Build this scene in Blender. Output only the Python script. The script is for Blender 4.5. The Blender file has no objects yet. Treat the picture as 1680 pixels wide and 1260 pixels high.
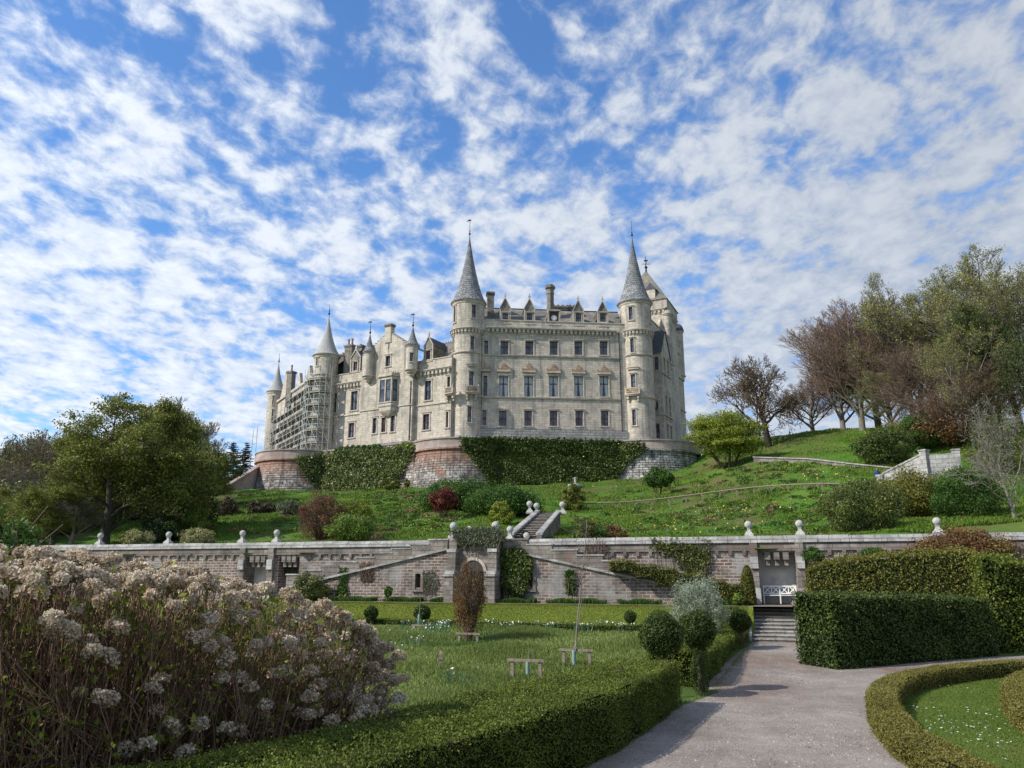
import bpy, math, random
import numpy as np
from mathutils import Vector
R = math.radians
scene = bpy.context.scene
# ------------------------------------------------------------------ camera
FPX, TH, EYE = 1262.0, R(13.9), 3.0
cam_d = bpy.data.cameras.new('camera'); cam = bpy.data.objects.new('camera', cam_d)
scene.collection.objects.link(cam); scene.camera = cam
cam.location = (0, 0, EYE); cam.rotation_euler = (R(90) + TH, 0, 0)
cam_d.sensor_width = 36; cam_d.lens = 36 * FPX / 1680; cam_d.clip_start = .1; cam_d.clip_end = 5000
# ------------------------------------------------------------------ world and sun
SUN_TO = Vector((-.90, -.36, .76)).normalized()
SUN_EL = math.asin(SUN_TO.z)
scene.view_settings.view_transform = 'Standard'; scene.view_settings.look = 'None'
scene.view_settings.exposure = 0.1; scene.view_settings.gamma = 1
W = bpy.data.worlds.new('World'); scene.world = W; W.use_nodes = True
nt = W.node_tree; nt.nodes.clear()
def N(tree, typ, **kw):
    n = tree.nodes.new(typ)
    for k, v in kw.items():
        if k in n.inputs: n.inputs[k].default_value = v
        else: setattr(n, k, v)
    return n
SKX, SKY = 3.1, 1.7
def build_world():
    L = nt.links.new
    out = N(nt, 'ShaderNodeOutputWorld')
    sky = N(nt, 'ShaderNodeTexSky'); sky.sky_type = 'NISHITA'; sky.sun_disc = False
    sky.sun_elevation = SUN_EL; sky.sun_rotation = math.atan2(SUN_TO.x, SUN_TO.y)
    sky.air_density = 1.0; sky.dust_density = .3; sky.ozone_density = 2.5
    gm = N(nt, 'ShaderNodeMixRGB', blend_type='MULTIPLY'); gm.inputs[0].default_value = 1; gm.inputs[2].default_value = (.78, 1.10, 1.42, 1)
    L(sky.outputs[0], gm.inputs[1])
    b1 = N(nt, 'ShaderNodeBackground'); b1.inputs[1].default_value = .145; L(gm.outputs[0], b1.inputs[0])
    tc = N(nt, 'ShaderNodeTexCoord'); sp = N(nt, 'ShaderNodeSeparateXYZ'); L(tc.outputs['Generated'], sp.inputs[0])
    def M(op, a, b=None, c=None, clamp=False):
        m = N(nt, 'ShaderNodeMath', operation=op); m.use_clamp = clamp
        for i, x in enumerate((a, b, c)):
            if x is None: continue
            if isinstance(x, (int, float)): m.inputs[i].default_value = x
            else: L(x, m.inputs[i])
        return m.outputs[0]
    zc = M('ADD', M('MAXIMUM', sp.outputs[2], 0.0), .19)
    cx = M('DIVIDE', sp.outputs[0], zc); cy = M('DIVIDE', sp.outputs[1], zc)
    cb = N(nt, 'ShaderNodeCombineXYZ'); L(cx, cb.inputs[0]); L(cy, cb.inputs[1])
    def noise(scale, detail, rough, loc, dist=0.0, rot=0.0, sc=(1, 1, 1)):
        mp = N(nt, 'ShaderNodeMapping'); L(cb.outputs[0], mp.inputs[0])
        mp.inputs['Location'].default_value = loc; mp.inputs['Rotation'].default_value = (0, 0, rot); mp.inputs['Scale'].default_value = sc
        n = N(nt, 'ShaderNodeTexNoise'); n.inputs['Scale'].default_value = scale; n.inputs['Detail'].default_value = detail
        n.inputs['Roughness'].default_value = rough; n.inputs['Distortion'].default_value = dist
        L(mp.outputs[0], n.inputs['Vector']); return n.outputs[0]
    big = noise(1.15, 2, .5, (SKX, SKY, 0), .3, R(25))
    mid = noise(8.6, 3, .5, (7.3, 2.2, 0), .35, R(-35), (1, .72, 1))
    fine = noise(19.0, 8, .62, (1.3, 5.2, 0), .25, R(-25), (1, .8, 1))
    el = N(nt, 'ShaderNodeMapRange'); L(sp.outputs[2], el.inputs[0]); el.interpolation_type = 'SMOOTHSTEP'
    el.inputs[1].default_value = .30; el.inputs[2].default_value = .62; el.inputs[3].default_value = .17; el.inputs[4].default_value = .0
    rgt = N(nt, 'ShaderNodeMapRange'); L(sp.outputs[0], rgt.inputs[0]); rgt.interpolation_type = 'SMOOTHSTEP'
    rgt.inputs[1].default_value = .0; rgt.inputs[2].default_value = .45; rgt.inputs[3].default_value = .0; rgt.inputs[4].default_value = .07
    d = M('ADD', M('MULTIPLY', big, .34), M('MULTIPLY', mid, 1.05))
    d = M('ADD', d, M('MULTIPLY', fine, .78))
    d = M('ADD', M('ADD', d, el.outputs[0]), rgt.outputs[0])
    mr = N(nt, 'ShaderNodeMapRange'); mr.interpolation_type = 'SMOOTHSTEP'; L(d, mr.inputs[0])
    mr.inputs[1].default_value = .94; mr.inputs[2].default_value = 1.31
    mask = M('MULTIPLY', mr.outputs[0], .92)
    shade = N(nt, 'ShaderNodeMapRange'); L(M('ADD', M('MULTIPLY', mid, .55), M('MULTIPLY', fine, .7)), shade.inputs[0])
    shade.inputs[1].default_value = .46; shade.inputs[2].default_value = .76
    cr = N(nt, 'ShaderNodeMixRGB'); L(shade.outputs[0], cr.inputs[0])
    cr.inputs[1].default_value = (.50, .585, .73, 1); cr.inputs[2].default_value = (.84, .89, .96, 1)
    side = N(nt, 'ShaderNodeMapRange'); L(sp.outputs[0], side.inputs[0])
    side.inputs[1].default_value = -.5; side.inputs[2].default_value = .5; side.inputs[3].default_value = 1.10; side.inputs[4].default_value = .70
    b2 = N(nt, 'ShaderNodeBackground'); L(cr.outputs[0], b2.inputs[0]); L(side.outputs[0], b2.inputs[1])
    mx = N(nt, 'ShaderNodeMixShader'); L(mask, mx.inputs[0]); L(b1.outputs[0], mx.inputs[1]); L(b2.outputs[0], mx.inputs[2])
    L(mx.outputs[0], out.inputs[0])
build_world()
sd = bpy.data.lights.new('sun', 'SUN'); sd.energy = 4.6; sd.angle = R(.5); sd.color = (1, .94, .84)
sun = bpy.data.objects.new('sun', sd); scene.collection.objects.link(sun)
sun.rotation_euler = (-SUN_TO).to_track_quat('-Z', 'Y').to_euler(); sun.location = (-40, -10, 60)

# ------------------------------------------------------------------ photo geometry helpers
CT, ST = math.cos(TH), math.sin(TH)
def ray(u, v):
    a, b = (u - 840) / FPX, (630 - v) / FPX
    return (a, CT - b * ST, ST + b * CT)
def at(u, v, Y):
    d = ray(u, v); k = Y / d[1]; return Vector((d[0] * k, Y, EYE + d[2] * k))
def onz(u, v, z):
    d = ray(u, v); k = (z - EYE) / d[2]; return Vector((d[0] * k, d[1] * k, z))
def ppm(Y, z=10):       # photo pixels per metre at a depth
    return FPX / (Y * CT + (z - EYE) * ST)

class Frame:
    """vertical plane: s runs along it, z up, d outwards (towards the viewer)"""
    def __init__(s_, ox, oy, ang):
        s_.o = (ox, oy); s_.e = (math.cos(ang), math.sin(ang)); s_.n = (math.sin(ang), -math.cos(ang)); s_.cyl = False
    def p(f, s, z, d=0.0):
        return (f.o[0] + f.e[0]*s + f.n[0]*d, f.o[1] + f.e[1]*s + f.n[1]*d, z)
    def hit(f, u, v, d=0.0):
        r = ray(u, v); ox, oy = f.o[0] + f.n[0]*d, f.o[1] + f.n[1]*d
        k = (ox*f.n[0] + oy*f.n[1]) / (r[0]*f.n[0] + r[1]*f.n[1])
        x, y = r[0]*k, r[1]*k
        return ((x-ox)*f.e[0] + (y-oy)*f.e[1], EYE + r[2]*k)
    def s_at(f, u, v=700, d=0.0): return f.hit(u, v, d)[0]
class Cyl:
    """vertical cylinder: s is arc length from the side that faces the viewer"""
    def __init__(s_, cx, cy, rad, rot=0.0): s_.o = (cx, cy); s_.R = rad; s_.rot = rot; s_.cyl = True
    def p(f, s, z, d=0.0):
        t = s / f.R + f.rot
        return (f.o[0] + (f.R+d)*math.sin(t), f.o[1] - (f.R+d)*math.cos(t), z)
    def hit(f, u, v, d=0.0):
        r = ray(u, v); a = r[0]**2 + r[1]**2; b = -2*(r[0]*f.o[0] + r[1]*f.o[1]); c = f.o[0]**2 + f.o[1]**2 - (f.R+d)**2
        D = max(b*b - 4*a*c, 0); k = (-b - math.sqrt(D)) / (2*a)
        x, y = r[0]*k - f.o[0], r[1]*k - f.o[1]
        return ((math.atan2(x, -y) - f.rot) * f.R, EYE + r[2]*k)

# ------------------------------------------------------------------ mesh building
class MB:
    def __init__(s): s.v = []; s.f = []; s.m = []; s.uv = []
    def quad(s, pts, m=0, uv=None):
        i = len(s.v); s.v += [tuple(p) for p in pts]; s.f.append(tuple(range(i, i+len(pts)))); s.m.append(m)
        if uv is None: uv = [(0, 0)] * len(pts)
        s.uv.append(uv)
    def box(s, fr, s0, s1, z0, z1, d0, d1, m=0, ds=None, ztop1=None, zbot1=None):
        """box in a frame; on a cylinder it is cut along s; ztop1/zbot1: height at the s1 end (sloping box)"""
        n = 1
        if fr.cyl: n = max(1, int(math.ceil(abs(s1-s0) / (ds or fr.R*.22))))
        if ztop1 is None: ztop1 = z1
        if zbot1 is None: zbot1 = z0
        for i in range(n):
            ta, tb = i/n, (i+1)/n
            a, b = s0 + (s1-s0)*ta, s0 + (s1-s0)*tb
            za1, zb1 = z1 + (ztop1-z1)*ta, z1 + (ztop1-z1)*tb
            za0, zb0 = z0 + (zbot1-z0)*ta, z0 + (zbot1-z0)*tb
            P = fr.p
            s.quad([P(a,za0,d1),P(b,zb0,d1),P(b,zb1,d1),P(a,za1,d1)], m, [(a,za0),(b,zb0),(b,zb1),(a,za1)])
            s.quad([P(b,zb0,d0),P(a,za0,d0),P(a,za1,d0),P(b,zb1,d0)], m, [(b,zb0),(a,za0),(a,za1),(b,zb1)])
            s.quad([P(a,za1,d1),P(b,zb1,d1),P(b,zb1,d0),P(a,za1,d0)], m, [(a,d1),(b,d1),(b,d0),(a,d0)])
            s.quad([P(a,za0,d0),P(b,zb0,d0),P(b,zb0,d1),P(a,za0,d1)], m, [(a,d0),(b,d0),(b,d1),(a,d1)])
            if i == 0: s.quad([P(a,za0,d0),P(a,za0,d1),P(a,za1,d1),P(a,za1,d0)], m, [(d0,za0),(d1,za0),(d1,za1),(d0,za1)])
            if i == n-1: s.quad([P(b,zb0,d1),P(b,zb0,d0),P(b,zb1,d0),P(b,zb1,d1)], m, [(d1,zb0),(d0,zb0),(d0,zb1),(d1,zb1)])
    def prism(s, fr, outline, d0, d1, m=0):
        """outline (s,z) points counter-clockwise seen from outside, extruded from d0 to d1"""
        s.quad([fr.p(a,z,d1) for a, z in outline], m, list(outline))
        s.quad([fr.p(a,z,d0) for a, z in reversed(outline)], m, list(reversed(outline)))
        k = len(outline)
        for i in range(k):
            (a0,z0),(a1,z1) = outline[i], outline[(i+1) % k]
            s.quad([fr.p(a0,z0,d1),fr.p(a0,z0,d0),fr.p(a1,z1,d0),fr.p(a1,z1,d1)], m, [(d1,z0),(d0,z0),(d0,z1),(d1,z1)] if abs(z1-z0) > abs(a1-a0) else [(a0,d1),(a0,d0),(a1,d0),(a1,d1)])
    def wall(s, fr, s0, s1, z0, z1, openings=(), m=0, reveal=.3, mr=None, ds=None):
        S = {s0, s1}; Z = {z0, z1}
        for o in openings: S |= {o[0], o[1]}; Z |= {o[2], o[3]}
        if fr.cyl:
            n = int(math.ceil((s1-s0) / (ds or fr.R*.2)))
            S |= {s0 + (s1-s0)*i/n for i in range(n+1)}
        S = sorted(x for x in S if s0-1e-6 <= x <= s1+1e-6); Z = sorted(x for x in Z if z0-1e-6 <= x <= z1+1e-6)
        for i in range(len(S)-1):
            if S[i+1]-S[i] < 1e-5: continue
            for j in range(len(Z)-1):
                cs, cz = (S[i]+S[i+1])/2, (Z[j]+Z[j+1])/2
                if any(o[0] < cs < o[1] and o[2] < cz < o[3] for o in openings): continue
                a, b, c, d = S[i], S[i+1], Z[j], Z[j+1]
                s.quad([fr.p(a,c),fr.p(b,c),fr.p(b,d),fr.p(a,d)], m, [(a,c),(b,c),(b,d),(a,d)])
        for o in openings:
            a, b, c, d = o[:4]; r = -reveal; q = m if mr is None else mr
            s.quad([fr.p(a,c),fr.p(a,d),fr.p(a,d,r),fr.p(a,c,r)], q, [(0,c),(0,d),(r,d),(r,c)])
            s.quad([fr.p(b,d),fr.p(b,c),fr.p(b,c,r),fr.p(b,d,r)], q, [(0,d),(0,c),(r,c),(r,d)])
            s.quad([fr.p(a,d),fr.p(b,d),fr.p(b,d,r),fr.p(a,d,r)], q, [(a,0),(b,0),(b,r),(a,r)])
            s.quad([fr.p(b,c),fr.p(a,c),fr.p(a,c,r),fr.p(b,c,r)], q, [(b,0),(a,0),(a,r),(b,r)])
    def lathe(s, cx, cy, prof, n=24, m=0, a0=0.0, a1=2*math.pi, ur=None):
        ur = ur or max(r for r, z in prof); L = [0]
        for i in range(1, len(prof)): L.append(L[-1] + math.dist(prof[i], prof[i-1]))
        for i in range(len(prof)-1):
            (r0,z0),(r1,z1) = prof[i], prof[i+1]
            for k in range(n):
                t0, t1 = a0+(a1-a0)*k/n, a0+(a1-a0)*(k+1)/n
                q = [(cx+r0*math.sin(t0),cy-r0*math.cos(t0),z0),(cx+r0*math.sin(t1),cy-r0*math.cos(t1),z0),
                     (cx+r1*math.sin(t1),cy-r1*math.cos(t1),z1),(cx+r1*math.sin(t0),cy-r1*math.cos(t0),z1)]
                uv = [(t0*ur,L[i]),(t1*ur,L[i]),(t1*ur,L[i+1]),(t0*ur,L[i+1])]
                if r1 < 1e-4: q = q[:3]; uv = uv[:3]
                elif r0 < 1e-4: q = q[1:]; uv = uv[1:]
                s.quad(q, m, uv)
    def tube(s, p0, p1, r0, r1=None, n=6, m=0):
        r1 = r0 if r1 is None else r1
        a, b = Vector(p0), Vector(p1); d = (b-a)
        if d.length < 1e-6: return
        L = d.length; d.normalize(); x = d.orthogonal().normalized(); y = d.cross(x)
        ra = [a + (x*math.cos(2*math.pi*k/n) + y*math.sin(2*math.pi*k/n))*r0 for k in range(n)]
        rb = [b + (x*math.cos(2*math.pi*k/n) + y*math.sin(2*math.pi*k/n))*r1 for k in range(n)]
        for k in range(n):
            j = (k+1) % n; s.quad([ra[k],ra[j],rb[j],rb[k]], m, [(k/n,0),((k+1)/n,0),((k+1)/n,L),(k/n,L)])
        s.quad(rb, m); s.quad(ra[::-1], m)
    def xbox(s, x0, x1, y0, y1, z0, z1, m=0):
        s.box(Frame(0, 0, 0), x0, x1, z0, z1, -y1, -y0, m)
    def build(s, name, mats, parent=None, origin=None, smooth=False):
        """origin: world point of the thing the coordinates are made relative to"""
        if parent is not None and origin is None: origin = parent.get('_o', (0, 0, 0))
        if parent is None and origin is None: origin = (0, 0, 0)
        me = bpy.data.meshes.new(name); o = origin
        me.from_pydata([(p[0]-o[0], p[1]-o[1], p[2]-o[2]) for p in s.v], [], s.f)
        if not isinstance(mats, (list, tuple)): mats = [mats]
        for mm in mats: me.materials.append(mm)
        me.polygons.foreach_set('material_index', s.m)
        uvl = me.uv_layers.new(name='UVMap'); uvl.data.foreach_set('uv', [c for f in s.uv for q in f for c in q])
        if smooth: me.polygons.foreach_set('use_smooth', [True]*len(s.f))
        me.update()
        ob = bpy.data.objects.new(name, me); scene.collection.objects.link(ob)
        if parent is not None: ob.parent = parent; ob['_o'] = tuple(origin)
        else: ob.location = origin; ob['_o'] = tuple(origin)
        return ob
def empty(name, loc):
    o = bpy.data.objects.new(name, None); scene.collection.objects.link(o)
    o.location = loc; o['_o'] = tuple(loc); o.empty_display_size = .5; return o
def tag(o, label=None, cat=None, group=None, kind=None):
    if label: o['label'] = label
    if cat: o['category'] = cat
    if group: o['group'] = group
    if kind: o['kind'] = kind
    return o
def copy_tree(o, parent=None):
    c = o.copy(); scene.collection.objects.link(c)
    if parent is not None: c.parent = parent
    for ch in list(o.children): copy_tree(ch, c)
    return c
def np_mesh(name, verts, fsize, mat, tint=None, parent=None, loc=(0, 0, 0), smooth=False, mats=None, midx=None, faces=None):
    """verts (n,3); polygons of fsize consecutive vertices (or index array faces (m,fsize))"""
    verts = np.asarray(verts, np.float32)
    me = bpy.data.meshes.new(name); me.vertices.add(len(verts)); me.vertices.foreach_set('co', verts.ravel())
    idx = np.arange(len(verts), dtype=np.int32) if faces is None else np.asarray(faces, np.int32).ravel()
    nf = len(idx) // fsize
    me.loops.add(len(idx)); me.loops.foreach_set('vertex_index', idx)
    me.polygons.add(nf); me.polygons.foreach_set('loop_start', np.arange(0, nf*fsize, fsize, dtype=np.int32))
    if smooth: me.polygons.foreach_set('use_smooth', np.ones(nf, bool))
    for mm in (mats or [mat]): me.materials.append(mm)
    if midx is not None: me.polygons.foreach_set('material_index', np.asarray(midx, np.int32))
    if tint is not None:
        a = me.attributes.new('tint', 'FLOAT', 'FACE'); a.data.foreach_set('value', np.asarray(tint, np.float32))
    me.update(calc_edges=True)
    ob = bpy.data.objects.new(name, me); scene.collection.objects.link(ob)
    if parent is not None: ob.parent = parent
    ob.location = loc
    return ob

# ------------------------------------------------------------------ materials
def mat_new(name):
    m = bpy.data.materials.new(name); m.use_nodes = True; t = m.node_tree; t.nodes.clear()
    out = N(t, 'ShaderNodeOutputMaterial'); b = N(t, 'ShaderNodeBsdfPrincipled'); t.links.new(b.outputs[0], out.inputs[0])
    return m, t, b, out
def ramp(t, fac, stops, interp='LINEAR'):
    r = N(t, 'ShaderNodeValToRGB'); r.color_ramp.interpolation = interp
    while len(r.color_ramp.elements) < len(stops): r.color_ramp.elements.new(.5)
    for e, (p, c) in zip(r.color_ramp.elements, stops): e.position = p; e.color = (*c, 1) if len(c) == 3 else c
    t.links.new(fac, r.inputs[0]); return r.outputs[0]
def noise(t, vec, scale, detail=4, rough=.55, dist=0.0, sc=None):
    if sc:
        mp = N(t, 'ShaderNodeMapping'); mp.inputs['Scale'].default_value = sc; t.links.new(vec, mp.inputs[0]); vec = mp.outputs[0]
    n = N(t, 'ShaderNodeTexNoise'); n.inputs['Scale'].default_value = scale; n.inputs['Detail'].default_value = detail
    n.inputs['Roughness'].default_value = rough; n.inputs['Distortion'].default_value = dist
    t.links.new(vec, n.inputs['Vector']); return n.outputs[0]
def mix(t, fac, a, b, mode='MIX'):
    m = N(t, 'ShaderNodeMixRGB', blend_type=mode)
    for i, x in enumerate((fac, a, b)):
        if isinstance(x, (int, float)): m.inputs[i].default_value = x
        elif isinstance(x, tuple): m.inputs[i].default_value = (*x, 1)
        else: t.links.new(x, m.inputs[i])
    return m.outputs[0]
def bump(t, b, h, strength, dist):
    n = N(t, 'ShaderNodeBump'); n.inputs['Strength'].default_value = strength; n.inputs['Distance'].default_value = dist
    t.links.new(h, n.inputs['Height']); t.links.new(n.outputs[0], b.inputs['Normal'])
def plain(name, col, rough=.6, metal=0.0, var=.25, scale=4.0, bstr=0.0, spec=.3):
    m, t, b, o = mat_new(name); tc = N(t, 'ShaderNodeTexCoord')
    n = noise(t, tc.outputs['Object'], scale, 5, .6)
    c = ramp(t, n, [(.3, tuple(x*(1-var) for x in col)), (.7, tuple(min(1, x*(1+var)) for x in col))])
    t.links.new(c, b.inputs['Base Color']); b.inputs['Roughness'].default_value = rough; b.inputs['Metallic'].default_value = metal
    b.inputs['Specular IOR Level'].default_value = spec
    if bstr: bump(t, b, n, bstr, .05)
    return m
def stone(name, c1, c2, mortar, bw, bh, ms=.012, stain=(.2, .19, .17), stain_amt=.35, patch=None, patch_rng=(.55, .62), bstr=.5, bd=.02, squash=1.0, stain_scale=.35, blotch=0.0, drip=0.0, sharp=None, zband=None):
    """coursed stone: brick pattern in metres on the UV map, blotches and weather stains in object space"""
    m, t, b, o = mat_new(name); tc = N(t, 'ShaderNodeTexCoord'); L = t.links.new
    uv = tc.outputs['UV']; ob = tc.outputs['Object']
    wob = N(t, 'ShaderNodeVectorMath', operation='MULTIPLY_ADD')
    nz = N(t, 'ShaderNodeTexNoise'); nz.inputs['Scale'].default_value = 3; L(uv, nz.inputs['Vector'])
    L(nz.outputs[1], wob.inputs[0]); wob.inputs[1].default_value = (bh*.12,)*3; L(uv, wob.inputs[2])
    br = N(t, 'ShaderNodeTexBrick'); br.offset = .5; br.inputs['Scale'].default_value = 1
    br.inputs['Brick Width'].default_value = bw; br.inputs['Row Height'].default_value = bh
    br.inputs['Mortar Size'].default_value = ms; br.inputs['Mortar Smooth'].default_value = .3
    br.inputs['Color1'].default_value = (*c1, 1); br.inputs['Color2'].default_value = (*c2, 1); br.inputs['Mortar'].default_value = (*mortar, 1)
    L(wob.outputs[0], br.inputs['Vector'])
    col = br.outputs[0]
    n1 = noise(t, ob, 2.2, 6, .65); col = mix(t, .5, col, ramp(t, n1, [(.25, (.35,)*3), (.75, (.66,)*3)]), 'OVERLAY')
    if blotch:
        n4 = noise(t, ob, 1.3/bw, 5, .75); col = mix(t, blotch, col, ramp(t, n4, [(.35, (.12,)*3), (.5, (.5,)*3), (.66, (.9,)*3)]), 'OVERLAY')
    n2 = noise(t, ob, stain_scale, 7, .62, .4)
    f = ramp(t, n2, [(.5, (0, 0, 0)), (sharp or .66, (stain_amt,)*3)]); col = mix(t, f, col, stain)
    if patch:
        n3 = noise(t, ob, .55, 5, .6, .3); f3 = ramp(t, n3, [(patch_rng[0], (0, 0, 0)), (patch_rng[1], (.85,)*3)]); col = mix(t, f3, col, patch)
    if zband:
        sz_ = N(t, 'ShaderNodeSeparateXYZ'); L(ob, sz_.inputs[0]); n6 = noise(t, ob, .8, 5, .65)
        ad = N(t, 'ShaderNodeMath', operation='MULTIPLY_ADD'); L(n6, ad.inputs[0]); ad.inputs[1].default_value = 4.0; L(sz_.outputs[2], ad.inputs[2])
        mr = N(t, 'ShaderNodeMapRange'); L(ad.outputs[0], mr.inputs[0]); mr.inputs[1].default_value = zband[0]; mr.inputs[2].default_value = zband[1]; mr.inputs[4].default_value = .8
        col = mix(t, mr.outputs[0], col, mix(t, .55, zband[2], br.outputs[0], 'MULTIPLY'))
    if drip:
        n5 = noise(t, ob, 1.0, 6, .6, 0, (1.5, 1.5, .13)); f5 = ramp(t, n5, [(.52, (0, 0, 0)), (.68, (drip,)*3)]); col = mix(t, f5, col, stain)
    L(col, b.inputs['Base Color']); b.inputs['Roughness'].default_value = .9; b.inputs['Specular IOR Level'].default_value = .15
    hb = mix(t, .35, br.outputs['Fac'], n1); inv = N(t, 'ShaderNodeInvert'); L(hb, inv.inputs[1]); bump(t, b, inv.outputs[0], bstr, bd)
    return m
def leafmat(name, stops, rough=.55, transl=.3, spec=.25, nscale=None):
    m, t, b, o = mat_new(name); L = t.links.new
    a = N(t, 'ShaderNodeAttribute'); a.attribute_name = 'tint'; fac = a.outputs['Fac']
    tc = N(t, 'ShaderNodeTexCoord')
    n = noise(t, tc.outputs['Object'], nscale or .6, 3, .6)
    ad = N(t, 'ShaderNodeMath', operation='MULTIPLY_ADD'); L(n, ad.inputs[0]); ad.inputs[1].default_value = .7; ad.inputs[2].default_value = -.35
    sm = N(t, 'ShaderNodeMath', operation='ADD'); L(ad.outputs[0], sm.inputs[0]); L(fac, sm.inputs[1]); sm.use_clamp = True
    c = ramp(t, sm.outputs[0], stops)
    L(c, b.inputs['Base Color']); b.inputs['Roughness'].default_value = rough; b.inputs['Specular IOR Level'].default_value = spec
    if transl:
        tr = N(t, 'ShaderNodeBsdfTranslucent'); L(c, tr.inputs[0]); mx = N(t, 'ShaderNodeMixShader'); mx.inputs[0].default_value = transl
        L(b.outputs[0], mx.inputs[1]); L(tr.outputs[0], mx.inputs[2]); L(mx.outputs[0], o.inputs[0])
    return m
def grad(lo, mid_, hi): return [(.0, lo), (.5, mid_), (1., hi)]

M = {}
M['ashlar'] = stone('ashlar', (.575, .515, .425), (.46, .41, .34), (.29, .26, .22), .95, .36, .018, (.20, .195, .18), .6, (.50, .42, .32), (.56, .72), bstr=.4, bd=.02, drip=.8, blotch=.22)
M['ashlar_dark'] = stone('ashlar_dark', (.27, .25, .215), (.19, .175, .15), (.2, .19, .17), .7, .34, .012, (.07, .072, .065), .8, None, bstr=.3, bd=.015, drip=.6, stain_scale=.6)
M['trim'] = plain('trim_stone', (.47, .42, .355), .9, 0, .3, 1.5, .2, .1)
M['trim_warm'] = plain('trim_warm', (.36, .25, .17), .9, 0, .35, 3, .3, .1)
M['plinth'] = stone('plinth', (.36, .36, .34), (.28, .28, .265), (.14, .14, .13), .9, .4, .03, (.12, .13, .11), .7, None, bstr=.8, bd=.05, drip=.6)
M['rust'] = stone('rusticated_stone', (.44, .41, .38), (.27, .235, .215), (.06, .05, .045), .95, .40, .035, (.05, .045, .04), .9, (.33, .16, .105), (.60, .68), bstr=1, bd=.12, blotch=.85, drip=.85, stain_scale=.45, zband=(5.0, 7.0, (.60, .34, .25)))
M['rust_pale'] = stone('rusticated_pale', (.46, .45, .43), (.33, .32, .30), (.06, .055, .05), .85, .40, .04, (.05, .05, .045), .95, None, bstr=1, bd=.12, blotch=.8, drip=.9, stain_scale=.4)
M['parapet'] = stone('parapet_stone', (.46, .40, .36), (.38, .33, .30), (.2, .17, .15), 1.4, .45, .012, (.16, .13, .12), .6, (.33, .24, .205), (.45, .62), bstr=.4, bd=.02, drip=.4)
M['gwall'] = stone('garden_wall_stone', (.135, .08, .065), (.26, .20, .165), (.37, .34, .30), .42, .165, .03, (.08, .075, .065), .8, (.34, .33, .31), (.52, .66), bstr=.9, bd=.05, blotch=.35, stain_scale=.5, drip=.35)
M['gwall_top'] = stone('garden_wall_top', (.29, .255, .225), (.19, .165, .145), (.15, .135, .12), .8, .24, .02, (.09, .085, .075), .85, (.20, .14, .115), (.54, .66), bstr=.7, bd=.03, blotch=.4, stain_scale=.6, drip=.5)
M['coping'] = stone('coping_stone', (.50, .49, .47), (.36, .35, .335), (.15, .14, .13), 1.1, .6, .015, (.22, .215, .2), .75, None, bstr=.5, bd=.03, blotch=.35, stain_scale=1.1)
M['pale'] = stone('pale_stone', (.42, .41, .385), (.34, .33, .31), (.2, .19, .18), .9, .35, .02, (.16, .155, .14), .75, None, bstr=.6, bd=.03, blotch=.4, stain_scale=.9, drip=.4)
M['harl'] = plain('panel_render', (.50, .48, .44), .9, 0, .35, .9, .2, .1)
M['slate'] = stone('slate', (.24, .22, .185), (.15, .15, .145), (.05, .05, .05), .35, .22, .012, (.13, .14, .12), .8, (.34, .27, .19), (.5, .7), bstr=.5, bd=.02)
M['slate_dark'] = stone('slate_dark', (.12, .13, .145), (.085, .095, .105), (.04, .04, .045), .35, .22, .012, (.06, .07, .06), .5, None, bstr=.5, bd=.02)
def scale_roof():
    m = stone('scale_slate', (.31, .315, .32), (.18, .19, .20), (.06, .06, .065), .5, .36, .04, (.45, .45, .44), .6, None, bstr=1, bd=.08, stain_scale=1.2)
    return m
M['scale'] = scale_roof()
M['lead'] = stone('lead_sheet', (.40, .395, .375), (.35, .345, .33), (.2, .2, .2), .62, 40.0, .02, (.25, .25, .24), .5, None, bstr=.5, bd=.02)
M['iron'] = plain('dark_iron', (.03, .035, .04), .5, .6, .2)
M['blue_crest'] = plain('blue_cresting', (.05, .10, .22), .5, 0, .2)
M['sash_dark'] = plain('sash_dark', (.05, .045, .045), .4, 0, .2)
M['sash_red'] = plain('sash_red', (.11, .022, .02), .4, 0, .2)
M['curtain'] = plain('curtain', (.42, .46, .5), .8, 0, .2, 8)
M['pot'] = plain('clay_pot', (.33, .13, .08), .8, 0, .3)
M['white'] = plain('white_paint', (.78, .78, .76), .5, 0, .1)
M['wood'] = plain('weathered_wood', (.24, .20, .16), .85, 0, .35, 12, .3, .1)
M['guard'] = plain('green_tree_guard', (.22, .33, .29), .6, 0, .15)
M['galv'] = plain('galvanised_tube', (.50, .52, .48), .45, .5, .25)
M['boards'] = plain('scaffold_boards', (.19, .17, .14), .85, 0, .35, 5)
M['ball'] = plain('weathered_ball', (.42, .41, .385), .95, 0, .4, 9, .3, .1)
M['earth'] = plain('bare_earth', (.11, .075, .055), 1, 0, .4, 6, .5, .05)
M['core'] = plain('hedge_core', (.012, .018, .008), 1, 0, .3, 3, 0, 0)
def glass():
    m, t, b, o = mat_new('window_glass'); tc = N(t, 'ShaderNodeTexCoord')
    n = noise(t, tc.outputs['Object'], 1.1, 3, .6); c = ramp(t, n, [(.35, (.03, .036, .05)), (.5, (.07, .085, .11)), (.68, (.16, .19, .24))])
    t.links.new(c, b.inputs['Base Color']); b.inputs['Roughness'].default_value = .12; b.inputs['Specular IOR Level'].default_value = .6
    n2 = noise(t, tc.outputs['Object'], 1.5, 2, .5); bump(t, b, n2, .15, .05)
    return m
M['glass'] = glass()
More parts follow.
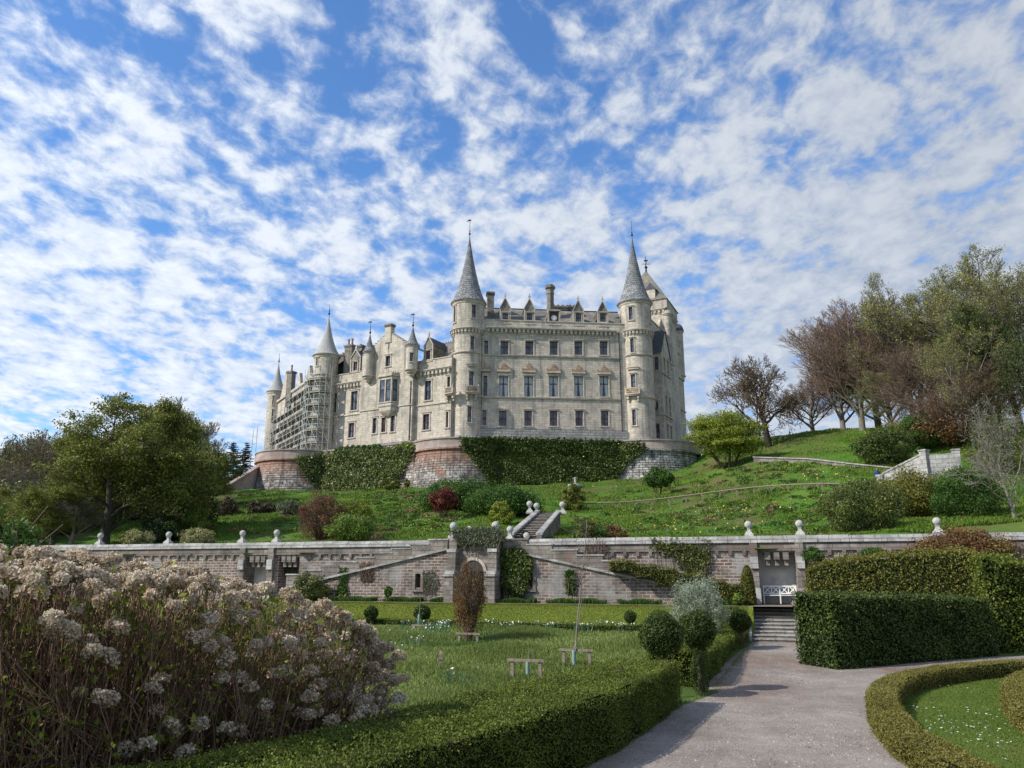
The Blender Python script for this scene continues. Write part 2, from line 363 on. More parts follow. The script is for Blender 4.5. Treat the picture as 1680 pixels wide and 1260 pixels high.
def gravel():
    m, t, b, o = mat_new('gravel'); tc = N(t, 'ShaderNodeTexCoord'); L = t.links.new; ob = tc.outputs['Object']
    v = N(t, 'ShaderNodeTexVoronoi'); v.inputs['Scale'].default_value = 38; L(ob, v.inputs['Vector'])
    sp = ramp(t, v.outputs['Color'], [(.0, (.09, .078, .07)), (.5, (.20, .175, .158)), (1, (.40, .36, .33))])
    n = noise(t, ob, .45, 6, .65, .5); c = mix(t, .5, sp, ramp(t, n, [(.3, (.21, .17, .14)), (.5, (.345, .295, .25)), (.72, (.46, .41, .36))]))
    n2 = noise(t, ob, .22, 5, .6, .8, (1, .45, 1)); c = mix(t, ramp(t, n2, [(.48, (0, 0, 0)), (.62, (.75,)*3)]), c, (.20, .14, .11))
    n3 = noise(t, ob, 1.2, 8, .75); c = mix(t, .6, c, ramp(t, n3, [(.3, (.36,)*3), (.7, (.62,)*3)]), 'OVERLAY')
    L(c, b.inputs['Base Color']); b.inputs['Roughness'].default_value = .95; b.inputs['Specular IOR Level'].default_value = .1
    bump(t, b, v.outputs['Distance'], .5, .02); return m
M['gravel'] = gravel()
def grassmat(name, lo, mid_, hi, sc=1.0, dry=None, dry_rng=(.55, .7)):
    m, t, b, o = mat_new(name); tc = N(t, 'ShaderNodeTexCoord'); L = t.links.new; ob = tc.outputs['Object']
    n = noise(t, ob, .35*sc, 6, .62, .4); c = ramp(t, n, [(.3, lo), (.5, mid_), (.7, hi)])
    n2 = noise(t, ob, 14*sc, 4, .7); c = mix(t, .6, c, ramp(t, n2, [(.3, (.3,)*3), (.7, (.68,)*3)]), 'OVERLAY')
    if dry:
        n3 = noise(t, ob, .16*sc, 6, .65, .6, (1, 1.6, 1)); c = mix(t, ramp(t, n3, [(dry_rng[0], (0, 0, 0)), (dry_rng[1], (.8,)*3)]), c, dry)
    L(c, b.inputs['Base Color']); b.inputs['Roughness'].default_value = .9; b.inputs['Specular IOR Level'].default_value = .1
    bump(t, b, n2, .8, .06); return m
M['lawn'] = grassmat('mown_lawn', (.07, .115, .018), (.09, .145, .025), (.125, .165, .035), .9, (.16, .13, .05), (.6, .8))
M['bank'] = grassmat('bank_grass', (.11, .145, .02), (.14, .18, .025), (.18, .20, .035), 1, (.17, .14, .04), (.58, .78))
M['rough_grass'] = grassmat('hill_grass_ground', (.045, .11, .014), (.075, .16, .02), (.12, .18, .03), .5, (.12, .095, .045), (.47, .6))
M['meadow'] = grassmat('meadow_ground', (.055, .09, .02), (.075, .12, .028), (.10, .15, .04), .8)

# ------------------------------------------------------------------ terrain
WF = Frame(0, 45.28, math.atan(-.3))          # garden wall face: s along, d towards the viewer
WF_ANG = math.atan(-.3)
def sstep(a, b, x): t = np.clip((x-a)/(b-a), 0, 1); return t*t*(3-2*t)
def wall_t(x, y): return (x-WF.o[0])*WF.n[0] + (y-WF.o[1])*WF.n[1]        # distance in front of the wall
def wall_s(x, y): return (x-WF.o[0])*WF.e[0] + (y-WF.o[1])*WF.e[1]
_cp = []
for u, v, Y in [(430,812,112),(560,812,112),(680,802,103),(770,800,102),(900,797,103),(1010,792,103),(1120,775,104),
                (600,850,76),(740,845,74),(880,840,76),(1000,850,72),(1200,850,66),(1380,860,58),(430,855,78),(350,850,80),
                (380,803,106),(1240,756,88),(1330,760,82),(1480,776,72),(1100,810,88),(1250,790,78),(1380,800,68),
                (1250,718,106),(1330,712,102),(1420,706,98),(1560,712,88),(1680,715,80),(1600,790,60),(1680,810,56),(1560,850,50),
                (1300,737,96),(1420,735,88),(200,884,72),(0,880,80),(100,870,95),(280,872,75),(230,850,105),(60,840,130)]:
    p = at(u, v, Y); _cp.append((p.x, p.y, p.z))
for s in (-60, -45, -30, -20, -10, 0, 10, 20, 30, 40):
    q = WF.p(s, 0, -1.0); _cp.append((q[0], q[1], 4.55))
_cp += [(-90,120,7),(-60,160,12),(0,150,19),(40,140,19.5),(80,130,21),(90,60,14),(60,40,7),(-60,70,4.2),(0,120,18),(-30,135,16)]
_cp = np.array(_cp)
def _U(r2): return np.where(r2 > 1e-9, r2*np.log(np.maximum(r2, 1e-9))*.5, 0)
_n = len(_cp); _K = _U(((_cp[:, None, :2]-_cp[None, :, :2])**2).sum(-1)) + np.eye(_n)*25.0
_P = np.c_[np.ones(_n), _cp[:, :2]]; _A = np.zeros((_n+3, _n+3)); _A[:_n, :_n] = _K; _A[:_n, _n:] = _P; _A[_n:, :_n] = _P.T
_w = np.linalg.solve(_A, np.r_[_cp[:, 2], 0, 0, 0])
def hill_z(x, y):
    x = np.asarray(x, float); y = np.asarray(y, float); sh = x.shape; q = np.stack([x.ravel(), y.ravel()], -1)
    z = np.full(len(q), 6.0); far = np.hypot(q[:, 0], q[:, 1]-80)
    for i in range(0, len(q), 4000):
        c = q[i:i+4000]; cc = c.copy(); cc[:, 0] = np.clip(cc[:, 0], -100, 100); cc[:, 1] = np.clip(cc[:, 1], 20, 170)
        z[i:i+4000] = _U(((cc[:, None]-_cp[None, :, :2])**2).sum(-1)) @ _w[:_n] + _w[_n] + cc @ _w[_n+1:]
    k = sstep(110, 300, far); z = z*(1-k) + 4*k
    return z.reshape(sh)
def hz(x, y): return float(hill_z(np.array([x]), np.array([y]))[0])
def land(u, v, Y0=48, Y1=170):
    """where the sight line through a photo pixel meets the hillside"""
    Y = np.arange(Y0, Y1, .5); d = ray(u, v); k = Y/d[1]; X = d[0]*k; Z = EYE + d[2]*k; G = hill_z(X, Y)
    ok = np.nonzero((G >= Z) & (wall_t(X, Y) < -1))[0]
    i = ok[0] if len(ok) else len(Y)-1
    return Vector((X[i], Y[i], G[i]))
# photo-traced hedge lines on the flat ground (world x, y)
HEDGE_R = [(-4.0,5.6),(-1.3,9.43),(-.28,11.5),(1.15,13.5),(3.85,19.0)]          # edge on the path
HEDGE_L = [(-6.6,5.6),(-3.6,9.1),(-1.9,12.1),(-.75,13.7),(.13,15.8),(2.5,19.7)]
def hedge_x(y): return np.interp(y, [0,5.6,9.43,11.5,13.5,19,37.3,45,60], [-7.5,-4.4,-1.8,-.8,.6,3.3,10.8,12,12])
def garden_z(x, y):
    x = np.asarray(x, float); y = np.asarray(y, float)
    left = sstep(.3, -.5, x - hedge_x(y)) if False else 1 - sstep(-.5, .3, x - hedge_x(y))
    mead = .62*sstep(19, 41, y)*left
    return mead + 1.35*(1-sstep(3.5, 10.5, y))
def gz(x, y): return float(garden_z(np.array([x]), np.array([y]))[0])

def grid_sheet(name, xs, ys, zf, mat, keep=None, **kw):
    X, Y = np.meshgrid(xs, ys); Z = zf(X, Y); nx, ny = len(xs), len(ys)
    V = np.stack([X, Y, Z], -1).reshape(-1, 3)
    i = np.arange((ny-1)*(nx-1)); r, c = i//(nx-1), i % (nx-1); a = r*nx+c
    F = np.stack([a, a+1, a+1+nx, a+nx], -1)
    if keep is not None:
        ce = V[F].mean(1); F = F[keep(ce[:, 0], ce[:, 1])]
    ob = np_mesh(name, V, 4, mat, faces=F, smooth=True); ob['kind'] = 'structure'; return ob
def spaced(*segs):
    out = []
    for a, b, st in segs: out += list(np.arange(a, b, st))
    return np.array(out + [segs[-1][1]])
rs = np.random.RandomState(7)
def bumpy(X, Y, amp=.12):
    return amp*(np.sin(X*.9+1.3*np.sin(Y*.7))*np.cos(Y*1.1+np.sin(X*.5)) + .5*np.sin(X*2.3+Y*1.7)*np.cos(Y*2.9-X))
grid_sheet('garden_ground', spaced((-900,-60,60),(-60,-14,1.5),(-14,24,.3),(24,60,1.5),(60,900,60)), spaced((-300,-10,40),(-10,0,2),(0,46,.3),(46,60,1),(60,1500,80)),
           lambda X, Y: garden_z(X, Y)*(Y < 60), M['meadow'])
grid_sheet('hillside', spaced((-400,-90,12),(-90,80,1.3),(80,400,12)), spaced((15,175,1.3),(175,600,20)),
           lambda X, Y: np.where(wall_t(X, Y) > -.8, 4.3, hill_z(X, Y) + bumpy(X, Y, .16)*np.clip(-wall_t(X, Y)/6, 0, 1)), M['rough_grass'], keep=lambda x, y: wall_t(x, y) < -.35)

# gravel path: one polygon sheet 4 mm up, cut fine enough to follow the rise near the viewer
def poly_sheet(name, poly, zoff, mat, zf=garden_z, step=.5, flat=None):
    import bmesh
    bm = bmesh.new(); vs = [bm.verts.new((x, y, 0)) for x, y in poly]; bm.faces.new(vs)
    x0, x1 = min(p[0] for p in poly), max(p[0] for p in poly); y0, y1 = min(p[1] for p in poly), max(p[1] for p in poly)
    if flat is None:
        for y in np.arange(y0+step, y1, step):
            bmesh.ops.bisect_plane(bm, geom=bm.verts[:]+bm.edges[:]+bm.faces[:], plane_co=(0, y, 0), plane_no=(0, 1, 0))
    bmesh.ops.triangulate(bm, faces=bm.faces[:])
    bm.verts.ensure_lookup_table()
    A = np.array([v.co[:] for v in bm.verts]); Z = (zf(A[:, 0], A[:, 1]) if flat is None else np.full(len(A), flat)) + zoff
    for v, z in zip(bm.verts, Z): v.co.z = z
    bmesh.ops.recalc_face_normals(bm, faces=bm.faces[:])
    me = bpy.data.meshes.new(name); bm.to_mesh(me); bm.free(); me.materials.append(mat)
    if me.polygons[0].normal.z < 0: me.flip_normals()
    ob = bpy.data.objects.new(name, me); scene.collection.objects.link(ob); ob['kind'] = 'structure'; return ob
ring_px = [(1680,1083),(1600,1088),(1520,1098),(1470,1109),(1446,1128),(1447,1152),(1472,1186),(1530,1222),(1610,1264)]
RING = [onz(u, v, .43)[:2] for u, v in ring_px]; RING = [(RING[0][0]+9, RING[0][1]+1.2)] + RING + [(RING[-1][0]+.35, RING[-1][1]-2.2), (RING[-1][0]+.9, RING[-1][1]-6)]
path_poly = [(-6, 2), (-3.6, 5.6), (-1.7, 9.43), (-.3, 11.5), (.9, 13.5), (3.3, 18.9), (3.95, 19.3), (5.5, 21.6), (4.9, 22.9), (10.6, 37.9), (14.2, 37.2), (10.3, 28), (10.5, 26.5), (18, 30.5), (30, 33)] + RING + [(6, 2)]
def path_z(X, Y): return 1.35*(1-sstep(3.5, 10.5, np.asarray(Y, float)))
poly_sheet('gravel_path', path_poly, .006, M['gravel'], zf=path_z)
ring_lawn = [(x, y) for x, y in RING] + [(22, RING[-1][1]), (34, RING[0][1])]
poly_sheet('ring_lawn', ring_lawn, .016, M['lawn'], zf=path_z)

# terrace in front of the wall: bank, lawn strip, path, border; the flight of steps cuts it
def terrace():
    S0, S1 = -60, WF.s_at(1232, 1000, 3) + .1      # left of the steps
    S2, S3 = WF.s_at(1311, 1000, 3) + .05, 45
    def strip(name, a, b, t0, z0, t1, z1, mat, n=60, wob=0.0):
        mb = MB()
        for i in range(n):
            p, q = a+(b-a)*i/n, a+(b-a)*(i+1)/n
            w0, w1 = (wob*math.sin(p*1.7), wob*math.sin(q*1.7))
            mb.quad([WF.p(p, z0, t0+w0), WF.p(q, z0, t0+w1), WF.p(q, z1, t1), WF.p(p, z1, t1)], 0)
        o = mb.build(name, mat); tag(o, kind='structure'); return o
    wide = [(8.12, -.4), (8.1, .50), (7.2, .66), (6.3, .95), (5.3, 1.28), (4.6, 1.45), (3.9, 1.5), (3.1, 1.502)]
    steep = [(4.4, -.1), (4.2, .25), (3.9, .8), (3.6, 1.25), (3.4, 1.46), (3.1, 1.502)]
    for a, b, prof in ((S0, S1-1.5, wide), (S1-1.5, S1, steep), (S2, S3, steep)):
        mb = MB(); n = max(2, int((b-a)/.8))
        for i in range(n):
            p, q = a+(b-a)*i/n, a+(b-a)*(i+1)/n
            for (t0, z0), (t1, z1) in zip(prof, prof[1:]):
                mb.quad([WF.p(p, z0, t0), WF.p(q, z0, t0), WF.p(q, z1, t1), WF.p(p, z1, t1)], 0)
        e = a if a == S2 else b; mb.quad([WF.p(e, -.1, 3.1)] + [WF.p(e, z, t) for t, z in prof], 0)
        tag(mb.build('grass_bank', M['bank'], smooth=True), kind='structure')
    strip('terrace_path', S0, S3, 3.1, 1.505, .55, 1.505, M['gravel'], 90, .03)
    strip('border_soil', S0, S3, .62, 1.52, -.7, 1.52, M['earth'], 90, .06)
terrace()

# ------------------------------------------------------------------ foliage tools
def rnd_unit(rs_, n):
    v = rs_.normal(size=(n, 3)); return v/np.linalg.norm(v, axis=1)[:, None]
def leaves(pts, size, rs_, nrm=None, flat=.5, aspect=.55, jitter=.35):
    """diamond leaves (n*4,3) at pts; nrm pulls their normals outward"""
    n = len(pts); a = rnd_unit(rs_, n)
    if nrm is not None:
        a = a*(1-flat) + nrm*flat; a /= np.linalg.norm(a, axis=1)[:, None] + 1e-9
    b = rnd_unit(rs_, n); x = np.cross(a, b); x /= np.linalg.norm(x, axis=1)[:, None] + 1e-9; y = np.cross(a, x)
    s = (size*(1+jitter*rs_.uniform(-1, 1, n)))[:, None]*.5 if np.ndim(size) == 0 else (size*.5)[:, None]
    V = np.stack([pts - x*s, pts - y*s*aspect + a*s*.15, pts + x*s, pts + y*s*aspect + a*s*.15], 1)
    return V.reshape(-1, 3)
def clump_cloud(rs_, center, radii, n, nclump, csize, shell=.75, bottom=-.6, squash=.75):
    """points and normals gathered into clumps spread over a lumpy ellipsoid"""
    d = rnd_unit(rs_, nclump*3); d = d[d[:, 2] > bottom][:nclump]; nclump = len(d)
    rr = shell + (1-shell)*rs_.uniform(0, 1, nclump)**.6*rs_.choice([1, 1, 1, .4], nclump)
    cc = d*rr[:, None]
    k = rs_.randint(0, nclump, n); o = rnd_unit(rs_, n)*(rs_.uniform(0, 1, n)**.45)[:, None]
    cs = csize*rs_.uniform(.6, 1.35, nclump)
    off = o*cs[k][:, None]; off[:, 2] *= squash
    P = cc[k]*np.array(radii) + off + np.array(center)
    nr = o + .6*d[k]; nr /= np.linalg.norm(nr, axis=1)[:, None]
    tint = np.clip(.5 + .22*rs_.normal(size=nclump)[k] + .14*rs_.normal(size=n), 0, 1)
    return P, nr, tint
def segs_to_mesh(segs, n=4):
    """segs rows: p0(3) p1(3) r0 r1 -> open n-sided prisms"""
    S = np.asarray(segs, float); a, b, r0, r1 = S[:, :3], S[:, 3:6], S[:, 6:7], S[:, 7:8]
    d = b-a; d /= np.linalg.norm(d, axis=1)[:, None] + 1e-9
    ref = np.where(np.abs(d[:, 2:3]) < .9, np.array([[0, 0, 1.]]), np.array([[1., 0, 0]])); x = np.cross(d, ref); x /= np.linalg.norm(x, axis=1)[:, None] + 1e-9; y = np.cross(d, x)
    m = len(S); V = np.zeros((m, 2, n, 3))
    for k in range(n):
        c, s = math.cos(2*math.pi*k/n), math.sin(2*math.pi*k/n); o = x*c + y*s
        V[:, 0, k] = a + o*r0; V[:, 1, k] = b + o*r1
    base = (np.arange(m)*2*n)[:, None]; F = []
    for k in range(n):
        j = (k+1) % n; F.append(np.concatenate([base+k, base+j, base+n+j, base+n+k], 1))
    return V.reshape(-1, 3), np.stack(F, 1).reshape(-1, 4)
def grow(seed, H, trunk_r, bole=.25, levels=5, kids=(5, 4, 4, 3, 3), spread=(.9, .8, .75, .7, .7), lfac=(.62, .55, .5, .45, .45), up=.12, gnarl=.18, twig_r=.018, lean=(0, 0), nseg=5, leader=1.0, droop=0.0):
    """returns (thick segments, twig segments, tip points)"""
    r = random.Random(seed); thick, thin, tips = [], [], []
    def rec(p, d, L, rad, lvl):
        n = nseg if lvl == 0 else max(2, 4-lvl//2); path = [p]; dd = d; q = p
        for i in range(n):
            g = gnarl*(1 if lvl else .35)
            dd = (dd + Vector((r.gauss(0, g), r.gauss(0, g), r.gauss(0, g*.7) + (up if lvl else .05) - droop*(lvl > 1)))).normalized()
            q = q + dd*(L/n); path.append(q)
        rend = max(twig_r*.7, rad*(.45 if lvl else .35))
        for i in range(n):
            ra, rb = rad+(rend-rad)*i/n, rad+(rend-rad)*(i+1)/n
            (thick if lvl <= 1 else thin).append((*path[i], *path[i+1], ra, rb))
        if lvl >= levels-1:
            tips.append(tuple(path[-1])); tips.append(tuple(path[n//2])); return
        kk = kids[lvl]; lo = bole if lvl == 0 else .22
        for c in range(kk):
            t = lo + (1-lo)*(c + r.uniform(.1, .9))/kk; t = min(t, .985); i = min(int(t*n), n-1); f = t*n-i
            o = path[i].lerp(path[i+1], f); ax = (path[i+1]-path[i]).normalized()
            az = c*2.4 + r.uniform(-.5, .5) + lvl; x = ax.orthogonal().normalized(); y = ax.cross(x)
            side = x*math.cos(az) + y*math.sin(az); sp = spread[lvl]*r.uniform(.75, 1.2)
            nd = (ax*math.cos(sp) + side*math.sin(sp)).normalized()
            cl = L*lfac[lvl]*(1.15-.5*(t if lvl == 0 else t*.8))*r.uniform(.8, 1.2)
            cr = max(twig_r, (rad+(rend-rad)*t)*r.uniform(.45, .62)); rec(o, nd, cl, cr, lvl+1)
        # the axis goes on
        rec(path[-1], dd, L*lfac[lvl]*.75*leader, max(twig_r, rend), lvl+1)
    rec(Vector((0, 0, -.4)), Vector((lean[0], lean[1], 1)).normalized(), H, trunk_r, 0)
    return thick, thin, tips
BARK = {}
def bark(name, lo, hi):
    if name not in BARK:
        m, t, b, o = mat_new('bark_'+name); tc = N(t, 'ShaderNodeTexCoord')
        n = noise(t, tc.outputs['Object'], 2.2, 6, .7, 0, (1, 1, .35)); t.links.new(ramp(t, n, [(.3, lo), (.7, hi)]), b.inputs['Base Color'])
        b.inputs['Roughness'].default_value = .95; b.inputs['Specular IOR Level'].default_value = .1; bump(t, b, n, .6, .06); BARK[name] = m
    return BARK[name]
def make_tree(name, seed, bark_m, twig_m, leaf_m=None, leaf_n=0, leaf_size=.2, clump=.5, squash=.6, fit=None, **kw):
    """thing at the origin > trunk, crown (twigs) and foliage; fit=(height, width) scales the grown tree to that size"""
    thick, thin, tips = grow(seed, **kw)
    allp = np.array([s[3:6] for s in thick+thin]); sc = np.ones(3)
    if fit:
        h = allp[:, 2].max(); wx = np.percentile(np.abs(allp[:, 0]), 97)*2; sc = np.array([fit[1]/wx, fit[1]/wx, fit[0]/h])
        c = (sc[0]*sc[2])**.5
    root = empty(name, (0, 0, 0))
    def place(segs, n, nm, mt):
        S = np.array(segs); S[:, :3] *= sc; S[:, 3:6] *= sc; V, F = segs_to_mesh(S, n); return np_mesh(nm, V, 4, mt, faces=F, smooth=n > 4, parent=root)
    place(thick, 7, 'trunk', bark_m); place(thin, 3, 'crown', twig_m)
    if leaf_n:
        r = np.random.RandomState(seed); T = np.array(tips)*sc; k = r.randint(0, len(T), leaf_n); o = rnd_unit(r, leaf_n)*(r.uniform(0, 1, leaf_n)**.5)[:, None]*clump; o[:, 2] *= squash
        tt = np.clip(.5 + .2*r.normal(size=len(T))[k] + .15*r.normal(size=leaf_n), 0, 1)
        nr = o/(np.linalg.norm(o, axis=1)[:, None]+1e-6) + np.array([0, 0, .8])
        nr /= np.linalg.norm(nr, axis=1)[:, None]
        np_mesh('foliage', leaves(T[k]+o, leaf_size, r, nr, .45), 4, leaf_m, tint=tt, parent=root)
    return root
def put(root, loc, rz=0.0, sc=1.0):
    root.location = loc; root.rotation_euler = (0, 0, rz); root.scale = (sc, sc, sc) if np.ndim(sc) == 0 else sc; return root
def make_bush(name, seed, radii, leaf_m, n, leaf_size, nclump=30, csize=None, stem_m=None, trunk_h=0.0, shell=.72, bottom=-.85, squash=.75, flat=.5, twigs=0, twig_m=None, aspect=.55, fill=.45):
    """leafy shrub at the origin (its base) > foliage, stems"""
    r = np.random.RandomState(seed); rx, ry, rz_ = radii; cs = csize or .28*max(rx, rz_)
    root = empty(name, (0, 0, 0)); cz = trunk_h + rz_*(.92 if trunk_h else .8)
    P, nr, tint = clump_cloud(r, (0, 0, cz), (rx-cs*.3, ry-cs*.3, (rz_*(1 if trunk_h else 1.15))-cs*.4), n, nclump, cs, shell, bottom, squash)
    if fill:
        m = int(n*fill); o = rnd_unit(r, m)*(r.uniform(0, 1, m)**.4)[:, None]*.86; Q = o*np.array((rx, ry, rz_*(1 if trunk_h else 1.15)))+np.array([0, 0, cz]); P = np.r_[P, Q]; nr = np.r_[nr, o]; tint = np.r_[tint, np.clip(r.normal(.42, .15, m), 0, 1)]
    keep = P[:, 2] > .02; P, nr, tint = P[keep], nr[keep], tint[keep]
    np_mesh('foliage', leaves(P, leaf_size, r, nr, flat, aspect), 4, leaf_m, tint=tint, parent=root)
    segs = []
    ns = max(4, twigs)
    for i in range(ns):
        d = rnd_unit(r, 1)[0]; d[2] = abs(d[2]); tip = np.array([d[0]*rx*.85, d[1]*ry*.85, cz + d[2]*rz_*.85 - (0 if twigs else rz_*.2)])
        b0 = np.array([d[0]*rx*.12, d[1]*ry*.12, -.1]); mid = b0*.45 + tip*.55 + np.array([0, 0, .12*rz_]) if not twigs else b0*.5 + tip*.5 + np.array([0, 0, .1*rz_])
        rr = .022*max(rx, rz_) if not twigs else .009*max(rx, rz_)
        segs.append((*b0, *mid, rr*1.4, rr)); segs.append((*mid, *tip, rr, rr*.4))
        for j in range(0 if not twigs else 6):
            t = r.uniform(.2, 1); o = mid*(1-t)+tip*t; e = o + rnd_unit(r, 1)[0]*rx*.28 + (tip-b0)*.12; segs.append((*o, *e, rr*.55, rr*.3))
    V, F = segs_to_mesh(segs, 4); np_mesh('stems', V, 4, stem_m or twig_m or bark('shrub', (.05, .035, .025), (.11, .08, .06)), faces=F, parent=root)
    return root

L_ = {}
L_['box'] = leafmat('box_hedge_leaf', [(0, (.09, .065, .03)), (.1, (.055, .08, .012)), (.5, (.125, .165, .022)), (1, (.24, .27, .05))])
L_['boxgold'] = leafmat('golden_box_leaf', grad((.11, .10, .02), (.20, .18, .04), (.30, .26, .08)))
L_['laurel'] = leafmat('laurel_leaf', grad((.022, .04, .009), (.055, .088, .016), (.13, .17, .035)), .5, .15, .25)
L_['beechhedge'] = leafmat('hedge_olive_leaf', grad((.07, .075, .012), (.15, .15, .025), (.24, .215, .05)), .5, .2)
L_['olive'] = leafmat('olive_tree_leaf', grad((.075, .09, .02), (.165, .185, .035), (.31, .31, .07)))
L_['yellowgreen'] = leafmat('yellow_green_leaf', grad((.10, .13, .015), (.22, .27, .03), (.36, .39, .06)))
L_['lime'] = leafmat('lime_leaf', grad((.07, .13, .02), (.14, .22, .03), (.24, .32, .06)))
L_['dark'] = leafmat('dark_evergreen_leaf', grad((.012, .025, .010), (.03, .055, .018), (.07, .11, .03)))
L_['rhodo'] = leafmat('rhododendron_leaf', grad((.04, .06, .012), (.10, .125, .022), (.20, .215, .05)), .45, .2, .4)
L_['green'] = leafmat('fresh_green_leaf', grad((.03, .07, .012), (.06, .13, .02), (.12, .21, .04)))
L_['ivy'] = leafmat('ivy_leaf', grad((.024, .042, .009), (.065, .10, .016), (.16, .195, .04)), .4, .12, .4)
L_['ivylight'] = leafmat('pale_ivy_leaf', grad((.055, .08, .02), (.13, .165, .045), (.25, .28, .09)), .4, .15, .4)
L_['maroon'] = leafmat('maroon_leaf', grad((.07, .035, .022), (.17, .08, .05), (.30, .16, .095)))
L_['red'] = leafmat('red_leaf', grad((.08, .02, .018), (.20, .05, .04), (.32, .12, .08)))
L_['copper'] = leafmat('copper_leaf', grad((.09, .045, .02), (.20, .10, .04), (.27, .22, .07)))
L_['silver'] = leafmat('silver_leaf', grad((.20, .24, .17), (.36, .42, .30), (.55, .60, .46)))
L_['cream'] = leafmat('cream_leaf', grad((.20, .20, .08), (.34, .33, .15), (.5, .47, .25)))
L_['greygreen'] = leafmat('grey_green_leaf', grad((.07, .085, .05), (.15, .17, .10), (.26, .27, .18)))
L_['grass'] = leafmat('grass_blade', grad((.085, .12, .03), (.175, .23, .055), (.34, .39, .14)), .6, .3, .2, .25)
L_['hillgrass'] = leafmat('hill_grass_blade', grad((.05, .12, .012), (.11, .215, .022), (.24, .25, .06)), .6, .3, .2, .12)
L_['daffleaf'] = leafmat('bulb_leaf', grad((.05, .11, .05), (.10, .20, .09), (.19, .30, .15)), .5, .3)
L_['yellow'] = leafmat('yellow_petal', grad((.55, .38, .04), (.72, .52, .10), (.8, .68, .3)), .6, .2)
L_['whitep'] = leafmat('white_petal', grad((.6, .6, .5), (.75, .75, .68), (.85, .85, .8)), .6, .2)
L_['conifer'] = leafmat('conifer_needle', grad((.012, .022, .016), (.028, .048, .034), (.055, .085, .06)), .6, .1)
TW = {'brown': bark('twig_brown', (.10, .075, .055), (.20, .15, .115)), 'red': bark('twig_red', (.15, .105, .08), (.28, .20, .15)),
      'grey': bark('twig_grey', (.10, .09, .07), (.22, .20, .16)), 'dark': bark('twig_dark', (.03, .025, .02), (.07, .055, .045)),
      'pale': bark('twig_pale', (.16, .145, .12), (.30, .27, .22)), 'trunk': bark('trunk', (.06, .055, .045), (.15, .135, .11)),
      'beech': bark('beech_trunk', (.13, .12, .10), (.27, .25, .21))}

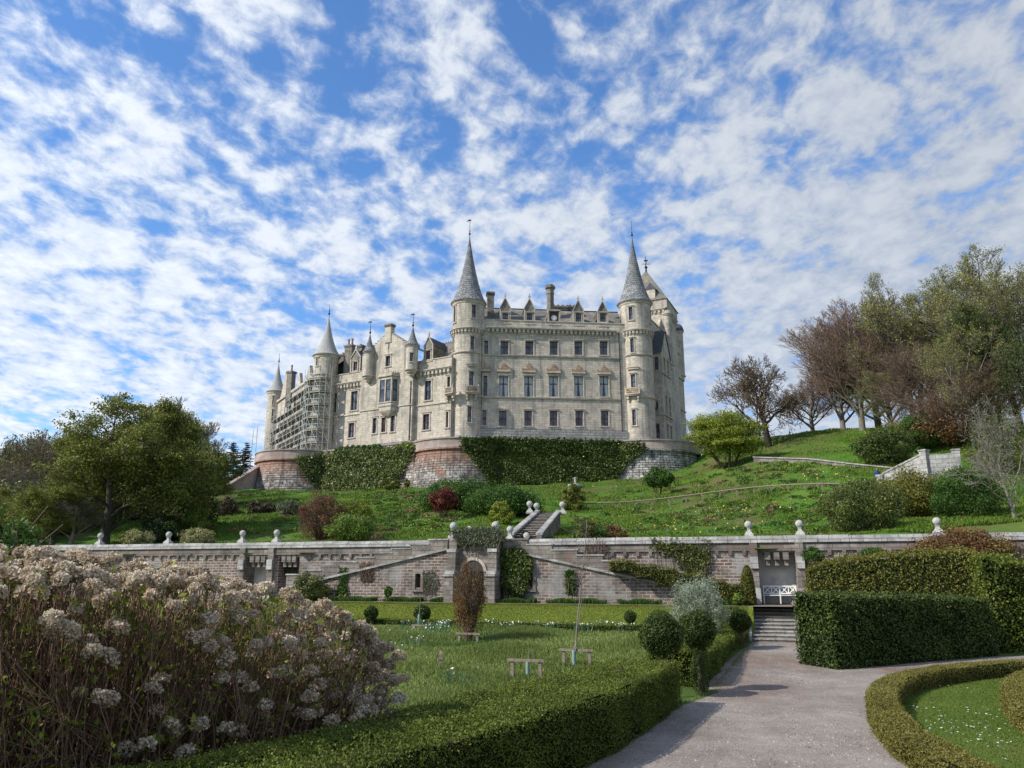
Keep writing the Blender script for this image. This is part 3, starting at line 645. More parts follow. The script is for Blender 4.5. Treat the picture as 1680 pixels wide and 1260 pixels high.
# ------------------------------------------------------------------ clipped hedges
def hedge(name, label, cat, line_top, leaf_m, leaf, dens, group=None, core_in=.09, seed=1, rough=.05, tint_shift=0.0, top_dens=1.0, hide_back=False, patches=None):
    """line_top: list of (xl, yl, xr, yr, z0l, z0r, zl, zr) cross sections: left/right foot and their base and top heights. > core, foliage"""
    r = np.random.RandomState(seed); A = np.array(line_top, float)
    x0, y0 = A[:, [0, 2]].mean(), A[:, [1, 3]].mean(); zb = A[:, 4:6].min(); loc = (x0, y0, zb); root = empty(name, loc)
    # resample
    n = len(A); seg = np.r_[0, np.cumsum(np.hypot(np.diff((A[:, 0]+A[:, 2])/2), np.diff((A[:, 1]+A[:, 3])/2)))]
    k = max(2, int(seg[-1]/.35)); t = np.linspace(0, seg[-1], k); B = np.stack([np.interp(t, seg, A[:, j]) for j in range(8)], 1)
    BL = np.c_[B[:, 0], B[:, 1]]; BR = np.c_[B[:, 2], B[:, 3]]; dirn = BR-BL; dirn /= np.linalg.norm(dirn, axis=1)[:, None]
    ci = core_in
    tan = np.gradient((BL+BR)/2, axis=0); tan /= np.linalg.norm(tan, axis=1)[:, None]; endo = np.zeros((k, 2)); endo[0] = tan[0]*ci; endo[-1] = -tan[-1]*ci
    l, q = BL+dirn*ci+endo, BR-dirn*ci+endo
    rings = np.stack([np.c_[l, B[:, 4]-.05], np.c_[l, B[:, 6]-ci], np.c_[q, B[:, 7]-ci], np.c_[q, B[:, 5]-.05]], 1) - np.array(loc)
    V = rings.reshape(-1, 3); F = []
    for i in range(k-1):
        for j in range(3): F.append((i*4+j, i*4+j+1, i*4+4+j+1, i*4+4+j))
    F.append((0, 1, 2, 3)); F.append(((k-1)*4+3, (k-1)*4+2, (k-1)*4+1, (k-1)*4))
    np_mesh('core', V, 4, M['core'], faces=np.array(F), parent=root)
    pts, nrm = [], []
    def face(P00, P10, P11, P01, out, d):
        a = np.linalg.norm(np.cross(P10-P00, P01-P00)); m = r.poisson(a*d)
        if m < 1: return
        s_, t_ = r.uniform(0, 1, (m, 1)), r.uniform(0, 1, (m, 1))
        P = P00*(1-s_)*(1-t_) + P10*s_*(1-t_) + P11*s_*t_ + P01*(1-s_)*t_
        stray = (r.uniform(0, 1, (m, 1)) < .03)[:, 0]*rough*r.uniform(.5, 3.5, m); w = stray + np.sin(P[:, 0]*3.1+P[:, 2]*4)*np.cos(P[:, 1]*2.7)*rough + np.abs(r.normal(size=m))*rough*.9 - core_in*.35
        pts.append(P + out*w[:, None]); nrm.append(np.repeat(out[None], m, 0))
    for i in range(k-1):
        a3 = lambda p, z: np.array([p[0], p[1], z])
        L0, L1, R0, R1 = BL[i], BL[i+1], BR[i], BR[i+1]
        ol = np.array([-dirn[i][0], -dirn[i][1], 0]); orr = -ol; up = np.array([0, 0, 1.])
        face(a3(L0, B[i, 4]), a3(L1, B[i+1, 4]), a3(L1, B[i+1, 6]), a3(L0, B[i, 6]), ol, dens)
        face(a3(R0, B[i, 5]), a3(R1, B[i+1, 5]), a3(R1, B[i+1, 7]), a3(R0, B[i, 7]), orr, dens)
        face(a3(L0, B[i, 6]), a3(L1, B[i+1, 6]), a3(R1, B[i+1, 7]), a3(R0, B[i, 7]), up, dens*top_dens)
    for i, sg in ((0, -1), (k-1, 1)):
        o2 = tan[i]*sg; a3 = lambda p, z: np.array([p[0], p[1], z])
        face(a3(BL[i], B[i, 4]), a3(BR[i], B[i, 5]), a3(BR[i], B[i, 7]), a3(BL[i], B[i, 6]), np.array([o2[0], o2[1], 0]), dens)
    P = np.concatenate(pts) - np.array(loc); Nn = np.concatenate(nrm)
    tint = np.clip(.5 + tint_shift + .2*r.normal(size=len(P)) + .14*np.sin(P[:, 0]*1.9+P[:, 1]*1.3)*np.cos(P[:, 0]*.7-P[:, 2]*2) - .55*((np.sin(P[:, 0]*2.3+1)*np.sin(P[:, 1]*1.7+2)*np.cos(P[:, 2]*3) > .72) & (r.uniform(0, 1, len(P)) < .5)), 0, 1)
    np_mesh('foliage', leaves(P, leaf, r, Nn, .35), 4, leaf_m, tint=tint, parent=root)
    return tag(root, label, cat, group)
def sec(L, Rr, z0, z1): return [(l[0], l[1], q[0], q[1], z0(l), z0(q), z1, z1) for l, q in zip(L, Rr)]
def ribbon_sections(pts, w, z0, z1):
    A = np.array(pts, float); t = np.gradient(A, axis=0); t /= np.linalg.norm(t, axis=1)[:, None]; n = np.c_[-t[:, 1], t[:, 0]]
    Lf, Rt = A + n*w/2, A - n*w/2
    f0 = z0 if callable(z0) else (lambda x, y: z0)
    zz = z1 if np.ndim(z1) else [z1]*len(A)
    return [(l[0], l[1], q[0], q[1], f0(*l), f0(*q), z+(f0(*l) if callable(z0) else 0), z+(f0(*q) if callable(z0) else 0)) for l, q, z in zip(Lf, Rt, zz)]
def smooth_line(pts, n):
    A = np.array(pts, float)
    for _ in range(3):
        B = np.empty((len(A)*2-2, 2)); B[0::2] = A[:-1]*.75+A[1:]*.25; B[1::2] = A[:-1]*.25+A[1:]*.75; A = np.r_[A[:1], B, A[-1:]]
    s = np.r_[0, np.cumsum(np.hypot(*np.diff(A, axis=0).T))]; t = np.linspace(0, s[-1], n)
    return np.c_[np.interp(t, s, A[:, 0]), np.interp(t, s, A[:, 1])]

# ------------------------------------------------------------------ castle
DECK = 20.7
def p2(u, v, Y): p = at(u, v, Y); return p.x, p.y
_o = p2(795, 620, 110); MF = Frame(_o[0], _o[1], R(5.7))
T1 = Cyl(-6.6, 111, 2.4); T2 = Cyl(19.15, 113.5, 2.4); T3 = Cyl(-30.3, 121, 1.95); T4 = Cyl(-46.2, 147, 1.65)
WG = Frame(-28.7, 120.5, math.atan2(109-120.5, -8.9+28.7)); EF = Frame(-46.2, 147, math.atan2(121-147, -30.3+46.2))
SF = Frame(20.5, 115, math.atan2(21, 10.8))
castle = empty('castle', (0, 112, DECK))
tag(castle, 'great pale stone castle with tall conical spires standing on the walled terrace above the gardens', 'castle')
def op(fr, u0, v0, u1, v1, d=0.0):
    um, vm = (u0+u1)/2, (v0+v1)/2
    s0, s1 = fr.hit(u0, vm, d)[0], fr.hit(u1, vm, d)[0]; z1, z0 = fr.hit(um, v0, d)[1], fr.hit(um, v1, d)[1]
    return (s0, s1, z0, z1)
WM = [M['trim'], M['sash_dark'], M['sash_red'], M['glass']]
def win(fr, o, parent, red=False, rows=2, cols=2, rev=.28, split=True, d=0.0, curtain=False, trim=.16, sill=True, mid=.5, label=None):
    s0, s1, z0, z1 = o; mb = MB(); q = 2 if red else 1
    # stone surround stands proud of the wall
    if trim:
        mb.box(fr, s0-trim, s0, z0, z1, d-.02, d+.07, 0); mb.box(fr, s1, s1+trim, z0, z1, d-.02, d+.07, 0)
        mb.box(fr, s0-trim-.04, s1+trim+.04, z1, z1+trim*1.1, d-.02, d+.10, 0)
        mb.box(fr, s0-trim-.06, s1+trim+.06, z1+trim*1.1, z1+trim*1.1+.09, d-.02, d+.20, 0)
    if sill: mb.box(fr, s0-trim-.06, s1+trim+.06, z0-.16, z0, d-.02, d+.15, 0)
    f = .055; g0, g1 = d-rev+.03, d-rev+.10
    mb.box(fr, s0, s0+f, z0, z1, g0, g1, q); mb.box(fr, s1-f, s1, z0, z1, g0, g1, q)
    mb.box(fr, s0+f, s1-f, z0, z0+f, g0, g1, q); mb.box(fr, s0+f, s1-f, z1-f, z1, g0, g1, q)
    bars = [z0+(z1-z0)*mid] if rows == 2 else [z0+(z1-z0)*k/rows for k in range(1, rows)]
    for zb in bars: mb.box(fr, s0+f, s1-f, zb-.055, zb+.055, g0, g1+.02, q)
    if cols == 2: sm = (s0+s1)/2; mb.box(fr, sm-.04, sm+.04, z0+f, z1-f, g0+.005, g1+.01, q)
    pane = MB(); pane.box(fr, s0, s1, z0, z1, g0-.06, g0-.002, 0)
    if split:
        w = mb.build('window', WM, castle); w.parent = parent
        if label: w['label'] = label
        pane.build('pane', M['glass'], castle).parent = w
        if curtain:
            c = MB(); g = g0+.004; zm = z0+(z1-z0)*.62; sm = (s0+s1)/2
            c.quad([fr.p(s0+f, z0+f, g), fr.p(s0+(sm-s0)*.62, z0+f, g), fr.p(sm-.04, z1-f, g), fr.p(s0+f, z1-f, g)])
            c.quad([fr.p(sm+(s1-sm)*.38, z0+f, g), fr.p(s1-f, z0+f, g), fr.p(s1-f, z1-f, g), fr.p(sm+.04, z1-f, g)])
            c.build('curtain', M['curtain'], castle).parent = w
    else:
        i = len(mb.v); mb.v += pane.v; mb.f += [tuple(x+i for x in f_) for f_ in pane.f]; mb.m += [3]*len(pane.f); mb.uv += pane.uv
        w = mb.build('window', WM, castle); w.parent = parent
        if label: w['label'] = label
    return w
def corbels(mb, fr, s0, s1, z, d=0.0, h=.42, pitch=.55, depth=.34, m=0):
    n = max(1, round((s1-s0)/pitch))
    for k in range(n):
        c = s0+(s1-s0)*(k+.5)/n; w = (s1-s0)/n*.27
        mb.box(fr, c-w, c+w, z-h, z, d, d+depth*.85, m); mb.box(fr, c-w*.8, c+w*.8, z-h-.2, z-h, d, d+depth*.4, m)
    mb.box(fr, s0, s1, z, z+.16, d-.05, d+depth, m); mb.box(fr, s0, s1, z+.16, z+.28, d-.05, d+depth+.12, m)
# --- main block
mw = MF.s_at(1030, 620); Zm = lambda v, u=900: MF.hit(u, v)[1]
cor_z = Zm(541); par_z = Zm(528); str1 = Zm(585.5); str2 = Zm(654); pl_z = Zm(704)
row2 = [(794.5,559,801,581)] + [(c-6.6, 560, c+6.6, 582.5) for c in (827.5,868.5,908.5,949,990.5)]
row1 = [(793,616.5,799.5,650)] + [(c-7.4, 617.3, c+7.4, 651) for c in (826.2,867.3,908.2,949.3,991.2)]
row0 = [(791.3,673,798,698)] + [(c-6.3, 674, c+6.3, 699) for c in (824.7,866.4,908.2,950.3,992.2)]
ops = []; wdefs = []
for i, r_ in enumerate(row2): o = op(MF, *r_); ops.append(o); wdefs.append((o, False, .62, i == 0, False))
for i, r_ in enumerate(row1): o = op(MF, *r_); ops.append(o); wdefs.append((o, False, .64, i == 0, i > 0))
for i, r_ in enumerate(row0): o = op(MF, *r_); ops.append(o); wdefs.append((o, True, .5, i == 0, False))
dorm_c = [829, 869, 909.3, 949.2, 989.4]
mb = MB(); mb.wall(MF, -.6, mw, pl_z, par_z, ops, 0, .4); mb.wall(MF, -.6, mw, DECK-.2, pl_z, [], 1)
mb.box(MF, -.6, mw, DECK-.2, pl_z-.5, .005, .22, 1); mb.box(MF, -.6, mw, pl_z-.5, pl_z-.2, .005, .14, 1)
mb.box(MF, -.6, mw, par_z-.001, par_z+.13, -.5, .09, 2)
mb.quad([MF.p(mw, DECK, -.0), MF.p(mw, DECK, -16), MF.p(mw, par_z, -16), MF.p(mw, par_z, 0)], 0)
mb.build('main_block_wall', [M['ashlar'], M['plinth'], M['trim']], castle)
mb = MB(); corbels(mb, MF, .2, mw-1.6, cor_z-.2, h=.42, pitch=.66, depth=.5)
mb.build('cornice', M['trim'], castle)
for zz in (str1, str2):
    mb = MB(); mb.box(MF, -.2, mw-1.2, zz-.1, zz+.06, .002, .13, 0); mb.box(MF, -.2, mw-1.2, zz+.06, zz+.12, .002, .2, 0)
    mb.build('string_course', M['trim'], castle)
for o, red, mid, nar, cur in wdefs: win(MF, o, castle, red, 2, 1 if nar else 2, .36, True, 0, cur, mid=mid)
# carved heads over the first floor windows
for i, (o, *_) in enumerate(wdefs[6:12]):
    mb = MB(); c = (o[0]+o[1])/2; w = (o[1]-o[0])/2+.38; z = Zm(611); z2 = Zm(597.5)
    mb.box(MF, c-w, c+w, z-.12, z+.12, .002, .30, 0); mb.box(MF, c-w*.93, c+w*.93, z+.12, z+.32, .002, .18, 1)
    ww = w*.62; mb.prism(MF, [(c-ww, z+.32), (c+ww, z+.32), (c+ww*.55, z+.62), (c+ww*.28, z2-.16), (c+.12, z2), (c-.12, z2), (c-ww*.28, z2-.16), (c-ww*.55, z+.62)], .002, .2, 1)
    for sg in (-1, 1): mb.box(MF, c+sg*(w-.1)-.09, c+sg*(w-.1)+.09, z+.12, z+.62, .002, .2, 1)
    mb.build('carved_pediment', [M['trim'], M['trim_warm']], castle)
# roof
rid = Zm(505) + 2.05; re = par_z-.9
mb = MB()
for s0_, s1_ in ((-1, mw+.5),):
    P = MF.p; L = s1_-s0_; h = math.hypot(6.2, rid-re)
    mb.quad([P(s0_, re, -.7), P(s1_, re, -.7), P(s1_, rid, -6.9), P(s0_, rid, -6.9)], 0, [(0, 0), (L, 0), (L, h), (0, h)])
    mb.quad([P(s1_, re, -13.5), P(s0_, re, -13.5), P(s0_, rid, -6.9), P(s1_, rid, -6.9)], 0, [(0, 0), (L, 0), (L, h), (0, h)])
    mb.prism(MF, [(s0_, DECK), (s1_, DECK), (s1_, re), (s0_, re)], -13.6, -13.4, 1)
    mb.quad([P(s1_, re, -.7), P(s1_, re, -13.5), P(s1_, rid, -6.9)], 1); mb.quad([P(s0_, re, -13.5), P(s0_, re, -.7), P(s0_, rid, -6.9)], 1)
    mb.box(MF, s0_, s1_, rid-.05, rid+.1, -7.0, -6.8, 2)
mb.build('roof', [M['slate'], M['ashlar'], M['iron']], castle)
def dormer(fr, c, w, zb, ze, za, back, o, parent, d0=-.15, clock=False, fin=True, red=False):
    mb = MB(); a, b = c-w/2, c+w/2
    mb.wall(fr_off(fr, d0), a, b, zb, ze, [o] if not clock else [o], 0, .22)
    P = fr.p; f = d0
    if not clock:
        mb.quad([P(a, ze, f), P(b, ze, f), P(c+.1, za, f), P(c-.1, za, f)], 0, [(a, ze), (b, ze), (c+.1, za), (c-.1, za)])
        for sg in (-1, 1):
            e = c + sg*w/2
            mb.box(fr, *(sorted((e-.09, e+.09))), zb, ze, f-.05, f+.08, 1)
            # raking cope
            A, B_ = (e+sg*.12, ze-.1), (c, za+.12)
            mb.prism(fr, [A, (A[0], A[1]+.28), (B_[0], B_[1]+.3), B_][::(1 if sg > 0 else -1)] if False else ([(A[0]-.0, A[1]), (A[0], A[1]+.22), (B_[0], B_[1]+.22), (B_[0], B_[1]-.05)] if sg > 0 else [(B_[0], B_[1]-.05), (B_[0], B_[1]+.22), (A[0], A[1]+.22), (A[0], A[1])]), f-.1, f+.14, 1)
            # slate slopes and cheeks running back
            mb.quad([P(e+sg*.1, ze, f-.1), P(e+sg*.1, ze, f-back), P(c, za+.1, f-back), P(c, za+.1, f-.1)][::sg], 2, [(0, 0), (back, 0), (back, 1.6), (0, 1.6)])
            mb.quad([P(e, zb, f), P(e, zb, f-back), P(e, ze, f-back), P(e, ze, f)], 0, [(0, zb), (back, zb), (back, ze), (0, ze)])
        if fin:
            mb.box(fr, c-.1, c+.1, za, za+.45, f-.1, f+.1, 1); mb.box(fr, c-.2, c+.2, za+.45, za+.58, f-.1, f+.1, 1); mb.box(fr, c-.07, c+.07, za+.58, za+.95, f-.07, f+.07, 1)
    else:
        mb.box(fr, a-.1, b+.1, ze, ze+.18, f-.6, f+.2, 1)
        for sg in (-1, 1):
            e = c + sg*w/2
            mb.quad([P(e, zb, f), P(e, zb, f-back), P(e, ze, f-back), P(e, ze, f)], 0, [(0, zb), (back, zb), (back, ze), (0, ze)])
            mb.box(fr, *(sorted((e-.12, e+.06))), zb, ze, f-.05, f+.12, 1)
    mb.box(fr, a-.08, b+.08, zb-.12, zb+.02, f-.1, f+.22, 1)
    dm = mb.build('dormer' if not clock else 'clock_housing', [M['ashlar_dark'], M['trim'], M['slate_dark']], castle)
    return dm
def fr_off(fr, d): 
    g = Frame(fr.p(0, 0, d)[0], fr.p(0, 0, d)[1], 0); g.e = fr.e; g.n = fr.n; return g
for i, u in enumerate(dorm_c):
    c = MF.s_at(u, 520); zb, ze, za = Zm(532), Zm(508), Zm(492.5)
    o = op(MF, u-4.9, 513.5, u+4.9, 528)
    if i == 2:
        o = (c-.62, c+.62, Zm(529.5), Zm(511)); dm = dormer(MF, c, 1.75, zb, Zm(509.5), za, 3.2, o, castle, clock=True)
        bk = MB(); bk.box(MF, o[0], o[1], o[2], o[3], -.5, -.37, 0); bk.build('recess_back', M['sash_dark'], castle).parent = dm
        cf = MB(); zc = (o[2]+o[3])/2; K = 24
        cf.prism(MF, [(c+.42*math.cos(2*math.pi*k/K), zc+.42*math.sin(2*math.pi*k/K)) for k in range(K)], -.36, -.26, 0)
        cf.prism(MF, [(c+.33*math.cos(2*math.pi*k/K), zc+.33*math.sin(2*math.pi*k/K)) for k in range(K)], -.26, -.25, 2)
        cf.prism(MF, [(c+.30*math.cos(2*math.pi*k/K), zc+.30*math.sin(2*math.pi*k/K)) for k in range(K)], -.25, -.24, 0)
        cf.box(MF, c-.02, c+.02, zc-.02, zc+.25, -.24, -.23, 1); cf.prism(MF, [(c-.02, zc-.02), (c+.15, zc-.12), (c+.17, zc-.08), (c+.01, zc+.02)], -.24, -.225, 1)
        for k in range(12):
            t = k*math.pi/6; x, z = c+.255*math.sin(t), zc+.255*math.cos(t); cf.box(MF, x-.012, x+.012, z-.028, z+.028, -.24, -.232, 1)
        cf.build('clock_face', [M['white'], M['iron'], M['trim_warm']], castle).parent = dm
    else:
        dm = dormer(MF, c, 1.5, zb, ze, za, 3.4, o, castle)
        win(fr_off(MF, -.15), o, dm, False, 2, 2, .2, False, trim=.12)
def chimney(x, y, w, dp, z0, z1, parent, pots=2, rot=5.7, potm='pot', poth=.35, cap=.16, mat='ashlar_dark', octo=False):
    fr = Frame(x, y, R(rot)); mb = MB()
    if octo:
        mb.lathe(x, y, [(w/2, z0), (w/2, z1-1.6), (w/2+.08, z1-1.55), (w/2+.05, z1-1.3), (w/2, z1-1.2), (w/2+.04, z1-.75), (w/2+.26, z1-.6), (w/2+.28, z1-.35), (w/2+.12, z1-.25), (w/2+.1, z1-.02), (0, z1)], 8)
        for k in range(8):
            t = math.pi*k/4; xx, yy = x+(w/2+.12)*math.sin(t), y-(w/2+.12)*math.cos(t); mb.xbox(xx-.09, xx+.09, yy-.09, yy+.09, z1-.35, z1-.1)
    else:
        mb.box(fr, -w/2, w/2, z0, z1-.4, -dp/2, dp/2, 0)
        mb.box(fr, -w/2-cap*.6, w/2+cap*.6, z1-.4, z1-.25, -dp/2-cap*.6, dp/2+cap*.6, 1); mb.box(fr, -w/2-cap, w/2+cap, z1-.25, z1, -dp/2-cap, dp/2+cap, 1)
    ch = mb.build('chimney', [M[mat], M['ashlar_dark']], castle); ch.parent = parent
    for k in range(pots):
        px = fr.p((k-(pots-1)/2)*(w/max(pots, 1)), 0, 0); pm = MB()
        pm.lathe(px[0], px[1], [(.17, z1-.02), (.14, z1+poth*.75), (.18, z1+poth*.8), (.18, z1+poth), (.11, z1+poth), (.11, z1+poth-.1)], 10)
        pm.build('chimney_pot', M[potm], castle).parent = ch
    return ch
q = MF.p(MF.s_at(909.5, 490), 0, -4.2); chimney(q[0], q[1], 1.15, 1.15, par_z-.5, at(909, 468, q[1]).z, castle, 0, octo=True)
q = MF.p(MF.s_at(808, 490), 0, -4.5); chimney(q[0], q[1], 1.05, 1.2, par_z-.5, at(808, 481, q[1]).z, castle, 2, potm='ashlar_dark', poth=.25)
for uu, n_ in ((936, 4), (957, 2)):
    q = MF.p(MF.s_at(uu, 490), 0, -9.5); chimney(q[0], q[1], .75*n_, 1.0, re, at(uu, 503.5, q[1]).z, castle, n_)
# --- round towers
def spire(cx, cy, Rr, z0, z1, mat, fin_h, parent, vane=False, n=28, curve=1.28, flare=.0):
    pr = [(Rr*.55, z0-.12), (Rr+.02, z0-.1), (Rr+.04, z0)]
    for k in range(1, 19):
        t = k/18; pr.append((max(.05, Rr*(.80*(1-t)**(curve*.98) + .20*(1-t)**7) * (1-flare*math.sin(math.pi*min(1, t*1.6))*.5)), z0+(z1-z0)*t))
    mb = MB(); mb.lathe(cx, cy, pr, n, ur=Rr); sp = mb.build('spire', M[mat], castle, smooth=True); sp.parent = parent
    f = MB(); f.lathe(cx, cy, [(.06, z1-.3), (.16, z1-.15), (.17, z1), (.07, z1+.12), (.05, z1+.3), (.12, z1+.4), (.04, z1+.5), (.03, z1+fin_h), (0, z1+fin_h+.02)], 8)
    if vane:
        f.xbox(cx-.28, cx+.2, cy-.02, cy+.02, z1+fin_h*.84, z1+fin_h*.93); f.xbox(cx-.45, cx-.28, cy-.02, cy+.02, z1+fin_h*.8, z1+fin_h*.86)
    f.build('finial', M['iron'], castle).parent = parent
def balcony(fr, s, w, z0, z1, parent, dp=.75, mat='trim'):
    mb = MB(); a, b = s-w/2, s+w/2; h = z1-z0
    fl = z0+h*.52
    mb.box(fr, a, b, fl-.16, fl, .01, dp, 0, ds=.5); mb.box(fr, a+.08, b-.08, fl-.34, fl-.16, .01, dp*.82, 0, ds=.5)
    for c in (a+.22, b-.22): mb.box(fr, c-.13, c+.13, fl-.75, fl-.34, .01, dp*.62, 0); mb.box(fr, c-.11, c+.11, fl-1.15, fl-.75, .01, dp*.34, 0)
    mb.box(fr, a, b, z1-.12, z1, dp-.16, dp, 0, ds=.5)
    n = 7
    for k in range(n+1):
        c = a+.08+(w-.16)*k/n; wd = .11 if k in (0, n) else .05; mb.box(fr, c-wd, c+wd, fl, z1-.12, dp-.13, dp-.03, 0 if k in (0, n) else 1)
        if k < n: mb.box(fr, c+.06, c+(w-.16)/n-.06, fl+.25, fl+.42, dp-.11, dp-.05, 1)
    for c in (a+.05, b-.05):
        mb.box(fr, c-.05, c+.05, fl, z1-.001, .01, dp-.16, 0); mb.lathe(*fr.p(c, 0, dp-.08)[:2], [(.05, z1), (.12, z1+.1), (.1, z1+.22), (0, z1+.3)], 8)
    mb.build('balcony', [M['trim'], M['trim_warm']], castle).parent = parent
def tower(fr, zb, eave_z, apex_z, fin, wins, bands, corb, spire_mat, er, vane=False, foot=True, s_rng=None, label=None, balc=(), wall_mat='ashlar', curve=1.28, hood=()):
    full = math.pi*fr.R; mb = MB(); opn = [op(fr, *w[:4]) for w in wins]
    mb.wall(fr, -full, full, zb, eave_z-.2, opn, 0, .25, ds=fr.R*.2)
    cx, cy = fr.o
    if foot: mb.lathe(cx, cy, [(fr.R+.75, zb-.2), (fr.R+.7, zb+.5), (fr.R+.45, zb+.8), (fr.R+.3, zb+1.25), (fr.R+.06, zb+1.7), (fr.R-.1, zb+1.75)], 36, 1)
    tw = mb.build('tower', [M[wall_mat], M['plinth']], castle)
    if label: tw['label'] = label
    tr = MB()
    if len(bands) == 1:
        t1_ = MB(); zz = bands[0]; t1_.lathe(cx, cy, [(fr.R-.02, zz-.1), (fr.R+.1, zz-.08), (fr.R+.2, zz+.04), (fr.R+.2, zz+.1), (fr.R-.02, zz+.14)], 36); t1_.build('string_course', M['trim'], castle).parent = tw; bands = []
    for zz in bands: tr.lathe(cx, cy, [(fr.R-.02, zz-.1), (fr.R+.1, zz-.08), (fr.R+.2, zz+.04), (fr.R+.2, zz+.1), (fr.R-.02, zz+.14)], 36)
    tr.lathe(cx, cy, [(fr.R-.02, eave_z-.55), (fr.R+.08, eave_z-.5), (fr.R+.1, eave_z-.32), (er-.12, eave_z-.22), (er-.06, eave_z-.1), (fr.R-.3, eave_z-.08)], 36)
    if corb: corbels(tr, fr, -full, full, corb, h=.38, pitch=.5, depth=.3)
    for hd in hood:
        o = op(fr, *hd); tr.box(fr, o[0], o[1], o[2], o[3], .0, .22, 0, ds=.4); tr.box(fr, o[0]-.1, o[1]+.1, o[3]-.001, o[3]+.12, .0, .32, 0, ds=.4)
    tb = tr.build('moulding', M['trim'], castle); tb.parent = tw
    spire(cx, cy, er, eave_z, apex_z, spire_mat, fin, tw, vane, curve=curve)
    for w, o in zip(wins, opn): win(fr, o, tw, w[4] if len(w) > 4 else False, 2, 1, .24, False, trim=.13 if o[1]-o[0] > .35 else .06)
    for (u0, v0, u1, v1) in balc: o = op(fr, u0, v0, u1, v1, .5); balcony(fr, (o[0]+o[1])/2, min(2.1, abs(o[1]-o[0])), o[2], o[3], tw)
    return tw
zT = lambda fr, u, v, d=0.0: fr.hit(u, v, d)[1]
def axis_z(fr, v): r = ray(840, v); return EYE + r[2]*(fr.o[1]/r[1])
tower(T1, DECK, zT(T1, 769, 490), axis_z(T1, 383), 2.5,
      [(774,500.5,780.5,521.5), (745,503,747.6,529), (771.8,552,777.8,574), (769.5,610,777,634), (767,667,773.3,693,True), (743,553,745,575)],
      [zT(T1, 768, 577.5), zT(T1, 768, 647.5)], zT(T1, 768, 540), 'scale', 2.72, True, label='tall round tower at the left end of the main block', balc=[(763,633,784.5,652)], hood=[(766,598,781,601)])
tower(T2, DECK, zT(T2, 1042, 491), axis_z(T2, 385), 2.3,
      [(1031.7,503.5,1038,525), (1034.3,555,1040,578.5), (1035.3,614,1042.5,638), (1037.5,672,1043.5,698,True), (1066,512,1067.5,530)],
      [zT(T2, 1045, 582), zT(T2, 1045, 652)], zT(T2, 1043, 543), 'scale', 2.72, label='tall round tower at the right end of the main block', balc=[(1027,636,1049.5,655)], hood=[(1030,603,1047,606)])
tower(T3, DECK, zT(T3, 535, 579.5), axis_z(T3, 514), 1.5, [(519,588,521.5,600)], [zT(T3, 535, 614)], None, 'lead', 2.25, foot=False, label='round tower with pale lead spire beside the scaffolding', curve=1.45)
tower(T4, DECK, zT(T4, 455, 640.5), axis_z(T4, 592), 1.6, [(447,650,449,664), (446,672,448,690), (445,712,447,728)], [], None, 'lead', 1.9, foot=False, label='slender far left round tower with pale lead spire', curve=1.45)

# --- left wing
Wz = lambda v, u: WG.hit(u, v)[1]
wc = Wz(601, 741); wpar = Wz(585, 741); wp = wpar
wg_rect = [(547.5,645,552.5,677,0), (576,642,586.7,673,0), (697,625,707.5,656.5,0), (734,618,738.8,636,0), (544,698,547.6,721,1), (571.8,694,581.3,718,1), (694,679.5,704.5,705,1), (731.8,676,735.6,701.5,1)]
wops = [op(WG, *r_[:4]) for r_ in wg_rect]
mb = MB(); WE = 22.95; mb.wall(WG, -2, WE, DECK, wp, wops); mb.box(WG, -2, WE, DECK-.2, DECK+1.5, .005, .25, 1); mb.box(WG, -2, WE, wp-.001, wp+.13, -.4, .1, 2); mb.quad([WG.p(WE, DECK, 0), WG.p(WE, DECK, -4), WG.p(WE, wp, -4), WG.p(WE, wp, 0)], 0)
mb.build('wing_wall', [M['ashlar'], M['plinth'], M['trim']], castle)
mb = MB(); g0, g1 = WG.s_at(592, 640, .7), WG.s_at(677, 640, .7)
corbels(mb, WG, .8, g0-.1, wc-.3, h=.5, pitch=.72, depth=.42); corbels(mb, WG, g1+.1, 22.9, wc-.3, h=.5, pitch=.72, depth=.42); mb.build('cornice', M['trim'], castle)
for o, r_ in zip(wops, wg_rect):
    win(WG, o, castle, bool(r_[4]), 2, 2 if o[1]-o[0] > .8 else 1, .3, True, trim=.2)
zs = Wz(664, 700); mb = MB(); mb.box(WG, .5, g0, zs-.1, zs+.06, .002, .14, 0); mb.box(WG, g1, 23, zs-.1, zs+.06, .002, .14, 0); mb.build('string_course', M['trim'], castle)
# gabled bay
GB = fr_off(WG, .7); gz0 = lambda u, v: GB.hit(u, v)[1]; ga, gb = GB.s_at(592, 640), GB.s_at(677, 640)
ge = gz0(613, 583); gap = gz0(643, 549); gc = (GB.s_at(613, 580)+GB.s_at(667, 580))/2
mb = MB(); tri = [(611.5,686,618,711,1), (626,685,633,709,1), (641,682,648,708,1), (633,584,640.5,601,0)]
tops = [op(GB, *t[:4]) for t in tri]; ori = op(GB, 620, 625, 648, 664)
mb.wall(GB, ga, gb, DECK, ge, [(o_[0], o_[1], o_[2], min(o_[3], ge)) for o_ in tops]); n = 9; hw = (gb-ga)/2; cg = (ga+gb)/2; top = gap
gw = tops[3]
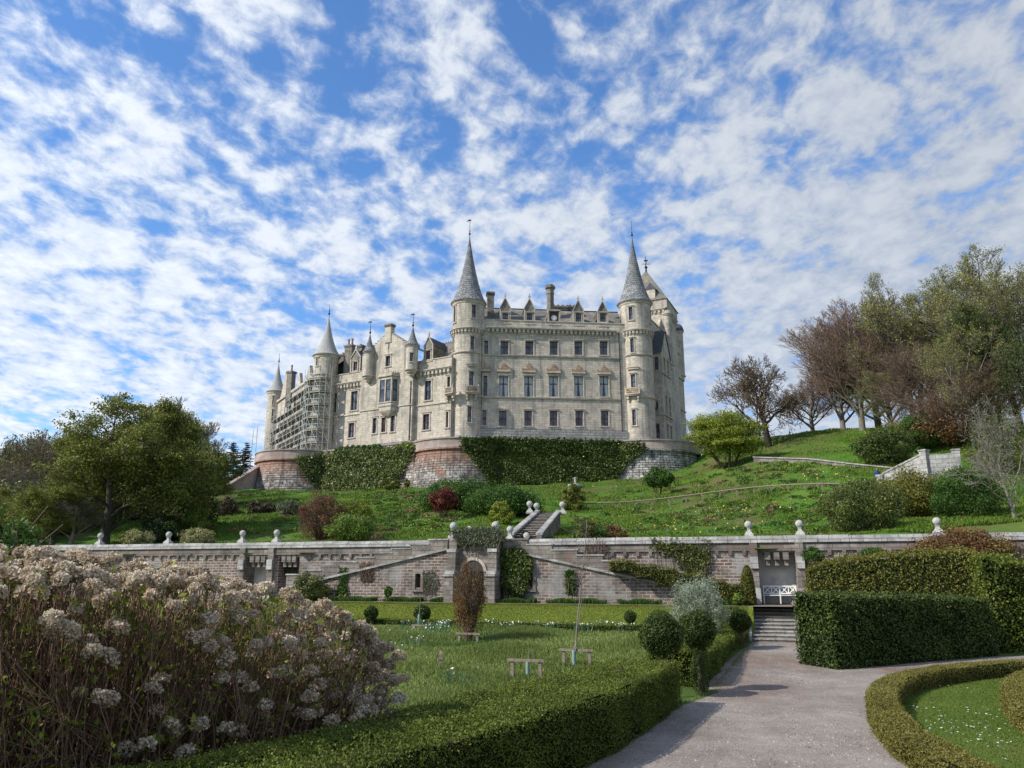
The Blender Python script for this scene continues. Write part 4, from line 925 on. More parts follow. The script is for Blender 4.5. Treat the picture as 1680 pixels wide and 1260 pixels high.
# crow-stepped gable: stacked courses
for k in range(n):
    z0, z1 = ge+(top-ge)*k/n, ge+(top-ge)*(k+1)/n; h_ = hw*(1-k/n*.86)
    if gw[3] > z0 and gw[2] < z1:
        mb.box(GB, cg-h_, gw[0], z0, z1, -.55, 0, 0); mb.box(GB, gw[1], cg+h_, z0, z1, -.55, 0, 0)
        if z0 < gw[2]: mb.box(GB, gw[0], gw[1], z0, gw[2], -.55, 0, 0)
        if z1 > gw[3]: mb.box(GB, gw[0], gw[1], gw[3], z1, -.55, 0, 0)
    else: mb.box(GB, cg-h_, cg+h_, z0, z1, -.55, 0, 0)
    for sg in (-1, 1): e = cg+sg*h_; mb.box(GB, *(sorted((e-.02*sg, e-.42*sg))), z1, z1+.1, -.62, .06, 1)
for e in (ga, gb): mb.quad([GB.p(e, DECK, 0), GB.p(e, DECK, -.8), GB.p(e, ge, -.8), GB.p(e, ge, 0)], 0, [(0, DECK), (.8, DECK), (.8, ge), (0, ge)])
mb.box(GB, ga-.02, gb+.02, DECK-.2, DECK+1.4, .005, .22, 2)
mb.box(GB, ga, gb, gz0(640, 668)-.1, gz0(640, 668)+.08, .002, .14, 1)
sl = op(GB, 637, 562, 638.6, 573); mb.box(GB, *sl, -.1, .01, 3)
gable = mb.build('gable', [M['ashlar'], M['trim'], M['plinth'], M['sash_dark']], castle)
for o, t in zip(tops, tri): win(GB, o, castle if t[4] else gable, bool(t[4]), 2, 2 if t[0] == 626 else 1, .28, bool(t[4]), trim=.18)
mb = MB()
for sg in (-1, 1):
    P = GB.p; mb.quad([P(cg+sg*hw, ge, -.5), P(cg+sg*hw, ge, -8), P(cg, top, -8), P(cg, top, -.5)][::sg], 0, [(0, 0), (7.5, 0), (7.5, 5), (0, 5)])
mb.box(GB, cg-.08, cg+.08, top, top+.12, -8, -.6, 1)
mb.build('roof', [M['slate_dark'], M['blue_crest']], castle)
q = GB.p(cg, 0, -.3); chimney(q[0], q[1], 1.15, .9, top-1.2, at(643, 533, q[1]).z, castle, 0, rot=-30, mat='ashlar', cap=.14)
# oriel: canted, on a corbelled foot, under a carved cresting
mb = MB(); a, b = GB.s_at(620, 640, .5), GB.s_at(650, 640, .5); oz0, oz1 = gz0(635, 665), gz0(635, 620)
pl = [(a, 0), (a+.55, .95), (b-.55, .95), (b, 0)]; wo = []
def seg_frame(p, q): # frame on a canted face
    P, Q = GB.p(p[0], 0, p[1]), GB.p(q[0], 0, q[1]); return Frame(P[0], P[1], math.atan2(Q[1]-P[1], Q[0]-P[0])), math.dist(P[:2], Q[:2])
frs = [seg_frame(pl[i], pl[i+1]) for i in range(3)]
for i, (f_, ln) in enumerate(frs):
    z0, z1 = oz0, oz1
    if i == 1: o_ = [(.18, ln/2-.1, z0+.35, z1-.55), (ln/2+.1, ln-.18, z0+.35, z1-.55)]
    else: o_ = [(.2, ln-.2, z0+.35, z1-.55)]
    mb.wall(f_, 0, ln, z0, z1, o_, 0, .15); wo += [(f_, x) for x in o_]
    mb.box(f_, -.04, ln+.04, z0+.15, z0+.3, .002, .1, 1); mb.box(f_, -.1, ln+.1, z1-.08, z1+.12, -.1, .2, 1); mb.box(f_, -.1, ln+.1, z1+.12, z1+.42, -.1, .08, 1)
    k = max(2, int(ln/.3))
    for j in range(k): c = ln*(j+.5)/k; mb.box(f_, c-.08, c+.08, z1+.42, z1+.66, -.06, .08, 1)
def plan(sc, z): return [GB.p(gm+(s_-gm)*sc, z, d_*sc) for s_, d_ in pl]
gm = (a+b)/2
lev = [(1, oz0), (1.05, oz0-.05), (1.05, oz0-.3), (.9, oz0-.5), (.9, oz0-1.0), (.7, oz0-1.35), (.42, oz0-1.7), (.08, oz0-1.95)]
for (c0, z0), (c1, z1) in zip(lev, lev[1:]):
    A_, B_ = plan(c0, z0), plan(c1, z1)
    for i in range(3): mb.quad([B_[i], B_[i+1], A_[i+1], A_[i]], 1)
mb.quad([*plan(1.02, oz1+.43)], 1)
orl = mb.build('oriel_window', [M['ashlar'], M['trim']], castle)
for f_, x in wo: win(f_, x, orl, False, 2, 1, .13, False, trim=0, sill=False, mid=.55)
def turret(u, v_eave, v_apex, v_bot, rad, Y, lead='scale', wins=(), fin=1.0, label=None, dome=False, vb2=10):
    X = at(u, (v_eave+v_bot)/2, Y).x; c = Cyl(X, Y, rad); ez, az, bz = axis_z(c, v_eave), axis_z(c, v_apex), axis_z(c, v_bot); zlow = axis_z(c, v_bot+vb2)
    mb = MB(); full = math.pi*rad; opn = [op(c, *w) for w in wins]; mb.wall(c, -full, full, bz, ez, opn, 0, .15, ds=rad*.3)
    mb.lathe(X, Y, [(.06, zlow-.1), (rad*.45, zlow+.15), (rad*.6, zlow+(bz-zlow)*.5), (rad*.85, zlow+(bz-zlow)*.6), (rad*.9, bz-.12), (rad+.14, bz-.05), (rad+.14, bz+.1), (rad-.02, bz+.14)], 20, 1)
    mb.lathe(X, Y, [(rad, ez-.35), (rad+.12, ez-.25), (rad+.14, ez-.05), (rad-.05, ez)], 20, 1)
    t = mb.build('turret', [M['ashlar'], M['trim']], castle)
    if label: t['label'] = label
    for o in opn: win(c, o, t, False, 2, 1, .13, False, trim=.07)
    if dome:
        d = MB(); d.lathe(X, Y, [(rad+.24, ez-.02)] + [(max(.04, (rad+.2)*math.cos(k*math.pi/16)), ez+(az-ez)*math.sin(k*math.pi/16)) for k in range(9)], 18)
        d.build('dome', M['slate_dark' if dome == 2 else 'ashlar'], castle, smooth=True).parent = t
        f = MB(); f.lathe(X, Y, [(.08, az-.1), (.05, az+.3), (.14, az+.4), (.03, az+.5), (0, az+fin)], 6); f.build('finial', M['iron'], castle).parent = t
    else: spire(X, Y, rad+.22, ez, az, lead, fin, t, fin > 1.3, 20, 1.3)
    return t
turret(605, 578, 545, 618, .82, 115.6, fin=1.9, label='small corbelled turret on the left corner of the stepped gable')
turret(676, 567, 533, 608, .88, 111.2, wins=[(672.5,579.5,677.5,593)], fin=1.9, label='small corbelled turret with weathervane on the right corner of the stepped gable')
# wing roof, dormers, chimneys
mb = MB(); wr = Wz(560, 720)+1.5
for a, b in ((-1.5, ga+.5), (gb-.5, 22.9)):
    P = WG.p; h = math.hypot(5, wr-wp+.6)
    mb.quad([P(a, wp-.6, -.5), P(b, wp-.6, -.5), P(b, wr, -5.5), P(a, wr, -5.5)], 0 if a > 5 else 1, [(a, 0), (b, 0), (b, h), (a, h)])
    mb.quad([P(b, wp-.6, -11), P(a, wp-.6, -11), P(a, wr, -5.5), P(b, wr, -5.5)], 0, [(a, 0), (b, 0), (b, h), (a, h)])
    mb.quad([P(a, wp-.6, -11), P(a, wp-.6, -.5), P(a, wr, -5.5)], 2)
    mb.box(WG, a, b, wr, wr+.1, -5.55, -5.45, 3)
    for k in range(int((b-a)/.45)): x = a+.2+k*.45; mb.box(WG, x-.05, x+.05, wr+.1, wr+.36, -5.53, -5.47, 3)
mb.build('roof', [M['slate'], M['slate_dark'], M['ashlar'], M['blue_crest']], castle)
for (u0, v0, u1, v1), (cl, cr, vb, ve, va) in (((700,575,706,590.5), (695.5,709,593,568,554)), ((578,594,585,608), (576,591,611,588,576))):
    o = op(WG, u0, v0, u1, v1); a, b = WG.s_at(cl, 580), WG.s_at(cr, 580); c = (a+b)/2
    dm = dormer(WG, c, min(b-a, 2.1), Wz(vb, u0), Wz(ve, u0), Wz(va, u0), 4.2, (c-.42, c+.42, o[2], o[3]), castle, d0=-.12)
    win(fr_off(WG, -.12), (c-.42, c+.42, o[2], o[3]), dm, True, 2, 2, .2, False, trim=.13)
def chim_at(u, v0, v1, w, Y, pots, **k): p = at(u, v0, Y); q = at(u, v1, Y); chimney(p.x, Y, w, 1.0, q.z, p.z, castle, pots, rot=-30, **k)
chim_at(575, 567, 612, 1.5, 121, 2, poth=1.1); chim_at(592, 568, 600, 1.6, 124, 1, potm='ashlar_dark'); chim_at(563, 582, 612, 1.2, 124, 1)
chim_at(478.5, 610, 668, 1.25, 138, 1, poth=1.3)
# --- end wall behind the scaffolding
mb = MB(); ez_ = 35.6; L = math.hypot(15.9, 26)
eo = []
for k, s in enumerate((9, 13.5, 18, 22.5, 26.5)):
    for z0, z1 in ((23.5, 25.5), (27.6, 30.2), (32, 33.8)): eo.append((s-.5, s+.5, z0, z1))
mb.wall(EF, .5, L, DECK, ez_, eo); mb.box(EF, .5, L, ez_-.3, ez_+.1, .002, .3, 1)
gc_ = 6.2
for k in range(8): z0 = ez_+k*.62; h_ = 3.2*(1-k/8.5); mb.box(EF, gc_-h_, gc_+h_, z0+.001, z0+.621, -.6, 0, 0)
for s_ in (15, 21): 
    for k in range(5): z0 = ez_+k*.5; h_ = 1.3*(1-k/6); mb.box(EF, s_-h_, s_+h_, z0+.101, z0+.601, -.5, 0, 0)
mb.quad([EF.p(0, DECK, 0), EF.p(0, DECK, -14), EF.p(0, ez_, -14), EF.p(0, ez_, 0)], 0)
mb.build('end_wall', [M['ashlar'], M['trim']], castle)
for o in eo: win(EF, o, castle, False, 2, 2, .28, True, trim=.18)
mb = MB(); P = EF.p; mb.quad([P(.5, ez_-.2, -.5), P(L+1, ez_-.2, -.5), P(L+1, ez_+4, -6), P(.5, ez_+4, -6)], 0, [(0, 0), (L, 0), (L, 7), (0, 7)])
mb.quad([P(L+1, ez_-.2, -12), P(.5, ez_-.2, -12), P(.5, ez_+4, -6), P(L+1, ez_+4, -6)], 0, [(0, 0), (L, 0), (L, 7), (0, 7)]); mb.build('roof', M['slate_dark'], castle)

# --- right side: side wall, bay, square tower
sz = 43.2; Sz = lambda u, v: SF.hit(u, v)[1]; Ls = 23.6
sr = [(1107.5,581,1111,606), (1108.5,628,1112,658), (1112,690,1115.8,719), (1098,612,1101,642), (1099,668,1102,694)]
so = [op(SF, *r_) for r_ in sr]
mb = MB(); mb.wall(SF, 0, Ls, DECK, sz, so); P = SF.p
mb.quad([P(Ls, DECK, 0), P(Ls, DECK, -14), P(Ls, sz, -14), P(Ls, sz, 0)], 0); mb.box(SF, 0, Ls, sz-.001, sz+.15, -.4, .12, 1)
mb.quad([P(0, sz-.3, -.3), P(Ls, sz-.3, -.3), P(Ls, sz-.3, -14), P(0, sz-.3, -14)], 1)
for u_, v_ in ((1110, 616), (1112, 668), (1095, 563)):
    zz = SF.hit(u_, v_)[1]; mb.box(SF, 9, Ls, zz-.1, zz+.08, .002, .18, 1)
mb.box(SF, 12.5, Ls-2, sz+.15, sz+.28, -.2, .0, 1); 
for k in range(14): x = 12.7+k*.62; mb.box(SF, x, x+.22, sz+.28, sz+.95, -.18, -.02, 1)
mb.box(SF, 12.5, Ls-2, sz+.95, sz+1.1, -.2, .0, 1)
mb.build('side_wall', [M['ashlar'], M['trim']], castle)
for o in so: win(SF, o, castle, False, 2, 1, .28, True, trim=.2)
bs0, bs1, bd = 3.4, 8.6, 1.75
q = SF.p(bs0, 0, 0); BF = Frame(q[0], q[1], math.atan2(21, 10.8)-math.pi/2); QF = fr_off(SF, bd)
bz = BF.hit(1082, 577)[1]; bap = bz+4.2
bops = [op(BF, 1074, 586, 1080.5, 607), op(BF, 1074, 659, 1080, 674), op(BF, 1076, 696, 1082.5, 719)]
mb = MB(); mb.wall(BF, 0, bd, DECK, bz, bops)
qo = [(1.2, 2.0, z0, z1) for z0, z1 in ((bops[0][2], bops[0][3]), (bops[1][2]-1, bops[1][3]+1), (bops[2][2], bops[2][3]))]
qo = [(bs0+a, bs0+b, c, d) for a, b, c, d in qo] + [(bs0+a+2, bs0+b+2, c, d) for a, b, c, d in qo]
mb.wall(QF, bs0, bs1, DECK, bz, qo); mb.quad([SF.p(bs1, DECK, 0), SF.p(bs1, DECK, bd), SF.p(bs1, bz, bd), SF.p(bs1, bz, 0)], 0)
for v_ in (611, 680):
    zz = BF.hit(1080, v_)[1]; mb.box(BF, 0, bd+.12, zz-.1, zz+.1, .002, .16, 1); mb.box(QF, bs0-.12, bs1, zz-.1, zz+.1, .002, .16, 1)
mb.prism(QF, [(bs0, bz), (bs1, bz), ((bs0+bs1)/2, bap)], -.5, 0, 0)
for sg, e in ((-1, bs0-.2), (1, bs1+.2)):
    mb.quad([QF.p(e, bz-.2, .15), QF.p(e, bz-.2, -4), QF.p((bs0+bs1)/2, bap+.15, -4), QF.p((bs0+bs1)/2, bap+.15, .15)][::sg], 2, [(0, 0), (4, 0), (4, 5), (0, 5)])
bay = mb.build('bay', [M['ashlar'], M['trim'], M['slate_dark']], castle)
for o in bops: win(BF, o, bay, False, 2, 1, .25, False, trim=.12)
for o in qo: win(QF, o, bay, False, 2, 1, .25, False, trim=.12)
# square tower
ang = math.atan2(.91, .41); Cx, Cy = 26.1, 124.0; w_ = 8.0; ZE = 48.6
KF = Frame(Cx-.91*w_, Cy+.41*w_, math.atan2(-.41, .91)); KS = Frame(Cx, Cy, ang)
mb = MB(); ko = [op(KF, 1077, 493, 1079, 496)]
mb.wall(KF, 0, w_, DECK, ZE, ko); mb.wall(KS, 0, w_, DECK, ZE, [])
corbels(mb, KF, 0, w_, ZE-1.9, h=.4, pitch=.7, depth=.3, m=1); corbels(mb, KS, 0, w_, ZE-1.9, h=.4, pitch=.7, depth=.3, m=1)
mb.wall(fr_off(KF, .32), -.0, w_+.32, ZE-1.6, ZE, []); mb.wall(fr_off(KS, .32), -.32, w_, ZE-1.6, ZE, [])
cs = [KF.p(-.5, ZE, .55), KF.p(w_+.5, ZE, .55), KS.p(w_+.5, ZE, .55), KF.p(-.5, ZE, -w_-.5)]; ctr = (Cx-.455*w_+.205*w_*1, Cy+.205*w_+.455*w_); ap = (ctr[0], ctr[1], 56.0)
for i in range(4): mb.quad([cs[i], cs[(i+1) % 4], ap], 2, [(0, 0), (9, 0), (4.5, 9)])
mb.quad(cs[::-1], 1)
mb.quad([KS.p(w_, DECK, 0), KF.p(0, DECK, -w_), KF.p(0, ZE, -w_), KS.p(w_, ZE, 0)], 0); mb.quad([KF.p(0, DECK, -w_), KF.p(0, DECK, 0), KF.p(0, ZE, 0), KF.p(0, ZE, -w_)], 0)
kt = mb.build('square_tower', [M['ashlar'], M['trim'], M['slate']], castle)
win(KF, ko[0], kt, False, 2, 1, .2, False, trim=.1)
f = MB(); f.lathe(ap[0], ap[1], [(.2, 55.8), (.12, 56.3), (.3, 56.6), (.06, 56.9), (.05, 58.6), (0, 58.8)], 8)
f.xbox(ap[0]-.75, ap[0]+.75, ap[1]-.03, ap[1]+.03, 57.2, 57.28); f.xbox(ap[0]-.03, ap[0]+.03, ap[1]-.75, ap[1]+.75, 57.2, 57.28)
f.xbox(ap[0]-.3, ap[0]+.35, ap[1]-.03, ap[1]+.03, 57.75, 58.05); f.build('weathervane', M['iron'], castle).parent = kt
kd = MB(); kd.box(KF, w_-3.2, w_-1.6, ZE, ZE+2.0, -1.0, .3, 0); kd.prism(KF, [(w_-3.4, ZE+2), (w_-1.4, ZE+2), (w_-2.4, ZE+3.3)], -1.6, .35, 1); kd.build('dormer', [M['trim'], M['slate_dark']], castle).parent = kt
turret(1096, 517, 507, 600, .78, 124.6, fin=.5, label='plain round turret with domed stone cap on the side wall', dome=1, vb2=16)
turret(1113.5, 544.5, 531.5, 618, .95, 135.6, fin=1.2, label='corner turret with dark slate dome at the far right', dome=2, vb2=17)
qd = MB(); qd.prism(SF, [(9.2, sz), (12.2, sz), (10.7, sz+2.4)], -.4, .02, 0); qd.build('gable', M['ashlar'], castle)
for c_, d_, zz0, zz1 in ((T1, None, 0, 0),):
    pass
# balconies at the joints and down pipes
o = op(WG, 730, 636, 746, 655, .4); balcony(WG, o[0]+.9, 1.5, o[2], o[3], castle, .9)
o = op(BF, 1066, 648, 1078, 664, .4); balcony(BF, o[0]+.4, 1.2, o[2], o[3], bay, .7)
for fr_, u_, v0, v1, d_ in ((MF, 789.5, 545, 712, .08), (MF, 1018.5, 545, 712, .08), (GB, 673.5, 625, 722, .08)):
    s_ = fr_.s_at(u_, 640, d_); mb = MB(); mb.tube(fr_.p(s_, fr_.hit(u_, v0)[1], d_), fr_.p(s_, DECK, d_), .06, n=6)
    for k in range(6): z = DECK+2+k*2.4; mb.box(fr_, s_-.09, s_+.09, z, z+.12, .0, d_+.07, 0)
    mb.build('downpipe', M['iron'], castle)

# ------------------------------------------------------------------ terrace wall with round bastions
PZ = 21.25
BM, BR_, BL_ = (-6.9, 111.6, 8.0), (19.7, 113.4, 8.0), (-33.3, 121.0, 6.9)
tw_ = empty('terrace_wall', (0, 104, 14)); tag(tw_, 'battered red and grey rusticated retaining wall with round bastions carrying the castle terrace', 'retaining wall')
def bprof(Rr, zb):
    pr = [(Rr+1.75, zb-1.5)]; z = zb-1.5; k = 0
    while z < 19.2:
        t = (19.2-z)/(19.2-13); r_ = Rr-.15+1.75*max(0, t)**1.35*.9
        pr += [(r_+.0, z+.02), (r_-.005, z+.36), (r_-.08, z+.38), (r_-.08, z+.40)]; z += .40
    pr += [(Rr-.18, 19.25), (Rr-.18, 19.55), (Rr+.12, 19.65), (Rr+.12, 19.85), (Rr, 19.9)]; return pr
def bastion(c, a0, a1, zb, mat):
    mb = MB(); pr = bprof(c[2], zb); pr = [q_ for i, q_ in enumerate(pr) if i == 0 or q_[1] > pr[i-1][1]-1e-6]
    mb.lathe(c[0], c[1], pr, 56, 0, a0, a1, ur=c[2]); return mb.build('bastion', M[mat], tw_)
def parapet_ring(c, a0, a1):
    mb = MB(); Rr = c[2]
    mb.lathe(c[0], c[1], [(Rr, 19.9), (Rr, PZ-.25), (Rr+.14, PZ-.2), (Rr+.14, PZ-.03), (Rr, PZ), (Rr-.45, PZ), (Rr-.45, DECK-.1)], 56, 0, a0, a1, ur=Rr); return mb.build('parapet', M['parapet'], tw_)
for c, a0, a1, zb, mt in ((BM, -1.25, 1.25, 13, 'rust'), (BR_, -1.2, 2.2, 13, 'rust_pale'), (BL_, -2.3, .95, 13, 'rust')):
    bastion(c, a0, a1, zb, mt); parapet_ring(c, a0, a1)
def curtain_wall(x0, y0, x1, y1, m0):
    fr = Frame(x0, y0, math.atan2(y1-y0, x1-x0)); ln = math.hypot(x1-x0, y1-y0); mb = MB()
    for i, (z0, d0, z1, d1) in enumerate(((11.5, 1.6, 15, .85), (15, .85, 19.2, .15), (19.2, .15, 19.9, .1))):
        P = fr.p; mb.quad([P(0, z0, d0), P(ln, z0, d0), P(ln, z1, d1), P(0, z1, d1)], 0, [(0, z0), (ln, z0), (ln, z1), (0, z1)])
    mb.box(fr, 0, ln, 19.9, PZ-.2, -.4, .1, 1); mb.box(fr, 0, ln, PZ-.2, PZ, -.45, .22, 1)
    mb.build('curtain_wall', [M[m0], M['parapet']], tw_); return fr
CU1 = curtain_wall(-2.5, 105.2, 15.5, 106.9, 'rust'); CU0 = curtain_wall(-28.6, 115.9, -13.6, 107.5, 'rust')
mb = MB(); pts = [(-40, 124), (-33, 114.8), (-28, 116.2), (-14, 108), (-7, 104.2), (-1, 105.8), (15, 107.2), (20, 106), (27.5, 113), (30, 122), (45, 150), (-50, 165), (-52, 148)]
mb.quad([(x, y, DECK) for x, y in pts]); mb.build('terrace_deck', M['gravel'], tw_)
# side walls going back, right and left
mb = MB(); fr = Frame(26.9, 116, R(62)); mb.box(fr, 0, 30, 8, PZ, -.5, 0, 0); fr = Frame(-52, 150, math.atan2(124-150, -39.5+52)); mb.box(fr, 0, 28.6, 8, PZ, -.5, 0, 0); mb.build('flank_wall', M['rust_pale'], tw_)
# sloping parapet running down from the left bastion
mb = MB(); A, B = at(432, 772, 118), at(372, 800, 108); fr = Frame(B.x, B.y, math.atan2(A.y-B.y, A.x-B.x)); ln = math.hypot(A.x-B.x, A.y-B.y)
mb.box(fr, 0, ln, B.z-4, B.z+.0, -.4, .0, 0, ztop1=A.z+.9, zbot1=A.z-4); mb.box(fr, 0, ln, B.z+.001, B.z+.28, -.5, .12, 1, ztop1=A.z+1.18, zbot1=A.z+.901)
tag(mb.build('sloping_parapet', [M['parapet'], M['parapet']], None, tuple(B)), 'reddish stone parapet sloping down to the left from the leftmost bastion', 'parapet')

# ------------------------------------------------------------------ scaffolding round the left end
sca = empty('scaffolding', (-34, 118, DECK)); tag(sca, 'metal tube scaffolding with board decks wrapped round the left end of the castle', 'scaffolding')
lv = [zT(T3, 535, v, 1.2) for v in (727, 706, 685, 664, 643, 622)]
A_ = EF.p(3, 0, 1.6)[:2]; line = [EF.p(s, 0, d)[:2] for s, d in ((3, 1.5), (8, 1.6), (13, 1.6), (18, 1.6), (23, 1.6), (27.5, 1.7))]
ang0 = R(-95); line += [(T3.o[0]+3.2*math.sin(t), T3.o[1]-3.2*math.cos(t)) for t in (R(-75), R(-35), R(0), R(32))]
inner = [EF.p(s, 0, .4)[:2] for s in (3, 8, 13, 18, 23, 27.5)] + [(T3.o[0]+2.2*math.sin(t), T3.o[1]-2.2*math.cos(t)) for t in (R(-75), R(-35), R(0), R(32))]
def densify(l, k=2): 
    out = []
    for a, b in zip(l, l[1:]): out += [(a[0]+(b[0]-a[0])*j/k, a[1]+(b[1]-a[1])*j/k) for j in range(k)]
    return out+[l[-1]]
ol, il = densify(line), densify(inner); nP = len(ol); tops_ = [lv[-1]+1.4 if i > 8 else lv[-1]-.8+.25*i for i in range(nP)]
for row, hh in ((ol, 0), (il, .6)):
    for i, (x, y) in enumerate(row):
        mb = MB(); mb.tube((x, y, DECK), (x, y, tops_[i]+hh+(.7 if i % 3 == 0 else 0)), .042, n=5); mb.build('standard', M['galv'], sca)
for k, z in enumerate(lv):
    mb = MB(); ntop = [i for i in range(nP) if tops_[i] > z]
    for i in range(nP-1):
        if tops_[i] < z: continue
        a, b = ol[i], ol[i+1]
        for h in (.02, 1.0): mb.tube((*a, z+h), (*b, z+h), .03, n=4)
        a2, b2 = il[i], il[i+1]; mb.tube((*a2, z+.02), (*b2, z+.02), .035, n=4); mb.tube((*a, z+.0), (*a2, z+.0), .035, n=4)
        if i % 2 == k % 2: mb.tube((*a, z), (*b, z-2.0), .034, n=4)
    mb.build('rails', M['galv'], sca)
    d = MB()
    for i in range(nP-1):
        if tops_[i] < z: continue
        a, b, a2, b2 = ol[i], ol[i+1], il[i], il[i+1]
        if i == nP-1: continue
        d.quad([(*a, z+.12), (*b, z+.12), (*b2, z+.12), (*a2, z+.12)]); d.quad([(*a2, z+.05), (*b2, z+.05), (*b, z+.05), (*a, z+.05)]); d.quad([(*a, z+.03), (*b, z+.03), (*b, z+(.30 if i > 12 else .12)), (*a, z+(.30 if i > 12 else .12))])
    d.build('deck', M['boards'], sca)
# loose bay left of the far tower
sc2 = empty('scaffolding', tuple(at(415, 780, 128))); tag(sc2, 'thin bare scaffold poles standing alone left of the castle above the lowest bastion', 'scaffolding')
pts = [at(u, 740, Y) for u, Y in ((413, 128), (419.5, 130), (432, 129))]
for i, (u, Y, vt) in enumerate(((413, 128, 706), (419.5, 130, 700), (436, 128, 735))):
    mb = MB(); p = at(u, 740, Y); mb.tube((p.x, p.y, 13), (p.x, p.y, at(u, vt, Y).z), .05, n=5); mb.build('standard', M['galv'], sc2)
mb = MB()
for v in (721, 726, 741, 746, 752, 760): a, b = at(410, v, 128), at(441, v+1.5, 127); mb.tube(a, b, .04, n=4)
mb.build('rails', M['galv'], sc2)

# ------------------------------------------------------------------ garden wall
GW = empty('garden_wall', WF.p(0, 1.5, 0)); tag(GW, 'long weathered red and grey stone terrace wall with pale coping crossing the garden below the castle', 'garden wall')
Ws = lambda u, v=930, d=0.0: WF.s_at(u, v, d)
r1 = (Ws(1245), Ws(1306), 1.52, 4.12); r2 = (Ws(404), Ws(441), 1.9, 4.05); r3 = (Ws(457), Ws(491), 1.9, 4.05)
mb = MB(); mb.wall(WF, -60, 45, 1.2, 4.2, [r1, r2, r3], 0, .95)
mb.box(WF, -60, 45, 4.2, 4.62, -.6, .10, 1)
mb.build('wall', [M['gwall'], M['gwall_top']], GW)
mb = MB(); n_ = 70
for i in range(n_):
    a, b = -60+105*i/n_, -60+105*(i+1)/n_; j = (i*7919 % 13)/13*.03; mb.box(WF, a+.01, b-.01, 4.62+.002, 4.84+j, -.7, .2, 0); mb.box(WF, a+.01, b-.01, 4.842+j, 4.96+j, -.55, .05, 0)
mb.build('coping', M['coping'], GW)
mb = MB()
for i in range(150):
    c = -60+.7*i
    if any(o[0]-.3 < c < o[1]+.3 for o in (r1, r2, r3)) or Ws(700) < c < Ws(960): continue
    mb.box(WF, c-.09, c+.09, 3.98, 4.2, .0, .10, 0)
for o in (r1, r2, r3):
    for k in range(1, 4): c = o[0]+(o[1]-o[0])*k/4; mb.box(WF, c-.14, c+.14, 3.75, 4.12, -.55, .08, 0); mb.box(WF, c-.11, c+.11, 3.45, 3.75, -.6, -.1, 0)
mb.build('corbel', M['gwall_top'], GW)
mb = MB()
for o in (r1, r2, r3): mb.box(WF, o[0]-.02, o[1]+.02, 1.3, 4.2, -1.1, -.93, 0)
mb.build('recess_panel', M['harl'], GW)
for o, lab in ((r1, 1), (r2, 0)):
    for e in ((o[0]-.42, o[0]-.02), (o[1]+.02, o[1]+.42)):
        mb = MB(); mb.box(WF, e[0], e[1], 1.2, 4.62, .002, .22, 0); mb.prism(WF, [(e[0], 3.3), (e[1], 3.3), (e[1], 3.9), (e[0], 3.9)], .22, .34, 1)
        mb.box(WF, e[0]-.03, e[1]+.03, 1.5, 2.3, .22, .42, 1); mb.build('pilaster', [M['gwall_top'], M['coping']], GW)
# double ramp in front of the wall, meeting at the portal
def ramp_wall(s0, s1, z0, z1, d, nstep):
    """sloping-topped masonry from (s0,z0) low end to (s1,z1); pale stepped band along the top"""
    mb = MB(); a, b, za, zb = (s0, s1, z0, z1) if s0 < s1 else (s1, s0, z1, z0)
    return mb, a, b, za, zb
pl, pr = Ws(733, 930, 1.5), Ws(825, 930, 1.5); lo_l, lo_r = Ws(470, 960, 1.4), Ws(1215, 975, 1.4)
zl = WF.hit(533, 947, 1.4)[1]; zh = WF.hit(720, 902, 1.4)[1]; sl0, sh0 = Ws(533, 947, 1.4), Ws(720, 902, 1.4)
slope = (zh-zl)/(sh0-sl0)
zlo_l = zh-slope*(sh0-lo_l); wn = [op(WF, 681.5, 941, 690.5, 964, 1.4)]
mb = MB(); R14 = fr_off(WF, 1.4)
wo_ = wn[0]; top_at = lambda s: zh+slope*(s-sh0)
def slope_wall(mb, fr, a, b, topf, zb, o=None, n=24):
    S = sorted({a+(b-a)*i/n for i in range(n+1)} | ({o[0], o[1]} if o else set()))
    for p, q in zip(S, S[1:]):
        if q-p < 1e-5: continue
        c = (p+q)/2; rngs = [((zb, zb), (topf(p), topf(q)))]
        if o and o[0] < c < o[1]: rngs = [((zb, zb), (o[2], o[2])), ((o[3], o[3]), (topf(p), topf(q)))]
        for (a0, a1), (b0, b1) in rngs:
            if b0-a0 < .01 and b1-a1 < .01: continue
            mb.quad([fr.p(p, a0), fr.p(q, a1), fr.p(q, b1), fr.p(p, b0)], 0, [(p, a0), (q, a1), (q, b1), (p, b0)])
    if o: mb.wall(fr, o[0], o[1], o[2], o[3], [o], 0, .3)
slope_wall(mb, R14, max(lo_l, Ws(460, 960, 1.4)), pl, lambda s: max(1.5, top_at(s)), 1.3, wo_)
zr_at = lambda s: WF.hit(835.6, 901, 1.4)[1] - slope*(s-Ws(835.6, 901, 1.4))
wr_ = op(WF, 866, 941, 874.5, 964, 1.4); slope_wall(mb, R14, pr, lo_r, lambda s: max(1.5, zr_at(s)), 1.3, wr_)
mb.build('ramp_wall', M['gwall'], GW)
mb = MB()
